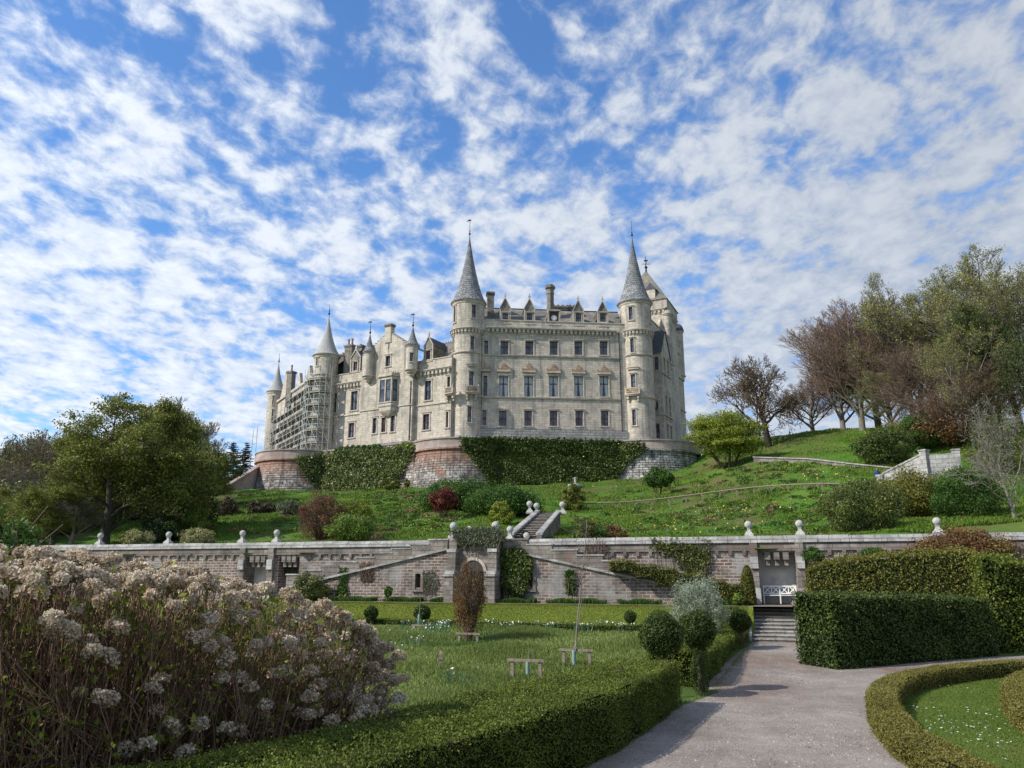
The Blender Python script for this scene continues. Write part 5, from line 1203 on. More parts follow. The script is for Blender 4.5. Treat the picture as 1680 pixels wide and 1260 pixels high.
for a, b, f in ((Ws(470, 960, 1.4), pl, top_at), (pr, lo_r, zr_at)):
    n = 9; L = b-a
    for k in range(n):
        p, q = a+L*k/n, a+L*(k+1)/n
        if max(f(p), f(q)) < 1.45: continue
        mb.box(R14, p, q, f(p)-.02, max(f(p), f(q))+.42, -.35, .06, 0, zbot1=f(q)-.02)          # stepped parapet on the slope
        mb.box(R14, p, q, f(p)-.14, f(p)-.02, -.1, .14, 1, ztop1=f(q)-.021, zbot1=f(q)-.14)
        mb.box(R14, p-.06, q+.06, max(f(p), f(q))+.421, max(f(p), f(q))+.50, -.4, .10, 1)
        mb.quad([R14.p(p, f(p), -.35), R14.p(q, f(q), -.35), R14.p(q, f(q), -1.4), R14.p(p, f(p), -1.4)], 0)
mb.build('ramp_parapet', [M['gwall_top'], M['pale']], GW)
for o in (wo_, wr_):
    mb = MB(); mb.box(R14, o[0]-.16, o[0], o[2]-.1, o[3]+.2, -.02, .06, 0); mb.box(R14, o[1], o[1]+.16, o[2]-.1, o[3]+.2, -.02, .06, 0); mb.box(R14, o[0], o[1], o[3], o[3]+.2, -.02, .06, 0); mb.box(R14, o[0]-.2, o[1]+.2, o[2]-.22, o[2]-.1, -.02, .12, 0)
    w = mb.build('window', M['gwall_top'], GW); mb = MB(); mb.box(R14, o[0], o[1], o[2], o[3], -.4, -.3, 0); mb.build('pane', M['sash_dark'], GW).parent = w
# portal with buttresses and an arched niche
PF = fr_off(WF, 1.7); a, b = Ws(737, 930, 1.9), Ws(818, 930, 1.9); zt = 4.75; dc = (Ws(762, 950, 1.7)+Ws(791, 950, 1.7))/2; dw = .62
mb = MB(); mb.wall(PF, a, b, 1.3, zt, [(dc-dw, dc+dw, 1.5, 3.15)], 0, .55)
K = 12; arc = [(dc+dw*math.cos(math.pi*k/K), 3.15+dw*math.sin(math.pi*k/K)) for k in range(K+1)]
mb.box(PF, dc-dw, dc+dw, 1.5, 3.9, -.7, -.54, 3)
ringo = [(dc+(dw+.16)*math.cos(math.pi*k/K), 3.15+(dw+.16)*math.sin(math.pi*k/K)) for k in range(K+1)]
for k in range(K): mb.prism(PF, [arc[k], ringo[k], ringo[k+1], arc[k+1]], -.2, .07, 1)
mb.prism(PF, arc, .002, .01, 3)
mb.box(PF, a, b, zt, zt+.2, -1.8, .15, 2); mb.box(PF, a, b, 1.3, zt, -1.7, -1.6, 0); 
for e in (a, b): mb.quad([PF.p(e, 1.3, 0), PF.p(e, 1.3, -1.7), PF.p(e, zt, -1.7), PF.p(e, zt, 0)], 0)
mb.build('portal', [M['gwall_top'], M['trim'], M['coping'], M['sash_dark']], GW)
for c in (Ws(738.5, 940, 2.3), Ws(806, 940, 2.3)):
    mb = MB(); w = .27
    mb.box(PF, c-w, c+w, 1.3, 2.9, .002, .85, 0); mb.box(PF, c-w-.03, c+w+.03, 2.9, 3.02, 0, .93, 1); mb.prism(Frame(*PF.p(c-w, 0, 0)[:2], WF_ANG-math.pi/2), [(0, 3.02), (.9, 3.02), (.45, 3.25), (0, 3.3)] , -2*w, 0, 1) if False else mb.box(PF, c-w, c+w, 3.02, 3.2, .002, .7, 1)
    mb.box(PF, c-w*.9, c+w*.9, 3.2, 4.2, .002, .45, 0); mb.box(PF, c-w, c+w, 4.2, 4.38, .002, .5, 1); mb.box(PF, c-w*.85, c+w*.85, 4.38, 4.9, .002, .25, 0)
    mb.build('buttress', [M['gwall_top'], M['coping']], GW)

# ball finials
def finial_proto(loc):
    rt = empty('ball_finial', (0, 0, 0)); mb = MB()
    h = .27
    for z0, z1, w0, w1 in ((0, .12, h, h), (.12, .2, h, h*.85), (.2, .34, h*.85, h*.42), (.34, .5, h*.42, h*.3), (.5, .56, h*.42, h*.42)):
        for k in range(4):
            c0, c1 = [(-1, -1), (1, -1), (1, 1), (-1, 1)][k], [(-1, -1), (1, -1), (1, 1), (-1, 1)][(k+1) % 4]
            mb.quad([(c0[0]*w0, c0[1]*w0, z0), (c1[0]*w0, c1[1]*w0, z0), (c1[0]*w1, c1[1]*w1, z1), (c0[0]*w1, c0[1]*w1, z1)])
    mb.quad([(-h*.85, -h*.85, .2), (h*.85, -h*.85, .2), (h*.85, h*.85, .2), (-h*.85, h*.85, .2)]); mb.quad([(-h*.42, -h*.42, .56), (h*.42, -h*.42, .56), (h*.42, h*.42, .56), (-h*.42, h*.42, .56)])
    mb.build('pedestal', M['ball'], rt)
    mb = MB(); mb.lathe(0, 0, [(.235*math.sin(math.pi*k/12)+1e-5, .76-.235*math.cos(math.pi*k/12)) for k in range(13)], 20); mb.build('ball', M['ball'], rt, smooth=True)
    return rt
FN = [(165, -.25, 4.95, 'far left ball finial, in front of the thick tree trunk'), (277, -.25, 4.95, 'stone ball finial on the wall beside the round cream shrub'),
      (398, -.25, 4.95, 'left one of the two close stone ball finials left of the maroon bush'), (454, -.25, 4.95, 'right one of the two close stone ball finials left of the maroon bush'),
      (1229, -.25, 4.95, 'stone ball finial on the pier left above the bench recess'), (1313, -.25, 4.95, 'stone ball finial on the pier right above the bench recess'),
      (1540, -.25, 4.95, 'stone ball finial behind the orange brown domed shrub'),
      (744, 1.6, 4.95, 'ball finial on the left buttress of the ivy-topped portal'), (770, -.3, 4.95, 'half hidden ball finial behind the ivy on top of the portal'), (813, 1.7, 4.95, 'ball finial on the right buttress of the ivy-topped portal'),
      (837, -.1, 4.9, 'ball finial at the foot of the left side wall of the upper steps'), (864, -.6, 4.55, 'ball finial low at the foot of the upper steps beside the dark plant')]
fp = finial_proto(None); first = True
UP = [(869, 62.5, 822+21, 'tallest ball finial at the top left of the upper steps'), (880.5, 63.5, 828+18, 'ball finial close behind the top left end of the upper steps'), (923, 63, 822+22, 'ball finial at the top right of the upper steps')]
def put_finial(loc, rz, lab, sc=1.0):
    global first
    f = fp if first else copy_tree(fp); first = False; f.location = loc; f.rotation_euler = (0, 0, rz); f.scale = (sc,)*3
    tag(f, lab, 'ball finial', 'stone ball finials on the garden walls and steps')
for u, d, z, lab in FN: put_finial(WF.p(Ws(u, 880, d), z, d), WF_ANG, lab, 0.84 if d < 1 else .95)
for u, Y, vb, lab in UP: p = at(u, vb, Y); put_finial(p, 0, lab, 1.05)

# bench in the recess
bench = empty('bench', WF.p((r1[0]+r1[1])/2, 1.51, -.4)); tag(bench, 'white painted garden bench with crossed lattice back in the wall recess above the steps', 'bench')
BFm = fr_off(WF, -.35); ba, bb = r1[0]+.12, r1[1]-.05; z = 1.51
mb = MB(); [mb.box(BFm, ba, bb, z+.42, z+.455, -.22+.11*k, -.13+.11*k, 0) for k in range(4)]; mb.build('seat', M['white'], bench)
mb = MB(); mb.box(BFm, ba, bb, z+.86, z+.92, -.27, -.22, 0); mb.box(BFm, ba, bb, z+.5, z+.55, -.27, -.22, 0); n = 4
for k in range(n):
    p, q = ba+(bb-ba)*k/n, ba+(bb-ba)*(k+1)/n; mb.box(BFm, p, p+.05, z+.55, z+.86, -.265, -.225, 0)
    mb.prism(BFm, [(p+.05, z+.55), (p+.11, z+.55), (q, z+.86), (q-.06, z+.86)], -.26, -.235, 0); mb.prism(BFm, [(q-.06, z+.55), (q, z+.55), (p+.11, z+.86), (p+.05, z+.86)], -.255, -.23, 0)
mb.build('backrest', M['white'], bench)
for s_ in (ba, (ba+bb)/2-.03, bb-.06):
    for d0 in (-.25, .18): mb = MB(); mb.box(BFm, s_, s_+.06, z, z+(.92 if d0 < 0 else .42), d0, d0+.06, 0); mb.build('leg', M['white'], bench)

# lower steps
st = empty('garden_steps', WF.p((Ws(1233, 1030, 4)+Ws(1310, 1030, 4))/2, 0, 4)); tag(st, 'wide flight of worn stone steps rising from the gravel path to the bench', 'steps')
ns = 10; tb, tt = 4.75, 1.25; sa, sb = Ws(1235, 1050, 4.7), Ws(1311, 1050, 4.7)
for k in range(ns):
    t1_ = tb-(tb-tt)*k/ns; z1 = 1.5*(k+1)/ns; mb = MB(); mb.box(WF, sa, sb, z1-.32, z1-.05, tt-.8, t1_, 0); mb.box(WF, sa, sb, z1-.049, z1, tt-.8 if k == ns-1 else t1_-(tb-tt)/ns-.05, t1_+.04, 1)
    mb.build('step', [M['gwall_top'], M['pale']], st)
mb = MB()
for e in (sa-.30, sb+.02):
    mb.box(WF, e, e+.28, -.1, 1.72, tt-.3, tt+.3, 0)
    fr = Frame(*WF.p(e, 0, tt+.3)[:2], WF_ANG-math.pi/2); 
    fr = Frame(*WF.p(e, 0, tt+.3)[:2], math.atan2(WF.n[1], WF.n[0])); mb.box(fr, 0, tb-tt-.2, -.1, 1.7, -.28, 0, 0, ztop1=.25, zbot1=-.1) if fr.n[0]*WF.e[0] < 0 else None
mb.build('side_wall', M['pale'], st)

# upper steps
us = empty('upper_steps', tuple(at(861, 884, 48))); tag(us, 'narrow stone stairs with pale side walls climbing the grass slope behind the wall', 'steps')
A, B = at(862, 884, 48), at(899, 844, 64); fr = Frame(A.x, A.y, math.atan2(B.y-A.y, B.x-A.x)); ln = math.hypot(B.x-A.x, B.y-A.y); n = 15; wd = .72
mb = MB()
for k in range(n):
    z1 = A.z+(B.z-A.z)*(k+1)/n; mb.box(fr, ln*k/n, ln*(k+1)/n+.01, z1-.5, z1, -wd, wd, 0); mb.box(fr, ln*k/n-.03, ln*(k+1)/n, z1+.001, z1+.03, -wd, wd, 1)
mb.build('flight', [M['earth'], M['pale']], us)
for d_ in (-wd-.3, wd):
    mb = MB(); mb.box(fr, -.3, ln, A.z-1.2, A.z+.22, d_, d_+.3, 0, ztop1=B.z+.25, zbot1=B.z-1.5); mb.box(fr, -.3, ln+.2, A.z+.221, A.z+.34, d_-.05, d_+.36, 1, ztop1=B.z+.37, zbot1=B.z+.251); mb.build('side_wall', [M['gwall_top'], M['pale']], us)

# low retaining wall on the hill, angled stair parapet, rail fence
lw = [at(1236, 749, 88), at(1330, 752, 82), at(1400, 760, 77), at(1492, 769, 71.5)]
mb = MB()
for a, b in zip(lw, lw[1:]):
    fr = Frame(a.x, a.y, math.atan2(b.y-a.y, b.x-a.x)); L_n = math.hypot(b.x-a.x, b.y-a.y)
    mb.box(fr, 0, L_n, a.z-2.5, a.z-.12, -.4, 0, 0, ztop1=b.z-.12, zbot1=b.z-2.5); mb.box(fr, 0, L_n, a.z-.119, a.z, -.5, .12, 1, ztop1=b.z, zbot1=b.z-.119)
tag(mb.build('retaining_wall', [M['gwall_top'], M['pale']], None, tuple(lw[0])), 'low pale retaining wall across the hill right of the yellow green tree', 'retaining wall')
ps = empty('stair_parapet', tuple(at(1443, 795, 67))); tag(ps, 'pale stone stair parapet with square piers angled up the right hillside', 'parapet')
P1, P2, P3 = at(1444, 779, 67), at(1515, 747, 63.5), at(1568, 743, 62.5); mb = MB()
fr = Frame(P1.x, P1.y, math.atan2(P2.y-P1.y, P2.x-P1.x)); L1 = math.hypot(P2.x-P1.x, P2.y-P1.y); mb.box(fr, .2, L1, P1.z-1.6, P1.z, -.3, 0, 0, ztop1=P2.z+.1, zbot1=P2.z-1.6); mb.box(fr, .2, L1, P1.z+.001, P1.z+.14, -.36, .06, 0, ztop1=P2.z+.24, zbot1=P2.z+.101)
fr2 = Frame(P2.x, P2.y, math.atan2(P3.y-P2.y, P3.x-P2.x)); L2 = math.hypot(P3.x-P2.x, P3.y-P2.y); mb.box(fr2, .1, L2, P2.z-2.5, P2.z+.02, -.3, 0, 0, ztop1=P3.z, zbot1=P3.z-2.5)
mb.build('parapet_wall', M['pale'], ps)
for P_, f_, s_, hh in ((P1, fr, 0, -.1), (P2, fr, L1, .35), (P3, fr2, L2, .2), (P2, fr, L1-1.2, .1)):
    mb = MB(); dd = -2.2 if P_ is P2 and s_ < L1 else 0; mb.box(f_, s_-.28, s_+.28, P_.z-2.4, P_.z+hh, -.45+dd, .15+dd, 0); mb.box(f_, s_-.34, s_+.34, P_.z+hh+.001, P_.z+hh+.12, -.5+dd, .2+dd, 0); mb.build('pier', M['pale'], ps)
rf = None; fpts = [(935, 838), (962, 835), (988, 834), (1014, 832), (1042, 829), (1070, 827), (1098, 824), (1126, 822), (1154, 820), (1182, 818), (1210, 815), (1238, 813), (1266, 810), (1294, 808), (1322, 806), (1350, 803), (1378, 800)]
Yf = np.linspace(64, 66, len(fpts)); FP = []
for (u, v), Y in zip(fpts, Yf): p = land(u, v+3, 55, 95); FP.append(p)
FY = np.polyfit(range(len(FP)), [p.y for p in FP], 2)
FP = [(at(u, v, np.polyval(FY, i)).x, np.polyval(FY, i)) for i, ((u, v), p) in enumerate(zip(fpts, FP))]; FP = [(x, y, hz(x, y)+.1) for x, y in FP]
rf = empty('rail_fence', FP[0]); tag(rf, 'low dark timber rail fence climbing the daffodil slope', 'fence')
for x, y, z in FP: mb = MB(); mb.xbox(x-.06, x+.06, y-.05, y+.05, z-.3, z+.62); mb.build('post', M['wood'], rf)
mb = MB()
for a, b in zip(FP, FP[1:]): mb.tube((a[0], a[1]-.07, a[2]+.6), (b[0], b[1]-.07, b[2]+.6), .065, n=5)
mb.build('rail', M['wood'], rf)
mb = MB(); p = at(944, 795, 101); mb.lathe(p.x, p.y, [(1.0, p.z-.3), (1.0, p.z), (.3, p.z+.02), (.22, p.z+.1), (.16, p.z+.2), (.14, p.z+.75), (.2, p.z+.85), (.16, p.z+.9), (0, p.z+.95)], 16)
tag(mb.build('stone_pedestal', M['coping'], None, tuple(p)), 'small pale stone pedestal on a round slab at the foot of the ivy wall', 'pedestal')

# person on the hillside steps
def person():
    p = at(1440.5, 792, 69); z0 = hz(p.x, p.y); top = at(1440.5, 767.5, 69).z; z0 = top-1.75
    me = bpy.data.meshes.new('person'); J = [(0,0,.95),(0,0,1.15),(0,-.02,1.38),(0,-.03,1.5),(0,-.05,1.58),(0,-.05,1.70),(-.1,0,.9),(-.11,-.05,.5),(-.11,.02,.07),(-.11,-.13,.03),(.1,0,.9),(.12,.05,.5),(.12,.12,.08),(.12,0,.03),(-.19,0,1.38),(-.25,0,1.1),(-.2,-.16,.92),(.19,0,1.38),(.25,.02,1.1),(.24,-.08,.86)]
    E = [(0,1),(1,2),(2,3),(3,4),(4,5),(0,6),(6,7),(7,8),(8,9),(0,10),(10,11),(11,12),(12,13),(2,14),(14,15),(15,16),(2,17),(17,18),(18,19)]
    rad = [.15,.14,.15,.055,.09,.08,.09,.06,.045,.035,.09,.06,.045,.035,.065,.045,.032,.065,.045,.032]
    me.from_pydata(J, E, []); o = bpy.data.objects.new('person', me); scene.collection.objects.link(o)
    m = o.modifiers.new('skin', 'SKIN'); 
    if not me.skin_vertices: bpy.context.view_layer.objects.active = o; bpy.ops.mesh.customdata_skin_add()
    for i, r_ in enumerate(rad): me.skin_vertices[0].data[i].radius = (r_, r_)
    me.skin_vertices[0].data[0].use_root = True
    o.modifiers.new('sub', 'SUBSURF').levels = 1; o.modifiers['sub'].render_levels = 1
    t_ = M['jacket']; me.materials.append(t_); o.location = (p.x, p.y, z0)
    tag(o, 'person in a blue jacket standing behind the pale stair parapet', 'person')
def jacket():
    m, t, b, o = mat_new('clothing'); tc = N(t, 'ShaderNodeTexCoord'); s = N(t, 'ShaderNodeSeparateXYZ'); t.links.new(tc.outputs['Object'], s.inputs[0])
    c = ramp(t, s.outputs[2], [(0, (.02, .02, .025)), (.9, (.03, .06, .16)), (.905, (.03, .06, .16)), (1., (.03, .06, .16))], 'CONSTANT')
    mr = N(t, 'ShaderNodeMapRange'); mr.inputs[2].default_value = 2; t.links.new(s.outputs[2], mr.inputs[0])
    c = ramp(t, mr.outputs[0], [(0, (.02, .02, .03)), (.45, (.025, .06, .18)), (.765, (.35, .22, .16)), (.83, (.06, .04, .03))], 'CONSTANT'); mr.inputs[2].default_value = 2.0; mr.inputs[4].default_value = 1.0
    t.links.new(c, b.inputs['Base Color']); b.inputs['Roughness'].default_value = .9; return m
M['jacket'] = jacket(); person()

# stake frames and saplings in the meadow
def stake_frame(loc, w, h, lab, rot=WF_ANG):
    rt = empty('tree_stake_frame', loc); fr = Frame(loc[0], loc[1], rot); z = loc[2]
    for s_ in (-w/2+.05, w/2-.12): mb = MB(); mb.box(fr, s_, s_+.09, z-.2, z+h-.06, -.045, .045, 0); mb.build('post', M['wood'], rt)
    mb = MB(); mb.box(fr, -w/2-.04, w/2+.04, z+h-.075, z+h, .046, .08, 0); mb.build('crossbar', M['wood'], rt); tag(rt, lab, 'tree stake', 'wooden tree stake frames in the meadow')
def gl(u, v):      # ground point of the meadow under a pixel
    z = 0
    for _ in range(8): p = onz(u, v, z); z = gz(p.x, p.y)
    return Vector((p.x, p.y, z))
SFR = [(863, 1122, 57, 38, 'low wooden T-shaped stake frame nearest the box hedge with a leafless stub'), (946, 1100, 52, 33, 'wooden stake frame holding the tall thin sapling'), (768, 1056, 38, 17, 'wooden stake frame at the foot of the copper coloured columnar tree'), (690, 1033, 28, 8, 'far small stake frame beside the dark topiary ball')]
for u, v, wpx, hpx, lab in SFR:
    p = gl(u, v); k = ppm(p.y, 1); stake_frame(tuple(p), wpx/k, hpx/k*1.02, lab)
for u, v, hpx, lab in ((723, 1096, 28, 'single brown stake post standing alone in the grass'), (637, 1108, 22, 'single brown stake post near the right edge of the dried flower bush')):
    p = gl(u, v); mb = MB(); mb.xbox(p.x-.06, p.x+.06, p.y-.05, p.y+.05, p.z-.1, p.z+hpx/ppm(p.y, 1)-.1, 0); mb.xbox(p.x-.075, p.x+.075, p.y-.065, p.y+.065, p.z+.25, p.z+.31, 0)
    mb.quad([(p.x-.06, p.y-.05, p.z+hpx/ppm(p.y, 1)-.1), (p.x+.06, p.y-.05, p.z+hpx/ppm(p.y, 1)-.1), (p.x, p.y, p.z+hpx/ppm(p.y, 1))]); tag(mb.build('stake_post', M['wood'], None, tuple(p)), lab, 'post')
def sapling(name, u, v, h, lab, tops=True, lean=.0, seed=3):
    p = gl(u, v); rt = empty(name, tuple(p)); r = random.Random(seed); S, T = [], []
    for off in ((0, 0), (-.12, .05)) if tops else ((0, 0),):
        q = Vector((off[0], off[1], 0)); n = 9; hh = h*(1 if off[0] == 0 else .5)
        for i in range(n):
            nx = q + Vector((lean/n + r.gauss(0, .015), r.gauss(0, .015), hh/n)); S.append((*q, *nx, .028*(1-i/n*.7), .028*(1-(i+1)/n*.7)))
            if i > 4 and tops and off[0] == 0:
                for k in range(5):
                    d = Vector((r.gauss(0, 1), r.gauss(0, 1), r.uniform(.1, .8))).normalized(); e = q+d*r.uniform(.3, .75); T.append((*q, *e, .010, .006))
                    for j in range(3): m_ = q.lerp(e, r.uniform(.3, 1)); T.append((*m_, *(m_+Vector((r.gauss(0, .2), r.gauss(0, .2), r.uniform(0, .25)))), .007, .004))
            q = nx
    V, F = segs_to_mesh(S, 6); np_mesh('trunk', V, 4, TW['pale'], faces=F, parent=rt)
    if T: V, F = segs_to_mesh(T, 3); np_mesh('crown', V, 4, TW['brown'], faces=F, parent=rt)
    mb = MB(); mb.lathe(p.x+.0, p.y, [(.055, p.z), (.06, p.z+.02), (.06, p.z+.58), (.05, p.z+.6)], 10); mb.build('tree_guard', M['guard'], rt, smooth=True)
    tag(rt, lab, 'sapling')
sapling('sapling', 942, 1101, 4.6, 'tall thin leafless sapling with pale bark tied to a stake frame in the meadow', lean=.45)
sapling('sapling', 866, 1118, .95, 'short bare stub of a young tree with a green guard behind the nearest T-shaped frame', False)
sapling('sapling', 687, 1030, 1.6, 'small bare sapling with grey stem beside the far topiary ball', False)
# bare soil spots on the bank
mb = MB()
for u, v in ((637, 995), (709, 996), (862, 995.5), (944, 996), (1026, 997), (1180, 1000)):
    s_, z_ = WF.s_at(u, v, 4.2), 1.513
    mb.quad([WF.p(s_+.55*math.cos(t)*(1+.15*math.sin(3*t)), z_, 3.75+.42*math.sin(t)) for t in [k*math.pi/10 for k in range(20)]])
tag(mb.build('planting_patches', M['earth']), kind='structure')

# ------------------------------------------------------------------ clipped hedges and topiary
def inpoly(P, poly):
    x, y = P[:, 0], P[:, 1]; c = np.zeros(len(P), bool); n = len(poly)
    for i in range(n):
        (x0, y0), (x1, y1) = poly[i], poly[(i+1) % n]
        m = (y0 > y) != (y1 > y); t = (x1-x0)*(y-y0)/((y1-y0) if y1 != y0 else 1e-9)+x0; c ^= m & (x < t)
    return c
Lh = [(-5.7,6.2),(-3.6,9.1),(-1.9,12.1),(-.6,14.3),(2.55,19.75)]; Rh = [(-3.2,5.6),(-1.1,9.43),(.5,12.3),(1.75,14.3),(3.95,19.25)]
hedge('box_hedge', 'long clipped box hedge with sunlit top in the foreground left of the gravel path', 'hedge',
      [(l[0], l[1], q[0], q[1], gz(*l), gz(*q), t, t) for l, q, t in zip(Lh, Rh, (1.12, 1.05, 1.0, 1.0, 1.0))], L_['box'], .036, 2300, seed=3, rough=.035, core_in=.06)
R2 = [(5.15,22.3),(6.6,26),(8.15,30.6),(11.0,37.4)]; tp = [.93, .82, .66, .53]
hedge('box_hedge', 'second box hedge running along the path to the foot of the steps', 'hedge',
      [(x-1.35, y+.5, x, y, gz(x-1.5, y), 0, t+.02, t) for (x, y), t in zip(R2, tp)], L_['box'], .055, 900, seed=4, rough=.04, core_in=.06)
S_ = [(WF.p(Ws(u, 1028, 8.1), 0, 8.1)) for u in (540, 700, 850, 1000, 1095)]
hedge('low_hedge', 'thin dark low hedge at the foot of the grass bank behind the white daffodils', 'hedge', ribbon_sections([(p[0], p[1]) for p in S_], .45, gz, .30), L_['box'], .07, 420, seed=5, rough=.03, core_in=.04)
hedge('yew_hedge', 'tall dark clipped hedge block with a straight flat top right of the steps', 'hedge',
      [(9.9,28.1,10.5,26.3,0,0,2.36,2.28), (13.8,30.2,14.4,28.5,0,0,2.25,2.2), (17.7,32.4,18.35,30.6,0,0,2.1,2.05)], L_['laurel'], .085, 520, seed=6, rough=.05, core_in=.08)
Fh = [(13.75,37.0,3.25),(14.8,36.3,3.6),(16.5,35.3,3.8),(18.5,34.1,3.95),(19.6,33.4,3.95)]
hedge('beech_hedge', 'olive green taller hedge with rounded left end behind the dark hedge block', 'hedge',
      [(x+1.1, y+2.0, x, y, 0, 0, z+.05, z) for x, y, z in Fh], L_['beechhedge'], .10, 330, seed=7, rough=.10, core_in=.12)
hedge('beech_hedge', 'darker hedge running off to the right from the corner of the olive green hedge', 'hedge',
      [(x+.6, y+2.2, x, y, 0, 0, z, z) for x, y, z in ((19.0,31.75,3.72),(20.3,32.1,3.55),(22.5,32.9,3.1),(29,35,2.9))], L_['box'], .11, 280, seed=8, rough=.12, core_in=.12)
ringl = smooth_line([tuple(p) for p in RING], 60)
hedge('ring_hedge', 'low golden box edging curving round the lawn at bottom right', 'hedge', ribbon_sections(ringl, .58, 0, .43), L_['boxgold'], .035, 2400, seed=9, rough=.025, core_in=.045)
inn = [onz(u, v, .42)[:2] for u, v in ((1730,1098),(1682,1104),(1658,1118),(1655,1138),(1672,1160),(1720,1188))]
innl = smooth_line([(x+.35, y) for x, y in inn], 30)
hedge('ring_hedge', 'second curved box edging at the right border inside the lawn', 'hedge', ribbon_sections(innl, .9, 0, .45), L_['boxgold'], .04, 1800, seed=10, rough=.03, core_in=.045)
# stepped hedge climbing the wall ramp, with a cone at its lower end
stp = [(999,1037,920.7,937),(1034,1078,927,948),(1078,1113,932,960),(1110,1154,942,974),(1150,1190,952.6,985),(1188,1224,960.5,987)]
rt_secs = []
for i, (u0, u1, vt, vb) in enumerate(stp):
    fr = fr_off(WF, 1.55); a, b = WF.s_at(u0, vt, 2.0), WF.s_at(u1, vt, 2.0); zt = WF.hit((u0+u1)/2, vt, 2.2)[1]; zb = max(1.5, WF.hit((u0+u1)/2, vb, 2.2)[1])
    for s in (a+.02, b-.02): p, q = WF.p(s, 0, 1.45), WF.p(s, 0, 2.25); rt_secs.append((p[0], p[1], q[0], q[1], zb, zb, zt, zt))
hedge('stepped_hedge', 'hedge clipped in five descending steps along the sloping ramp wall', 'hedge', rt_secs, L_['beechhedge'], .075, 420, seed=11, rough=.06, core_in=.08, tint_shift=-.1)
def ball(u, v, Y, rad, lab, stem_to=None, leafm='laurel', leaf=.05, n=5000, seed=1, name='topiary_ball', grp=None, wide=1.0, furry=0):
    c = at(u, v, Y); z0 = gz(c.x, c.y) if stem_to is None else stem_to; rt = empty(name, (c.x, c.y, z0)); r = np.random.RandomState(seed)
    d = rnd_unit(r, n); lump = 1+.08*np.sin(d[:, 0]*4.3+seed)*np.cos(d[:, 2]*3.1+seed*2)+.05*np.sin(d[:, 1]*9+d[:, 2]*7+seed)+(r.uniform(0, 1, n) < .03)*r.uniform(0, .16, n); P = d*(rad*lump*(1-.14*r.uniform(0, 1, n)**2))[:, None]*np.array([wide, wide, 1]) + np.array([0, 0, c.z-z0]); D = [d]
    Pn = [P]
    if furry:
        m = furry; t = r.uniform(0, 2*math.pi, m); zz = r.uniform(.02, c.z-z0-rad*.5, m); rr = rad*.36*(1+.3*np.sin(zz*9+t)); Pn.append(np.stack([rr*np.cos(t), rr*np.sin(t), zz], -1)); D.append(np.stack([np.cos(t), np.sin(t), 0*t], -1))
    P = np.concatenate(Pn); D = np.concatenate(D)
    np_mesh('foliage', leaves(P, leaf, r, D, .4), 4, L_[leafm], tint=np.clip(.5+.2*r.normal(size=len(P)), 0, 1), parent=rt)
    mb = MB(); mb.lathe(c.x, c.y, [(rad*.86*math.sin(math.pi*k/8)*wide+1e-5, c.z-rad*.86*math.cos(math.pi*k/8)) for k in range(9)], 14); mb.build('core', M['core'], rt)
    mb = MB(); mb.tube((c.x, c.y, z0-.1), (c.x+.02, c.y, c.z), .05, .035, 6); mb.tube((c.x+.12, c.y+.05, z0-.1), (c.x+.05, c.y, c.z), .035, .03, 6); mb.build('trunk', TW['brown'], rt)
    tag(rt, lab, 'topiary', grp)
ball(1085, 1040, 20.5, .54, 'large dark green topiary ball at the end of the foreground box hedge', n=6500, seed=2)
ball(1143, 1033, 21.6, .50, 'large topiary ball on a leafy stem standing at the gap between the two hedges', n=5500, seed=3, furry=2600)
ball(1214, 1018, 34, .46, 'topiary ball above the hedge beside the foot of the steps', n=3000, seed=4, leaf=.07)
ball(1202, 1010, 37.5, .42, 'topiary ball half hidden behind the one beside the steps', n=2200, seed=5, leaf=.07)
ball(693, 1006, 38.5, .40, 'small dark topiary ball on the lawn bank left of the copper tree', n=2000, seed=6, leaf=.07)
ball(1034, 1012, 36, .27, 'smallest topiary ball on the bank left of the silver shrub', n=1500, seed=7, leaf=.06)
ball(609, 1006, 38.5, .33, 'topiary ball partly hidden behind the dried flower heads', n=1500, seed=8, leaf=.07)
# cone topiary at the end of the stepped hedge
p = WF.p(WF.s_at(1227, 960, 1.9), 1.5, 1.9); r = np.random.RandomState(5); n = 4500; t = r.uniform(0, 2*math.pi, n); h = r.uniform(0, 1, n); rad = .36*np.sqrt(np.clip(1-h**2.4, 0, 1))*(1+.05*np.sin(t*3)); P = np.stack([rad*np.cos(t), rad*np.sin(t), h*1.95], -1)
rt = empty('topiary_cone', p); np_mesh('foliage', leaves(P, .07, r, np.stack([np.cos(t), np.sin(t), .4+0*t], -1), .4), 4, L_['beechhedge'], tint=np.clip(.4+.2*r.normal(size=n), 0, 1), parent=rt)
mb = MB(); mb.lathe(p[0], p[1], [(.32*math.sqrt(1-(k/8)**2.4)+1e-4, 1.45+1.85*k/8) for k in range(9)], 12); mb.build('core', M['core'], rt); tag(rt, 'bullet-shaped olive topiary at the lower end of the stepped hedge beside the bench recess', 'topiary')

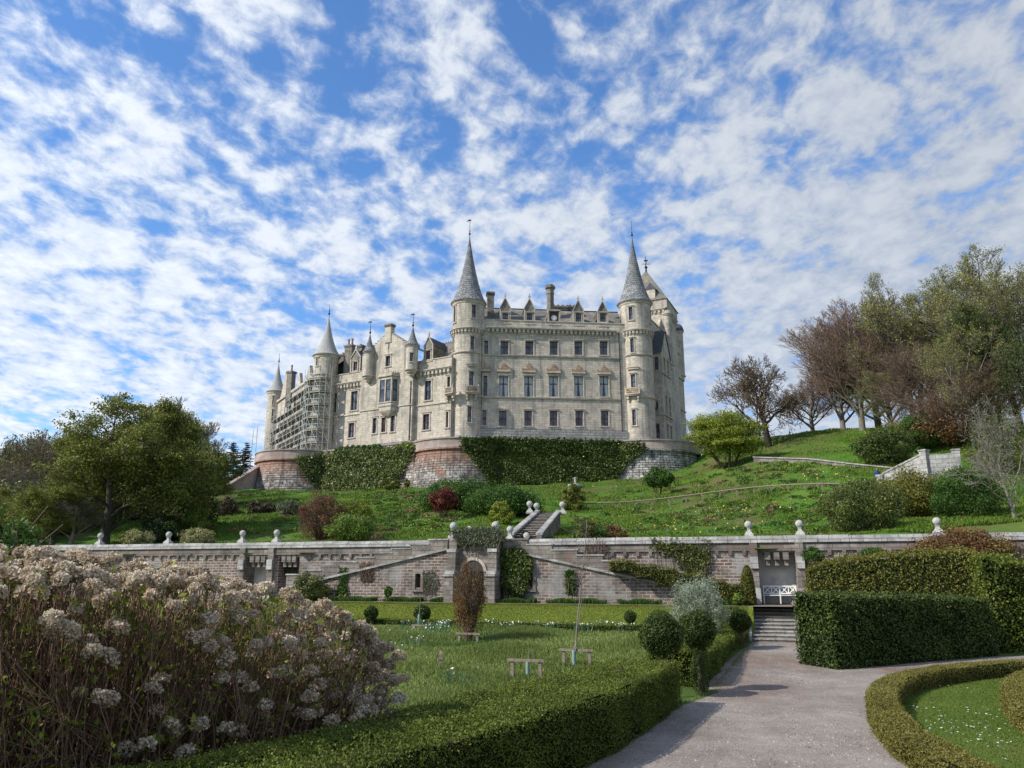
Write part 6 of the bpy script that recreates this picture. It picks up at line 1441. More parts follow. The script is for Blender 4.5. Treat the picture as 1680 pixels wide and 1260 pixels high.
# ------------------------------------------------------------------ climbers: leaves scattered on the real wall surfaces inside a traced outline
def climber(name, lab, surfs, poly, n, size, leafm, thick=.25, dfun=None, seed=1, stems=0, edge=2.5, cat='ivy', lump=1.0):
    r = np.random.RandomState(seed); P = np.array(poly, float); lo, hi = P.min(0), P.max(0)
    S = r.uniform(lo, hi, (n*3, 2)); J = S + np.stack([np.sin(S[:, 1]*.9+S[:, 0]*.31)*edge, np.cos(S[:, 0]*.7+S[:, 1]*.2)*edge], -1) + r.normal(size=S.shape)*edge*.3
    S = S[inpoly(J, poly)][:n]; pts, nr, nn = [], [], []
    for u, v in S:
        best = None
        for fr, rng in surfs:
            for it in range(2):
                d = 0.0 if it == 0 else dd
                if fr.cyl:
                    ry = ray(u, v); rr_ = math.hypot(ry[0], ry[1])
                    if abs(ry[0]*fr.o[1]-ry[1]*fr.o[0])/rr_ > fr.R: break
                h = fr.hit(u, v, d); dd = dfun(h[1]) if dfun else 0.0
            if fr.cyl:
                if abs(ry[0]*fr.o[1]-ry[1]*fr.o[0])/rr_ > fr.R or abs(h[0]) > rng: continue
            elif not (rng[0] < h[0] < rng[1]): continue
            q = fr.p(h[0], h[1], dd)
            if best is None or q[1] < best[0][1]:
                if fr.cyl: t = h[0]/fr.R+fr.rot; n3 = (math.sin(t), -math.cos(t), .25)
                else: n3 = (fr.n[0], fr.n[1], .25)
                best = (q, n3)
        if best: pts.append(best[0]); nr.append(best[1])
    P3 = np.array(pts); N3 = np.array(nr); m = len(P3)
    bul = thick*(.35+.65*np.abs(np.sin(P3[:, 0]*1.1*lump+P3[:, 2]*1.7*lump)*np.cos(P3[:, 2]*1.3*lump+P3[:, 0]*.6*lump)))*r.uniform(.2, 1, m)**.5
    P3 = P3+N3*bul[:, None]+r.normal(size=(m, 3))*thick*.12; org = P3.mean(0); org[2] = P3[:, 2].min()
    rt = empty(name, tuple(org)); np_mesh('foliage', leaves(P3-org, size, r, N3, .4), 4, L_[leafm], tint=np.clip(.5+.2*r.normal(size=m)+.12*np.sin(P3[:, 0]*1.3)*np.cos(P3[:, 2]*1.9), 0, 1), parent=rt)
    segs = []
    for k in range(max(stems, 5)):
        i = r.randint(0, m); a = P3[i]-org; b = np.array([a[0]*.85+r.normal()*.1, a[1]*.85, 0]); mid = (a+b)/2+np.array([r.normal()*.15, 0, 0]); w = .012 if stems else .02
        segs += [(*b, *mid, w*1.3, w), (*mid, *a, w, w*.6)]
    V, F = segs_to_mesh(segs, 4); np_mesh('stems', V, 4, TW['brown'], faces=F, parent=rt)
    return tag(rt, lab, cat)
bd = lambda z: 1.75*max(0, (19.2-z)/6.2)**1.35*.9 if z < 19.2 else .1
cBM, cBR, cBL = Cyl(*BM), Cyl(*BR_), Cyl(*BL_)
IV = [(754,719),(800,718),(900,722),(1000,724),(1058,730),(1060,738),(1045,750),(1030,764),(1008,788),(985,796),(930,795),(850,796),(800,795),(795,780),(775,755),(760,738)]
climber('ivy', 'great dark ivy curtain covering the terrace wall under the main block', [(CU1, (-6, 24)), (cBM, 11), (cBR, 11)], IV, 42000, .27, 'ivy', .7, bd, 2, lump=.6)
IV0 = [(485,752),(520,748),(560,742),(640,736),(678,735),(680,740),(672,760),(660,782),(645,795),(610,806),(560,812),(525,806),(508,790),(490,768)]
climber('ivy', 'pale grey-green bushy ivy curtain between the two left bastions', [(CU0, (-5, 22)), (cBM, 11), (cBL, 8)], IV0, 22000, .30, 'ivylight', 1.1, bd, 3, lump=.5)
climber('ivy', 'small ivy tuft spilling over the parapet coping above the left ivy curtain', [(CU0, (-5, 22)), (cBM, 11)], [(545,742),(565,734),(600,732),(625,731),(626,738),(560,745)], 2600, .26, 'green', .5, bd, 4)
climber('ivy', 'small olive ivy tuft on the coping next to the middle bastion', [(CU0, (-5, 22)), (cBM, 11)], [(650,733),(658,729),(672,727),(680,728),(681,737),(655,739)], 1200, .26, 'yellowgreen', .5, bd, 5)
W0 = [(WF, (-60, 45))]; W14 = [(R14, (-60, 45))]; W17 = [(fr_off(WF, 1.85), (-60, 45))]
climber('climber', 'dense green climber on the wall right of the arched portal', W14, [(822,902),(842,900),(860,905),(874,920),(874,938),(866,955),(864,972),(855,982),(836,982),(828,965),(824,940)], 9000, .13, 'ivy', .4, None, 6, cat='climber', lump=2)
climber('ivy', 'grey-green ivy hanging over the top of the portal', W17, [(738,875),(760,868),(800,866),(828,872),(832,884),(815,893),(806,915),(800,893),(790,890),(780,900),(770,890),(758,900),(750,885)], 6000, .10, 'greygreen', .3, None, 7, lump=2)
climber('climber', 'large loose climber spreading over the wall above the stepped hedge', W0, [(1065,884),(1095,886),(1130,884),(1165,888),(1166,915),(1160,938),(1140,945),(1120,935),(1110,915),(1075,905)], 3000, .12, 'rhodo', .3, None, 8, 40, 5, cat='climber', lump=2)
climber('climber', 'thin leafy climber growing up the ramp wall left of the small window', W14, [(557,938),(566,930),(572,945),(567,960),(570,975),(555,980),(552,970),(560,955)], 1500, .11, 'green', .2, None, 9, cat='climber')
climber('climber', 'bare brown climber on the sloping ramp wall right of the thin green one', W14, [(590,925),(612,922),(615,940),(605,952),(590,945)], 900, .06, 'maroon', .2, None, 10, 60, cat='climber')
climber('climber', 'small dark climber with orange flowers on the ramp wall left of the sapling', W14, [(928,938),(940,936),(943,950),(944,970),(932,975),(930,955)], 1500, .11, 'green', .2, None, 11, cat='climber')
climber('climber', 'dark-stemmed creeper filling the wall panel beside the left recess', [(fr_off(WF, -.8), (-60, 45))], [(459,915),(470,918),(480,912),(489,920),(490,944),(460,944)], 1200, .10, 'dark', .2, None, 12, 40, cat='climber')
climber('climber', 'leafless brown climber tangled over the wall behind the sapling', W0, [(960,885),(985,882),(1000,900),(990,935),(972,950),(960,920)], 1300, .06, 'maroon', .35, None, 13, 90, cat='climber')
climber('climber', 'faint creeper right of the small square window in the left ramp wall', W14, [(693,942),(705,936),(716,940),(722,956),(712,972),(696,976)], 700, .08, 'greygreen', .15, None, 14, 20, cat='climber')

# ------------------------------------------------------------------ shrubs and small trees
L_['brownish'] = leafmat('brown_thicket', grad((.05, .04, .025), (.11, .085, .055), (.19, .15, .10)))
def shrub(name, lab, u, vb, wpx, hpx, leafm, n, Y=None, seed=1, leaf=None, on='hill', cat='shrub', depth=.9, grp=None, **kw):
    if on == 'hill': p = land(u, vb) if Y is None else Vector((at(u, vb, Y).x, Y, hz(at(u, vb, Y).x, Y)))
    elif on == 'meadow': p = gl(u, vb)
    else: p = at(u, vb, Y)
    k = ppm(p.y, p.z); w, h = wpx/k*(1.18 if on == 'hill' else 1), hpx/k*(1.12 if on == 'hill' else 1)
    if on == 'hill' and Y is not None: h = max(h, at(u, vb-hpx, Y).z - p.z)
    lf = leaf or max(.06, 3.1/k); sr = kw.pop('th', 0)
    rt = make_bush(name, seed, (w/2, w/2*depth, (h-sr)/2), L_[leafm], n, lf, trunk_h=sr, **kw); put(rt, p); return tag(rt, lab, cat, grp)
shrub('maroon_bush', 'big rounded maroon bush just above the wall left of centre', 526, 889, 72, 74, 'maroon', 11000, 58, 1, squash=.9, nclump=70, csize=.55, bottom=-.8, twigs=40, leaf=.09)
shrub('bush', 'bright lime green bush in front of the maroon bush', 578, 889, 72, 42, 'lime', 5000, 56, 2, twigs=30)
shrub('bush', 'yellow-green airy bush rising behind the lime bush', 578, 880, 60, 62, 'yellowgreen', 4000, 62, 3, twigs=30)
shrub('red_bush', 'small red-leaved tree on the slope below the middle bastion', 727, 852, 40, 48, 'red', 3200, None, 4, twigs=24, th=.6)
shrub('bush', 'yellow-green spiky bush left of the upper steps', 822, 862, 38, 36, 'yellowgreen', 2200, None, 5, twigs=20)
shrub('hedge_mound', 'broad clipped green shrub mound at the foot of the middle bastion', 752, 836, 125, 44, 'green', 26000, None, 6, nclump=90, leaf=.2)
shrub('hedge_mound', 'right-hand end of the shrub mound, behind the ball finials', 824, 846, 112, 44, 'green', 24000, None, 7, nclump=90, leaf=.18)
shrub('bush', 'upright olive bush right of the top of the upper steps', 941, 840, 34, 44, 'olive', 3200, None, 8, twigs=16)
shrub('bush', 'small round green tree in front of the right bastion', 1083, 822, 46, 46, 'green', 3000, 86, 9, th=.8)
shrub('bush', 'dark purple-brown low shrub left of the maroon bush on the left slope', 418, 845, 24, 20, 'maroon', 1500, None, 10, tint_shift=0) if False else shrub('bush', 'dark low shrub on the left slope', 418, 845, 26, 20, 'brownish', 1500, None, 10)
shrub('bush', 'rust-brown flat-topped shrub next to the dark low shrub', 440, 842, 24, 16, 'brownish', 1200, None, 11)
shrub('bush', 'grey-green loose shrub above the two small ball finials', 474, 845, 34, 24, 'greygreen', 1500, None, 12)
shrub('bush', 'round cream-coloured shrub behind the wall at the left', 324, 893, 52, 27, 'cream', 3500, 57, 13)
shrub('bush', 'cream-green shrub right of the thick left tree trunk', 227, 894, 44, 26, 'cream', 2600, 60, 14)
shrub('bush', 'dark green bush under the left trees', 262, 890, 60, 52, 'dark', 4500, 63, 15)
shrub('bush', 'tall dark green thicket where the left slope meets the trees', 318, 868, 70, 64, 'rhodo', 6000, 74, 16)
shrub('bush', 'yellow-tipped bush standing in front of the dark thicket', 318, 880, 44, 50, 'lime', 2600, 66, 17, twigs=16)
shrub('bush', 'dark brownish shrub on the shaded left slope', 370, 845, 30, 28, 'brownish', 1600, None, 18)
for i, (u, vb, w, h, lab) in enumerate(((636, 815, 12, 18, 'leftmost small pollarded shrub at the foot of the left ivy curtain'), (648, 814, 16, 24, 'small cut-back shrub with brown stems at the foot of the left ivy curtain'), (667, 810, 10, 22, 'slim green-topped pollard beside the middle bastion'))):
    shrub('pollard', lab, u, vb, w, h, 'olive', 700, None, 20+i, th=.8)
shrub('rhododendron', 'large olive rhododendron mass nearest the wall on the right slope', 1418, 882, 120, 80, 'rhodo', 15000, 50, 30, nclump=60)
shrub('rhododendron', 'yellowish rhododendron rising in front of the stair parapet', 1504, 876, 108, 74, 'beechhedge', 13000, 54, 31, nclump=60)
shrub('rhododendron', 'deep green rhododendron at the right behind the ball finial', 1592, 872, 100, 78, 'green', 11000, 50, 32, nclump=50)
shrub('bush', 'grey-green low shrub below the right end of the stair parapet', 1570, 800, 90, 36, 'greygreen', 3500, 56, 33)
shrub('bush', 'grey-green twiggy shrub at the left edge of the rhododendrons', 1385, 880, 46, 66, 'greygreen', 2500, 52, 34, twigs=30)
shrub('rhododendron', 'glossy dark round bush above the low retaining wall', 1452, 762, 84, 58, 'laurel', 7000, 76, 35, nclump=40)
shrub('rhododendron', 'dark leafy bush behind the right of the glossy round bush', 1508, 758, 70, 62, 'green', 5000, 80, 36)
shrub('spreading_tree', 'bright yellow-green spreading tree beside the right end of the terrace', 1196, 774, 118, 92, 'yellowgreen', 26000, 92, 37, nclump=110, csize=1.25, squash=.35, th=.8, shell=.4, leaf=.2)
shrub('copper_dome', 'orange-brown domed shrub standing in front of the wall at the right', 1580, 940, 156, 76, 'copper', 22000, 38.6, 38, on='at', nclump=110, csize=.6, leaf=.11)
shrub('bush', 'bright green fern-like shrub on top of the wall beside the bench recess', 1336, 922, 40, 26, 'green', 1200, 40.0, 39, on='at')
shrub('bush', 'small light green shrub showing over the top of the tall hedge', 1432, 912, 44, 14, 'green', 900, 38.6, 40, on='at')
shrub('silver_shrub', 'pale silver weeping shrub behind the topiary balls', 1147, 1040, 96, 92, 'silver', 13000, 33, 41, on='at', twigs=50, nclump=70, csize=.4, leaf=.075, squash=1.1, aspect=.3)
shrub('border_shrub', 'dark bushy shrub at the foot of the ramp wall at left', 507, 982, 66, 44, 'rhodo', 3500, 46.5, 42, on='at')
shrub('border_shrub', 'small shrub with yellow flowers left of the small window', 637, 980, 14, 20, 'green', 600, 45.2, 43, on='at')
shrub('border_shrub', 'bluish green shrub beside the bullet-shaped topiary', 1212, 990, 22, 18, 'lime', 700, 39.2, 44, on='at')
# copper columnar tree in the meadow
p = gl(769, 1054); rt = make_bush('columnar_tree', 51, (.70, .70, 1.5), L_['copper'], 7500, .062, 85, .26, None, .32, .55, -.9, 1.5, .3, twigs=60, twig_m=TW['brown'], fill=0); put(rt, p)
mb = MB(); mb.lathe(p.x, p.y, [(.075, p.z), (.08, p.z+.5), (.06, p.z+.52)], 10); g = mb.build('tree_guard', M['guard'], rt, origin=tuple(p)); tag(rt, 'upright copper-leaved columnar tree in front of the arched portal', 'tree')
mb = MB()
# grey twiggy shrub at the right edge
tw = make_tree('bare_shrub', 61, TW['pale'], TW['pale'], L_['greygreen'], 2500, .09, .5, fit=(7.5, 6.0), H=3.2, trunk_r=.12, bole=.1, levels=5, kids=(6, 5, 4, 4, 3), spread=(.9, .8, .8, .8, .8), lfac=(.9, .6, .6, .5, .5), gnarl=.3, twig_r=.016)
p = at(1668, 860, 47); put(tw, (p.x, p.y, hz(p.x, p.y))); tag(tw, 'pale grey leafless twiggy shrub at the right edge above the wall', 'shrub')

# ------------------------------------------------------------------ trees
def tree_at(rt, u, v_top, Y, wpx, lab, cat='tree', base_hw=None, rz=0.0, vb=None, grp=None, z=None):
    """stand a grown tree so its top reaches v_top and its spread spans wpx; base_hw: (height, width) the tree was fitted to"""
    p = at(u, 800, Y); zb = hz(p.x, Y) if z is None else z; zt = at(u, v_top, Y).z; h = zt-zb; p = at(u, 630+(v_top-630)*.5+50, Y)
    k = ppm(Y, (zt+zb)/2); w = wpx/k; put(rt, (p.x, Y, zb), rz, (w/base_hw[1], w/base_hw[1], h/base_hw[0])); return tag(rt, lab, cat, grp)
L_['redbud'] = leafmat('red_bud', grad((.12, .075, .05), (.22, .15, .10), (.30, .22, .14)))
oak = make_tree('oak_tree', 11, TW['dark'], TW['brown'], L_['cream'], 1800, .13, .3, fit=(10.5, 10.5), H=4.0, trunk_r=.5, bole=.35, levels=6, kids=(8, 5, 4, 4, 3, 2), spread=(1.1, .9, .8, .8, .8, .8, .8), lfac=(.95, .68, .62, .58, .52, .5, .5), gnarl=.3, twig_r=.028, up=.08, lean=(.0, 0), leader=.9)
tree_at(oak, 1256, 586, 100, 145, 'lone gnarled bare oak with pale budding tips on the crest right of the castle', base_hw=(10.5, 10.5))
bkw = dict(H=15, trunk_r=.34, bole=.10, levels=5, kids=(22, 9, 6, 4, 3), spread=(.62, .5, .5, .55, .6), lfac=(.50, .46, .5, .5, .5), gnarl=.07, twig_r=.019, up=.10, nseg=8)
b1 = make_tree('beech_tree', 21, TW['beech'], TW['red'], L_['redbud'], 3500, .08, .4, fit=(18, 9.5), **bkw)
b2 = make_tree('beech_tree', 22, TW['beech'], TW['red'], L_['redbud'], 3500, .08, .4, fit=(18, 9.5), **bkw)
G = 'bare trees of the hillside wood'
HW = (18, 9.5)
tree_at(b1, 1374, 505, 101, 128, 'leftmost reddish bare beech of the hillside wood', base_hw=HW, grp=G)
tree_at(b2, 1404, 487, 98, 150, 'reddish bare beech with the tallest crown at the left of the wood', base_hw=HW, grp=G)
tree_at(copy_tree(b1), 1432, 492, 103, 160, 'bare beech close behind the tallest reddish one', base_hw=HW, rz=1.9, grp=G)
tree_at(copy_tree(b2), 1452, 505, 96, 140, 'bare beech with grey trunk left of the yellow-green trees', base_hw=HW, rz=4, grp=G)
tree_at(copy_tree(b2), 1330, 610, 108, 110, 'low spreading bare beech branches beside the oak', base_hw=HW, rz=2.6, grp=G)
L_['budleaf'] = leafmat('bud_leaf', grad((.12, .12, .03), (.28, .29, .05), (.46, .46, .10)))
skw = dict(H=13, trunk_r=.38, bole=.15, levels=6, kids=(10, 5, 5, 4, 3, 2), spread=(.6, .65, .65, .7, .7, .7), lfac=(.62, .55, .52, .5, .5, .5), gnarl=.17, twig_r=.02, up=.12, nseg=7)
s1 = make_tree('sycamore_tree', 31, TW['beech'], TW['grey'], L_['budleaf'], 13000, .18, .42, fit=(21, 12), **skw)
s2 = make_tree('sycamore_tree', 33, TW['trunk'], TW['grey'], L_['budleaf'], 11000, .18, .45, fit=(21, 12), **skw)
s3 = make_tree('sycamore_tree', 35, TW['trunk'], TW['brown'], L_['green'], 14000, .2, .6, fit=(18, 9), **skw)
H2 = (21, 12)
tree_at(s1, 1500, 468, 97, 170, 'budding yellow-green tree left of the tall grey tree', base_hw=H2, grp=G)
tree_at(s2, 1565, 426, 92, 200, 'tallest grey-barked tree of the wood with fine budding crown', base_hw=H2, rz=1.2, grp=G)
tree_at(copy_tree(s1), 1612, 440, 84, 180, 'tall tree with the long leaning pale trunk at the right of the wood', base_hw=H2, rz=3.1, grp=G)
tree_at(copy_tree(s2), 1655, 426, 95, 180, 'tall budding tree near the right edge', base_hw=H2, rz=4.4, grp=G)
tree_at(copy_tree(s1), 1695, 425, 88, 170, 'tall pale tree cut by the right edge of the picture', base_hw=H2, rz=5.3, grp=G)
tree_at(copy_tree(b1), 1530, 560, 86, 160, 'lower reddish bare tree in front of the tall grey-barked tree', base_hw=HW, rz=.9, grp=G)
tree_at(copy_tree(b2), 1590, 600, 79, 170, 'reddish twiggy tree low at the foot of the wood', base_hw=HW, rz=2.2, grp=G)
tree_at(s3, 1632, 500, 80, 130, 'green-leaved tree in the right of the wood', base_hw=(18, 9), grp=G)
tree_at(copy_tree(s3), 1672, 540, 74, 130, 'low green-leaved tree at the right edge of the wood', base_hw=(18, 9), rz=2, grp=G)
tree_at(copy_tree(s2), 1525, 450, 102, 120, 'tall bare tree behind the budding yellow-green one', base_hw=H2, rz=2.9, grp=G)
tree_at(copy_tree(s2), 1490, 452, 93, 150, 'tall olive budding tree between the brown beeches and the tallest tree', base_hw=H2, rz=5.9, grp=G)
tree_at(copy_tree(s1), 1582, 520, 77, 110, 'slender pale tree in front of the tallest grey-barked tree', base_hw=H2, rz=.4, grp=G)
tree_at(copy_tree(s1), 1462, 605, 92, 90, 'small yellow-green tree low between the beeches and the tall trees', base_hw=H2, rz=2.4, grp=G)
tree_at(copy_tree(b1), 1143, 683, 150, 60, 'small bare tree just right of the castle terrace', base_hw=HW, rz=2.4, grp=G)
shrub('bush', 'brown bramble thicket at the foot of the hillside wood', 1560, 745, 150, 60, 'copper', 6000, 80, 71, twigs=40, nclump=40)
shrub('bush', 'green undergrowth along the top of the hill left of the wood', 1500, 722, 120, 26, 'olive', 5000, 88, 72, nclump=40)
shrub('bush', 'dark undergrowth at the right edge under the green trees', 1650, 790, 110, 90, 'rhodo', 7000, 64, 73, nclump=40)

L_['treegreen'] = leafmat('tree_green_leaf', grad((.07, .085, .018), (.165, .19, .032), (.32, .33, .07)))
lkw = dict(H=8.5, trunk_r=.42, bole=.14, levels=5, kids=(10, 6, 5, 4, 3), spread=(.95, .8, .75, .75, .7), lfac=(.68, .58, .52, .5, .5), gnarl=.2, twig_r=.025, up=.10, nseg=6)
l1 = make_tree('broadleaf_tree', 41, TW['trunk'], TW['brown'], L_['treegreen'], 52000, .19, .8, .45, fit=(12, 12), **lkw)
l2 = make_tree('broadleaf_tree', 42, TW['trunk'], TW['brown'], L_['treegreen'], 46000, .19, .8, .45, fit=(12, 12), **lkw)
H3 = (12, 12); GL = 'trees left of the castle'
tree_at(l1, 196, 655, 64, 255, 'big olive-leaved tree with the thick dark trunk behind the left of the wall', base_hw=H3, grp=GL)
tree_at(l2, 275, 662, 70, 205, 'olive-leaved tree growing into the right side of the big one', base_hw=H3, rz=1, grp=GL)
tree_at(copy_tree(l1), 105, 775, 60, 150, 'lower yellowish leafy tree at the left foot of the big tree', base_hw=H3, rz=2.5, grp=GL)
tree_at(copy_tree(l2), 330, 765, 88, 90, 'small leafy tree between the big trees and the castle slope', base_hw=H3, rz=3.3, grp=GL)
bare = make_tree('bare_tree', 43, TW['pale'], TW['grey'], L_['cream'], 1500, .12, .4, fit=(12, 9), **skw)
tree_at(bare, 303, 652, 86, 95, 'pale leafless tree rising behind the big left trees', base_hw=(12, 9), grp=GL)
tree_at(copy_tree(bare), 335, 690, 92, 70, 'second pale leafless tree lower on the right of the first', base_hw=(12, 9), rz=2, grp=GL)
tree_at(copy_tree(bare), 60, 765, 74, 130, 'brown twiggy tree at the far left behind the wall', base_hw=(12, 9), rz=1.5, grp=GL)
tree_at(copy_tree(bare), 130, 800, 60, 90, 'low brown leafless tree left of the thick trunk', base_hw=(12, 9), rz=.5, grp=GL)
tree_at(copy_tree(l1), 20, 800, 66, 110, 'leafy tree cut by the left edge behind the wall', base_hw=H3, rz=4, grp=GL)
for i, (u, vb, w, h, lm, Y, lab) in enumerate(((20, 893, 120, 90, 'rhodo', 70, 'dark olive undergrowth at the far left behind the wall'), (95, 893, 110, 100, 'olive', 76, 'olive thicket under the far left trees'), (150, 890, 90, 120, 'rhodo', 80, 'dense dark thicket behind the thick trunk'), (215, 880, 110, 110, 'olive', 84, 'thicket filling the gap between the two big trunks'), (290, 870, 110, 110, 'dark', 86, 'dark thicket below the pale leafless trees'), (345, 815, 50, 75, 'yellowgreen', 100, 'yellowish bush at the upper edge of the left slope'), (60, 880, 120, 150, 'brownish', 92, 'brown twiggy thicket at the far left'), (170, 850, 160, 130, 'olive', 100, 'olive thicket far behind the big left trees'))):
    shrub('thicket', lab, u, vb, w, h, lm, 12000, Y, 110+i, nclump=90, leaf=.2, twigs=30)
# dark conifer with two leaders
def conifer():
    r = np.random.RandomState(9); rt = empty('conifer', (0, 0, 0)); segs, pts = [], []
    for cx, H, sc in ((-.9, 9.2, 1), (1.4, 9.0, .95)):
        segs.append((cx*.3, 0, -.3, cx, 0, H, .22, .03))
        for z in np.arange(1.2, H-.2, .33):
            L = (H-z)*.48*sc+.25
            for k in range(6):
                a = r.uniform(0, 2*math.pi); d = np.array([math.cos(a), math.sin(a), .12]); l = L*r.uniform(.6, 1.12); b = np.array([cx*(.3+.7*z/H), 0, z]); e = b+d*l; segs.append((*b, *e, .04, .012))
                m = int(45*l); t = r.uniform(.15, 1, m)[:, None]; q = b*(1-t)+e*t + r.normal(size=(m, 3))*np.array([.17, .17, .06])*(1.25-t) ; q[:, 2] -= .12*t[:, 0]**2*l*.4-.05; pts.append(q)
    V, F = segs_to_mesh(segs, 5); np_mesh('trunk', V, 4, TW['dark'], faces=F, parent=rt); P = np.concatenate(pts)
    np_mesh('foliage', leaves(P, .24, r, np.tile([0, 0, 1.], (len(P), 1)), .4, .35), 4, L_['conifer'], tint=np.clip(.5+.25*r.normal(size=len(P)), 0, 1), parent=rt); return rt
cf = conifer(); Yc = 124; p = at(386, 800, Yc); zt = at(386, 724, Yc).z; put(cf, (p.x, Yc, zt-9.2)); tag(cf, 'dark blue-green conifer with two pointed tops left of the castle', 'tree')
# far woodland at the left: one mass
def far_wood():
    r = np.random.RandomState(12); V_, F_, mi, ti = [], [], [], []; off = 0
    protos = []
    for sd in (71, 72, 73):
        th, tn, tips = grow(sd, 9, .3, .2, 5, (9, 5, 4, 4, 2), gnarl=.2, twig_r=.05, spread=(.9, .8, .75, .75, .7)); S = np.array(th+tn); v, f = segs_to_mesh(S, 3); T = np.array(tips); sz = np.abs(v[:, 2]).max(); protos.append((v/sz, f, T/sz))
    for i in range(46):
        u = r.uniform(-160, 350); Y = r.uniform(105, 190); vt = np.interp(u, [-160, 0, 60, 110, 200, 350], [735, 728, 712, 706, 735, 780])+r.normal()*6+(Y-105)*.02
        p = at(u, vt, Y); zb = hz(p.x, Y)-1; h = p.z-zb
        if h < 3: continue
        v, f, T = protos[i % 3]; a = r.uniform(0, 6.28); c, s = math.cos(a), math.sin(a); Rm = np.array([[c, -s, 0], [s, c, 0], [0, 0, 1]]); w = min(h, 13)*.9
        vv = v@Rm.T*np.array([w, w, h])+np.array([p.x, Y, zb]); V_.append(vv); F_.append(f+off); off += len(vv); mi.append(np.zeros(len(f), int)); ti.append(np.full(len(f), .5))
        n = 2200; k = r.randint(0, len(T), n); o = rnd_unit(r, n)*.9; q = (T@Rm.T*np.array([w, w, h]))[k]+o+np.array([p.x, Y, zb]); lv = leaves(q, .42, r); V_.append(lv); F_.append(np.arange(len(lv)).reshape(-1, 4)+off); off += len(lv)
        mi.append(np.full(n, 1 + (i % 3 > 0)*(1 if i % 2 else 0))); ti.append(np.clip(r.normal(.45, .2, n), 0, 1))
    ob = np_mesh('far_woodland', np.concatenate(V_), 4, None, mats=[TW['brown'], leafmat('wood_olive', grad((.08, .085, .03), (.15, .16, .05), (.24, .24, .08))), leafmat('wood_brown', grad((.11, .085, .055), (.19, .15, .10), (.28, .23, .16)))], faces=np.concatenate(F_), midx=np.concatenate(mi), tint=np.concatenate(ti))
    tag(ob, 'distant brown and olive woodland filling the left horizon', 'woodland', kind='stuff')
far_wood()

# ------------------------------------------------------------------ grasses and flowers
def blades(name, X, Y, Z, h, w, leafm, rs_, lab, lean=.45, tint=None, kind='stuff', cat='grass', mats=None, midx=None):
    n = len(X); a = rs_.uniform(0, 2*math.pi, n); l = rs_.uniform(0, 1, n)*lean*h; b = rs_.uniform(0, 2*math.pi, n)
    dx, dy = np.cos(a)*w/2, np.sin(a)*w/2; t = np.stack([X+np.cos(b)*l, Y+np.sin(b)*l, Z+h*(1-.3*(l/np.maximum(h, 1e-6))**2)], -1)
    m = np.stack([X+np.cos(b)*l*.35, Y+np.sin(b)*l*.35, Z+h*.55], -1); s = np.stack([dx, dy, 0*dx], -1); B = np.stack([X, Y, Z], -1)
    V = np.stack([B-s, m-s*.8, t, m+s*.8], 1)          # a folded blade: foot, two flanks, tip
    V = V.reshape(-1, 3); ob = np_mesh(name, V, 4, leafm, tint=np.clip(rs_.normal(.5, .2, n) if tint is None else tint, 0, 1), mats=mats, midx=midx); return tag(ob, lab, cat, kind=kind)
r = np.random.RandomState(20)
n = 260000; Y = 10+31.5*r.uniform(0, 1, n)**1.15; Xl = np.interp(Y, [8, 14, 20, 30, 37.5, 44], [-4.0, -.75, 2.3, 6.4, 9.3, 10]); X = Xl-r.uniform(0, 1, n)*(4+Y*.5)
k = wall_t(X, Y) > 8.3; X, Y = X[k], Y[k]
pat = np.sin(X*.8+np.sin(Y*.5)*2)*np.cos(Y*.45+X*.3); h = (.08+.17*np.clip(pat+.35, 0, 1)+.06*r.uniform(0, 1, len(X)))*np.interp(Y, [10, 41], [1, 1.1])
blades('meadow_grass', X, Y, garden_z(X, Y)-.02, h, .018+.0006*Y, L_['grass'], r, 'long soft grass of the meadow inside the box hedge', tint=.52-.2*pat+.18*r.normal(size=len(X)), lean=.7)
# mown bank and lawn: short blades so that the edge is not a clean plane
n = 70000; s = r.uniform(-14, 14, n); t = r.uniform(3.3, 7.7, n); zz = np.interp(t, [3.1, 3.9, 4.6, 5.3, 6.3, 7.2, 8.1], [1.502, 1.5, 1.45, 1.28, .95, .66, .5]); ks = s < WF.s_at(1228, 1000, 3); s, t, zz = s[ks], t[ks], zz[ks]
X = WF.o[0]+WF.e[0]*s+WF.n[0]*t; Y = WF.o[1]+WF.e[1]*s+WF.n[1]*t
blades('bank_grass', X, Y, zz-.01, .05, .03, leafmat('bank_blade', grad((.09, .12, .018), (.14, .17, .028), (.20, .20, .05)), .7, .2, .1, .5), r, 'short mown grass of the bank below the terrace path')
lp = np.array(ring_lawn); n = 160000; P = np.stack([r.uniform(lp[:, 0].min(), 20, n), r.uniform(11, 31, n)], -1); P = P[inpoly(P, ring_lawn)]
blades('lawn_grass', P[:, 0], P[:, 1], np.full(len(P), .015), .035, .022, leafmat('lawn_blade', grad((.07, .11, .018), (.11, .16, .028), (.18, .21, .05)), .7, .2, .1, .5), r, 'short mown grass of the round lawn at bottom right')
# daisies on the lawn
C_ = [(1520,1170,24),(1570,1190,50),(1600,1210,46),(1560,1130,14),(1640,1175,20),(1500,1160,10),(1620,1240,12)]; X, Y = [], []
for u, v, m in C_:
    p = onz(u, v, 0); X += list(p.x+r.normal(size=m)*.5); Y += list(p.y+r.normal(size=m)*.6)
P = np.stack([X, Y, np.full(len(X), .06)], -1); tag(np_mesh('daisies', leaves(P, .045, r, np.tile([0, 0, 1.], (len(P), 1)), .8, .9), 4, L_['whitep'], tint=np.full(len(P), .8)), 'scattered white daisies on the round lawn', 'flowers', kind='stuff')
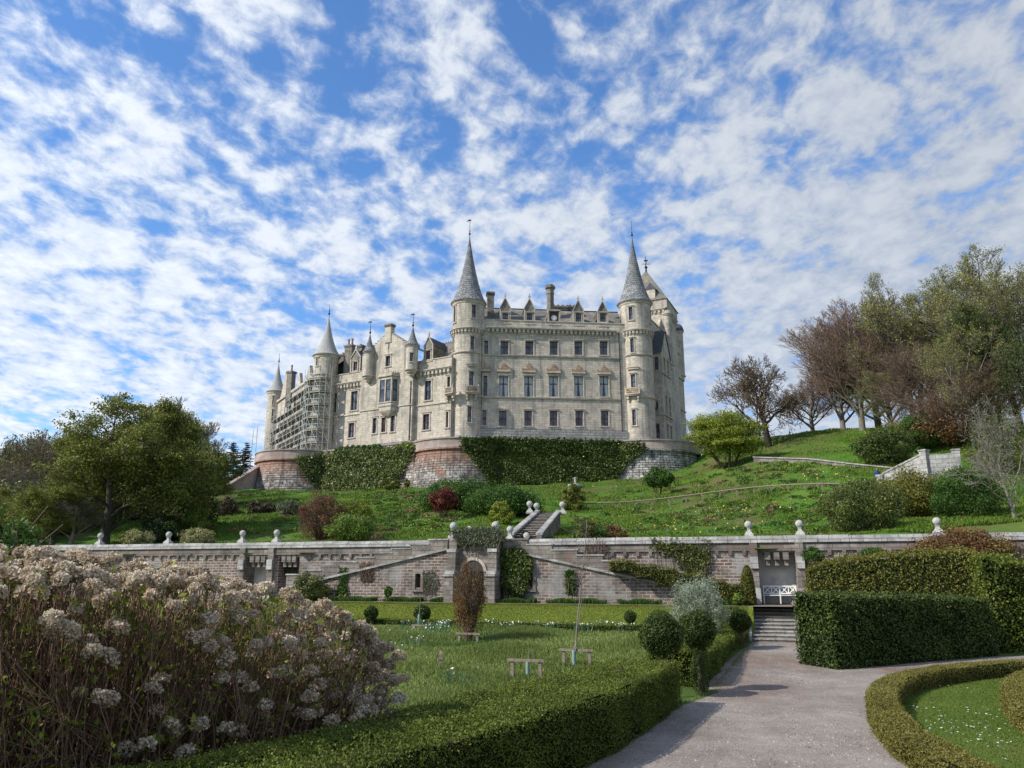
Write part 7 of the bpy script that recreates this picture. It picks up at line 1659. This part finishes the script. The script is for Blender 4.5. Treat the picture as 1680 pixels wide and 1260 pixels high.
# hill grass tufts and daffodils
def hill_sample(n, u0, u1, v0, v1):
    u, v = r.uniform(u0, u1, n), r.uniform(v0, v1, n); Yg = np.arange(48, 120, 1.0); X_, Y_ = np.meshgrid(np.linspace(-60, 60, 121), Yg); Zg = hill_z(X_, Y_)
    uu = 840+FPX*X_/(Y_*CT+(Zg-3)*ST); vv = 630-FPX*((Zg-3)*CT-Y_*ST)/(Y_*CT+(Zg-3)*ST); return None
n = 330000; Y = 46+72*r.uniform(0, 1, n)**1.35; X = r.uniform(-.52, .72, n)*Y; k = (wall_t(X, Y) < -1.2); X, Y = X[k], Y[k]
Z = np.zeros(len(X)); gx, gy = np.arange(-70, 92, 1.0), np.arange(44, 121, 1.0); GX, GY = np.meshgrid(gx, gy); GZ = hill_z(GX, GY)+bumpy(GX, GY, .16)
ix, iy = (X-gx[0]), (Y-gy[0]); i0, j0 = ix.astype(int).clip(0, len(gx)-2), iy.astype(int).clip(0, len(gy)-2); fx, fy = ix-i0, iy-j0
Z = GZ[j0, i0]*(1-fx)*(1-fy)+GZ[j0, i0+1]*fx*(1-fy)+GZ[j0+1, i0]*(1-fx)*fy+GZ[j0+1, i0+1]*fx*fy
pat = np.sin(X*.35+np.sin(Y*.22)*2.2)*np.cos(Y*.3+X*.17)+.5*np.sin(X*1.1+Y*.7)*np.cos(Y*.9-X*.4); k = pat+r.normal(size=len(X))*.35 > -.75; X, Y, Z, pat = X[k], Y[k], Z[k], pat[k]
h = (.12+.20*np.clip(pat+.3, 0, 1.2))*r.uniform(.6, 1.3, len(X)); blades('hill_grass', X, Y, Z-.05, h, .05+.0006*Y, L_['hillgrass'], r, 'rough tufted grass covering the slope below the castle', tint=.45+.16*pat+.2*r.normal(size=len(X)), lean=.8)
def flowers_at(name, lab, spots, petal, size, hh, per_leaf=3, ground=None, leafm='daffleaf'):
    V_, mi, ti, n_ = [], [], [], 0
    for (x, y, m, sx, sy) in spots:
        px, py = x+r.normal(size=m)*sx, y+r.normal(size=m)*sy; pz = np.array([ground(a, b) for a, b in zip(px, py)]) if m < 60 else ground(x, y)+0*px if ground in (hz,) else np.array([ground(a, b) for a, b in zip(px, py)])
        P = np.stack([px, py, pz+hh*r.uniform(.75, 1.1, m)], -1); V_.append(leaves(P, size, r, np.tile([0, -.7, .7], (m, 1)), .3, .8)); mi += [0]*m; ti += list(r.uniform(.2, .9, m))
        q = np.repeat(np.stack([px, py, pz], -1), per_leaf, 0)+r.normal(size=(m*per_leaf, 3))*np.array([.1, .1, 0]); a = r.uniform(0, 6.28, len(q)); s = np.stack([np.cos(a), np.sin(a), 0*a], -1)*size*.16; tip = q+np.stack([r.normal(size=len(q))*.07, r.normal(size=len(q))*.07, hh*r.uniform(.7, 1.0, len(q))], -1)
        V_.append(np.stack([q-s, q+s, tip+s*.4, tip-s*.4], 1).reshape(-1, 3)); mi += [1]*len(q); ti += list(r.uniform(.2, .9, len(q)))
    return tag(np_mesh(name, np.concatenate(V_), 4, None, mats=[L_[petal], L_[leafm]], midx=np.array(mi), tint=np.array(ti)), lab, 'flowers', kind='stuff')
sp = []
for u, v, m, sx, sy in [(1230,868,16,.9,1),(1165,858,26,1.2,1.5),(1185,845,24,1.2,1.2),(1120,868,14,1.5,1),(1100,845,14,1.5,1.5),(1215,838,16,.9,1.2),(1255,838,22,1.4,1),(1290,836,12,1.2,.8),(1070,872,10,1.2,.8),(1140,838,12,1.5,1.5),(1160,875,12,1.5,.8),(1320,785,14,1.8,1.5),(1370,782,16,1.8,1.2),(1340,790,10,1.5,1.5),(1180,812,8,1.2,1),(1145,806,10,.8,.8),(965,800,12,1,1),(1010,803,9,.8,.8),(1000,872,12,1,.8),(1035,865,8,1,.8),(965,868,9,1,.8),(1270,856,9,1,1)]:
    p = land(u, v); sp.append((p.x, p.y, m, sx, sy))
flowers_at('daffodils', 'yellow daffodils scattered over the slope right of the upper steps', sp, 'yellow', .15, .30, 3, hz)
sp = []
for u in np.arange(655, 1092, 6.0):
    p = gl(u, 1033+3*math.sin(u*.1)+(4 if u > 900 else 0)*.5); m = int(1+r.randint(0, 6)*(1 if (700 < u < 745 or 820 < u < 850 or 880 < u < 925 or 950 < u < 1090) else .4)); sp.append((p.x, p.y, m, .12, .22))
for u, v, m in ((690,1060,8),(700,1045,8),(660,1048,7),(735,1120,2),(752,1126,3),(760,1118,2),(770,1130,2),(650,1070,4),(720,1040,8),(810,1052,5)):
    p = gl(u, v); sp.append((p.x, p.y, m, .25, .25))
flowers_at('white_daffodils', 'band of white daffodils in the grass before the low hedge', sp, 'whitep', .085, .36, 6, gz)
sp = [(gl(u, 1062).x, gl(u, 1062).y, 10, .2, .25) for u in range(700, 842, 9)]
flowers_at('bulb_leaves', 'dark band of bulb leaves in the meadow right of the copper tree', sp, 'daffleaf', .03, .26, 6, gz, 'green')
# green border plants along the wall foot, yellow flowers by the wall
n = 26000; s = r.uniform(-13, 13.0, n); k = np.sin(s*1.9)+.6*np.sin(s*4.7+1) > -.7; s = s[k]; s = s[(s < WF.s_at(1232, 985, .8))]; t = r.uniform(.15, 1.0, len(s))+1.35*((s > lo_l) & (s < lo_r)); 
t = np.where((s > a-20) & (s < 99), np.minimum(t, 2.45), t)
X = WF.o[0]+WF.e[0]*s+WF.n[0]*t; Y = WF.o[1]+WF.e[1]*s+WF.n[1]*t; blades('border_plants', X, Y, np.full(len(s), 1.5), .16+.14*np.abs(np.sin(s*2.3)), .045, L_['green'], r, 'green border plants along the foot of the terrace wall', cat='plants')
sp = [(*WF.p(WF.s_at(u, 975, 1.8), 0, 1.9)[:2], m, .15, .08) for u, m in ((562, 7), (635, 5), (937, 6), (943, 4))]
flowers_at('border_daffodils', 'small yellow flower clumps against the terrace wall', sp, 'yellow', .09, .32, 3, lambda x, y: 1.5)

# dark rough plants above the wall right of the upper steps
for i, (u, v, w, h, lm, lab) in enumerate(((985, 880, 60, 26, 'green', 'broad-leaved green plants above the wall right of the steps'), (1010, 878, 40, 18, 'copper', 'clump of dead brown leaves behind the coping'), (960, 876, 40, 34, 'rhodo', 'dark leafy plants beside the right side wall of the upper steps'), (862, 884, 14, 14, 'dark', 'small dark plant at the foot of the upper steps'))):
    shrub('plant_clump', lab, u, v, w, h, lm, 1500, 49.5-i*.5, 80+i, cat='plant')

# ------------------------------------------------------------------ dried hydrangea in the foreground
def hydrangea():
    r = np.random.RandomState(31); base = (-5.0, 9.8, gz(-5.0, 9.8)); rt = empty('hydrangea_bush', base); tag(rt, 'large hydrangea bush with dried pinkish-cream flower heads filling the left foreground', 'bush')
    O = np.array(base)
    petal = leafmat('dried_petal', grad((.22, .13, .06), (.60, .485, .34), (.88, .82, .70)), .75, .35, .1, 30)
    stem = TW['brown']; heads = []
    for vseed in range(5):
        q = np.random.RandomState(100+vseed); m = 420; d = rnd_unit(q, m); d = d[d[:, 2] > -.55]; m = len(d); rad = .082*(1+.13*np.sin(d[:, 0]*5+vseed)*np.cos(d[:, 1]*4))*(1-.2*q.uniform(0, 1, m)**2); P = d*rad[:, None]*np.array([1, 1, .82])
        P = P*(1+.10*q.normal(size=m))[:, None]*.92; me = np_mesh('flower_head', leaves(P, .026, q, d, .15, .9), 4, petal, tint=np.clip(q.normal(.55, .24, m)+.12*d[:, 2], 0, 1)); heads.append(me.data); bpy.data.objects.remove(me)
    # head positions: a long mound of stems behind the box hedge, falling away towards its right end
    A0, A1 = np.array([-8.0, 8.0]), np.array([-1.95, 12.6]); AD = A1-A0; AL = AD@AD; AN = np.array([-AD[1], AD[0]])/math.sqrt(AL)
    def ztop(x, y):
        v = np.array([x, y])-A0; t = v@AD/AL; w = v@AN
        return float(np.interp(t, [-.4, 0, .3, .5, .7, .85, .95, 1.05], [2.9, 3.12, 3.32, 3.2, 2.95, 2.6, 2.2, 1.6]))-.10*(w-.2)**2-.04*math.sin(x*3)*math.cos(y*2.3)
    pts = []
    foot = [(-11,6.2),(-7.6,5.0),(-5.9,6.2),(-4.0,9.3),(-2.35,12.0),(-1.75,12.7),(-2.6,13.8),(-6,13.2),(-11.5,11.5)]
    while len(pts) < 640:
        x, y = r.uniform(-11, -1.6), r.uniform(5.6, 13.8)
        if inpoly(np.array([[x, y]]), foot)[0]: pts.append((x, y, ztop(x, y)-abs(r.normal())*.12))
    # heads on the face towards the hedge
    for _ in range(190):
        t = r.uniform(0, 1)**.8; e = np.array([np.interp(t, [0, .35, .75, 1], [-6.6, -4.0, -2.35, -1.8]), np.interp(t, [0, .35, .75, 1], [5.7, 9.3, 12.0, 12.6])]); x, y = e+r.normal(size=2)*.16-np.array([.1, -.05]); zt = ztop(x, y); pts.append((x, y, zt-(zt-.75)*r.uniform(.05, 1)**1.7*.9))
    P = np.array(pts); dist = np.hypot(P[:, 0], P[:, 1]); vis = np.abs(P[:, 0]/P[:, 1]) < .69; order = np.argsort(dist+(~vis)*100)
    for i in order[:100]:
        o = bpy.data.objects.new('flower_head', heads[r.randint(5)]); scene.collection.objects.link(o); o.parent = rt; o.location = P[i]-O; s = r.uniform(.95, 1.5); o.scale = (s, s, s); o.rotation_euler = (r.normal()*.35, r.normal()*.35, r.uniform(0, 6.28))
    V_, T_ = [], []
    for i in order[100:]:
        me = heads[r.randint(5)]; v = np.empty(len(me.vertices)*3, np.float32); me.vertices.foreach_get('co', v); v = v.reshape(-1, 3)*r.uniform(.95, 1.5); a = r.uniform(0, 6.28); c, s = math.cos(a), math.sin(a)
        V_.append(v@np.array([[c, s, 0], [-s, c, 0], [0, 0, 1]])+P[i]-O); T_.append(np.clip(r.normal(.55, .24, len(v)//4)+r.normal()*.08, 0, 1))
    tag(np_mesh('flower_heads_behind', np.concatenate(V_), 4, petal, tint=np.concatenate(T_), parent=rt), kind='stuff')
    S = []; leafp = []
    def stem_to(x, y, z, rr, k=4, kink=.05):
        bx, by = x*.8+(-5.3)*.2+r.normal()*.2, y*.8+10.4*.2+r.normal()*.2; b = np.array([bx, by, gz(bx, by)-.1]); e = np.array([x, y, z]); q = b
        for j in range(k):
            t = (j+1)/k; nx = b*(1-t)+e*t+np.array([0, 0, .22*math.sin(math.pi*t)])+r.normal(size=3)*kink*(j < k-1); S.append((*q, *nx, rr*(1.25-.5*t), rr*(1.15-.5*t))); q = nx
            if r.uniform() < .5: leafp.append(q+r.normal(size=3)*.02)
    for x, y, z in P: stem_to(x, y, z, .0075)
    n = 0
    while n < 9500:
        x, y = r.uniform(-11, -1.6), r.uniform(5.6, 13.8)
        if inpoly(np.array([[x, y]]), foot)[0]: stem_to(x, y, max(.6, ztop(x, y)-r.uniform(.1, 1.9)**1.2), r.uniform(.004, .0085), 4, .15); n += 1
    V, F = segs_to_mesh(np.array(S)-np.array([*O, *O, 0, 0]), 3); np_mesh('stems', V, 4, bark('hydrangea', (.10, .055, .034), (.30, .20, .135)), faces=F, parent=rt)
    lp_ = np.array(leafp); k = r.uniform(0, 1, len(lp_)) < .55; lp_ = lp_[k]; lp_ = np.repeat(lp_, 5, 0); lp_ = lp_+r.normal(size=lp_.shape)*.04
    np_mesh('foliage', leaves(lp_-O, .085, r, None, .3, .5), 4, L_['yellowgreen'], tint=np.clip(r.normal(.35, .25, len(lp_)), 0, 1), parent=rt)
hydrangea()
# low mounds of plants and bracken breaking up the slope
r = np.random.RandomState(77); V_, mi, ti = [], [], []
for i in range(900):
    u = r.choice([r.uniform(350, 760), r.uniform(600, 760), r.uniform(930, 1400), r.uniform(1100, 1680)]); v = r.uniform(806, 884) if u < 1100 else r.uniform(760, 884)
    p = land(u, v, 47, 112)
    if p.y > 111 or p.y < 47.5: continue
    R0 = r.uniform(.3, .95); m = int(70*R0+20); o = rnd_unit(r, m)*R0*(r.uniform(.3, 1, m)**.5)[:, None]; o[:, 2] = np.abs(o[:, 2])*.42; q = o+np.array([p.x, p.y, p.z-.02]); V_.append(leaves(q, .14+.0012*p.y, r, np.tile([0, -.3, .9], (m, 1)), .3)); k = r.choice(4, p=[.46, .26, .14, .14]); mi += [k]*m; ti += list(np.clip(r.normal(.5, .25, m), 0, 1))
tag(np_mesh('slope_plants', np.concatenate(V_), 4, None, mats=[L_['green'], L_['lime'], L_['box'], leafmat('dead_bracken', grad((.10, .06, .03), (.20, .13, .07), (.30, .22, .13)))], midx=np.array(mi), tint=np.array(ti)), 'low mounds of green plants and dead bracken strewn over the grass slope', 'plants', kind='stuff')
# loose stones on the path and weeds along its edges
n = 42000; Y = 11+27*r.uniform(0, 1, n)**1.6; X = r.uniform(-1, 17, n); P = np.stack([X, Y], -1); k = inpoly(P, path_poly) & ((r.uniform(0, 1, n) < .35) | (np.sin(X*1.3+Y*.4)+np.sin(Y*.9-X) > .9)); P = P[k]; m = len(P); s = r.uniform(.006, .017, m); z = path_z(P[:, 0], P[:, 1])+.006
a = r.uniform(0, 6.28, m); B = np.stack([P[:, 0], P[:, 1], z], -1); x = np.stack([np.cos(a), np.sin(a), 0*a], -1)*s[:, None]; y = np.stack([-np.sin(a), np.cos(a), 0*a], -1)*s[:, None]*.8; t = np.stack([0*a, 0*a, s*.9], -1)
V = np.stack([B-x, B-y, B+y*.2+t, B-x*.5+y, B-y, B+x, B+x*.4+t*.8, B+y*.2+t], 1).reshape(-1, 3)
tag(np_mesh('loose_stones', V, 4, leafmat('loose_stone', grad((.14, .115, .10), (.34, .30, .27), (.60, .56, .52)), .9, 0), tint=np.repeat(r.uniform(0, 1, m), 2)), 'loose stones scattered over the gravel path', 'gravel', kind='stuff')
E_ = [((.75, 13.3), (3.4, 18.8)), ((3.5, 19.0), (5.4, 22.0)), ((5.4, 22.3), (11, 37.4))]+[(tuple(p), tuple(q)) for p, q in zip(ringl[8:-4], ringl[9:-3])]
X, Y = [], []
for i, (p, q) in enumerate(E_):
    L0 = math.dist(p, q); m = int(L0*(60 if i < 3 else 26)); t = r.uniform(0, 1, m); off = .32 if i >= 3 else .05; nx, ny = (q[1]-p[1])/L0, -(q[0]-p[0])/L0
    sg = -1 if i >= 3 else 1; w = (off+np.abs(r.normal(size=m))*.1)
    X += list(p[0]+(q[0]-p[0])*t+nx*w*sg); Y += list(p[1]+(q[1]-p[1])*t+ny*w*sg)
X, Y = np.array(X), np.array(Y); blades('edge_weeds', X, Y, path_z(X, Y), r.uniform(.02, .07, len(X)), .02, L_['grass'], r, 'weeds and grass tufts along the edges of the gravel path', cat='plants')
rt = make_bush('leafy_shrub', 88, (1.2, 1.1, 2.0), L_['green'], 9500, .075, 45, .3, twigs=60, twig_m=TW['red'], shell=.5); put(rt, (-6.85, 10.3, .35)); rt['label'] = 'leafy shrub with reddish stems at the left edge behind the dried flower heads'; rt['category'] = 'shrub'
r = np.random.RandomState(3); n = 1300; d = rnd_unit(r, n)*r.uniform(.55, .98, n)[:, None]; np_mesh('new_growth', leaves(d*np.array([.9, .9, 1.45])+np.array([0, 0, 1.7]), .06, r), 4, L_['copper'], tint=r.uniform(0, 1, n), parent=rt)
for o in bpy.data.objects:
    if '_o' in o: del o['_o']
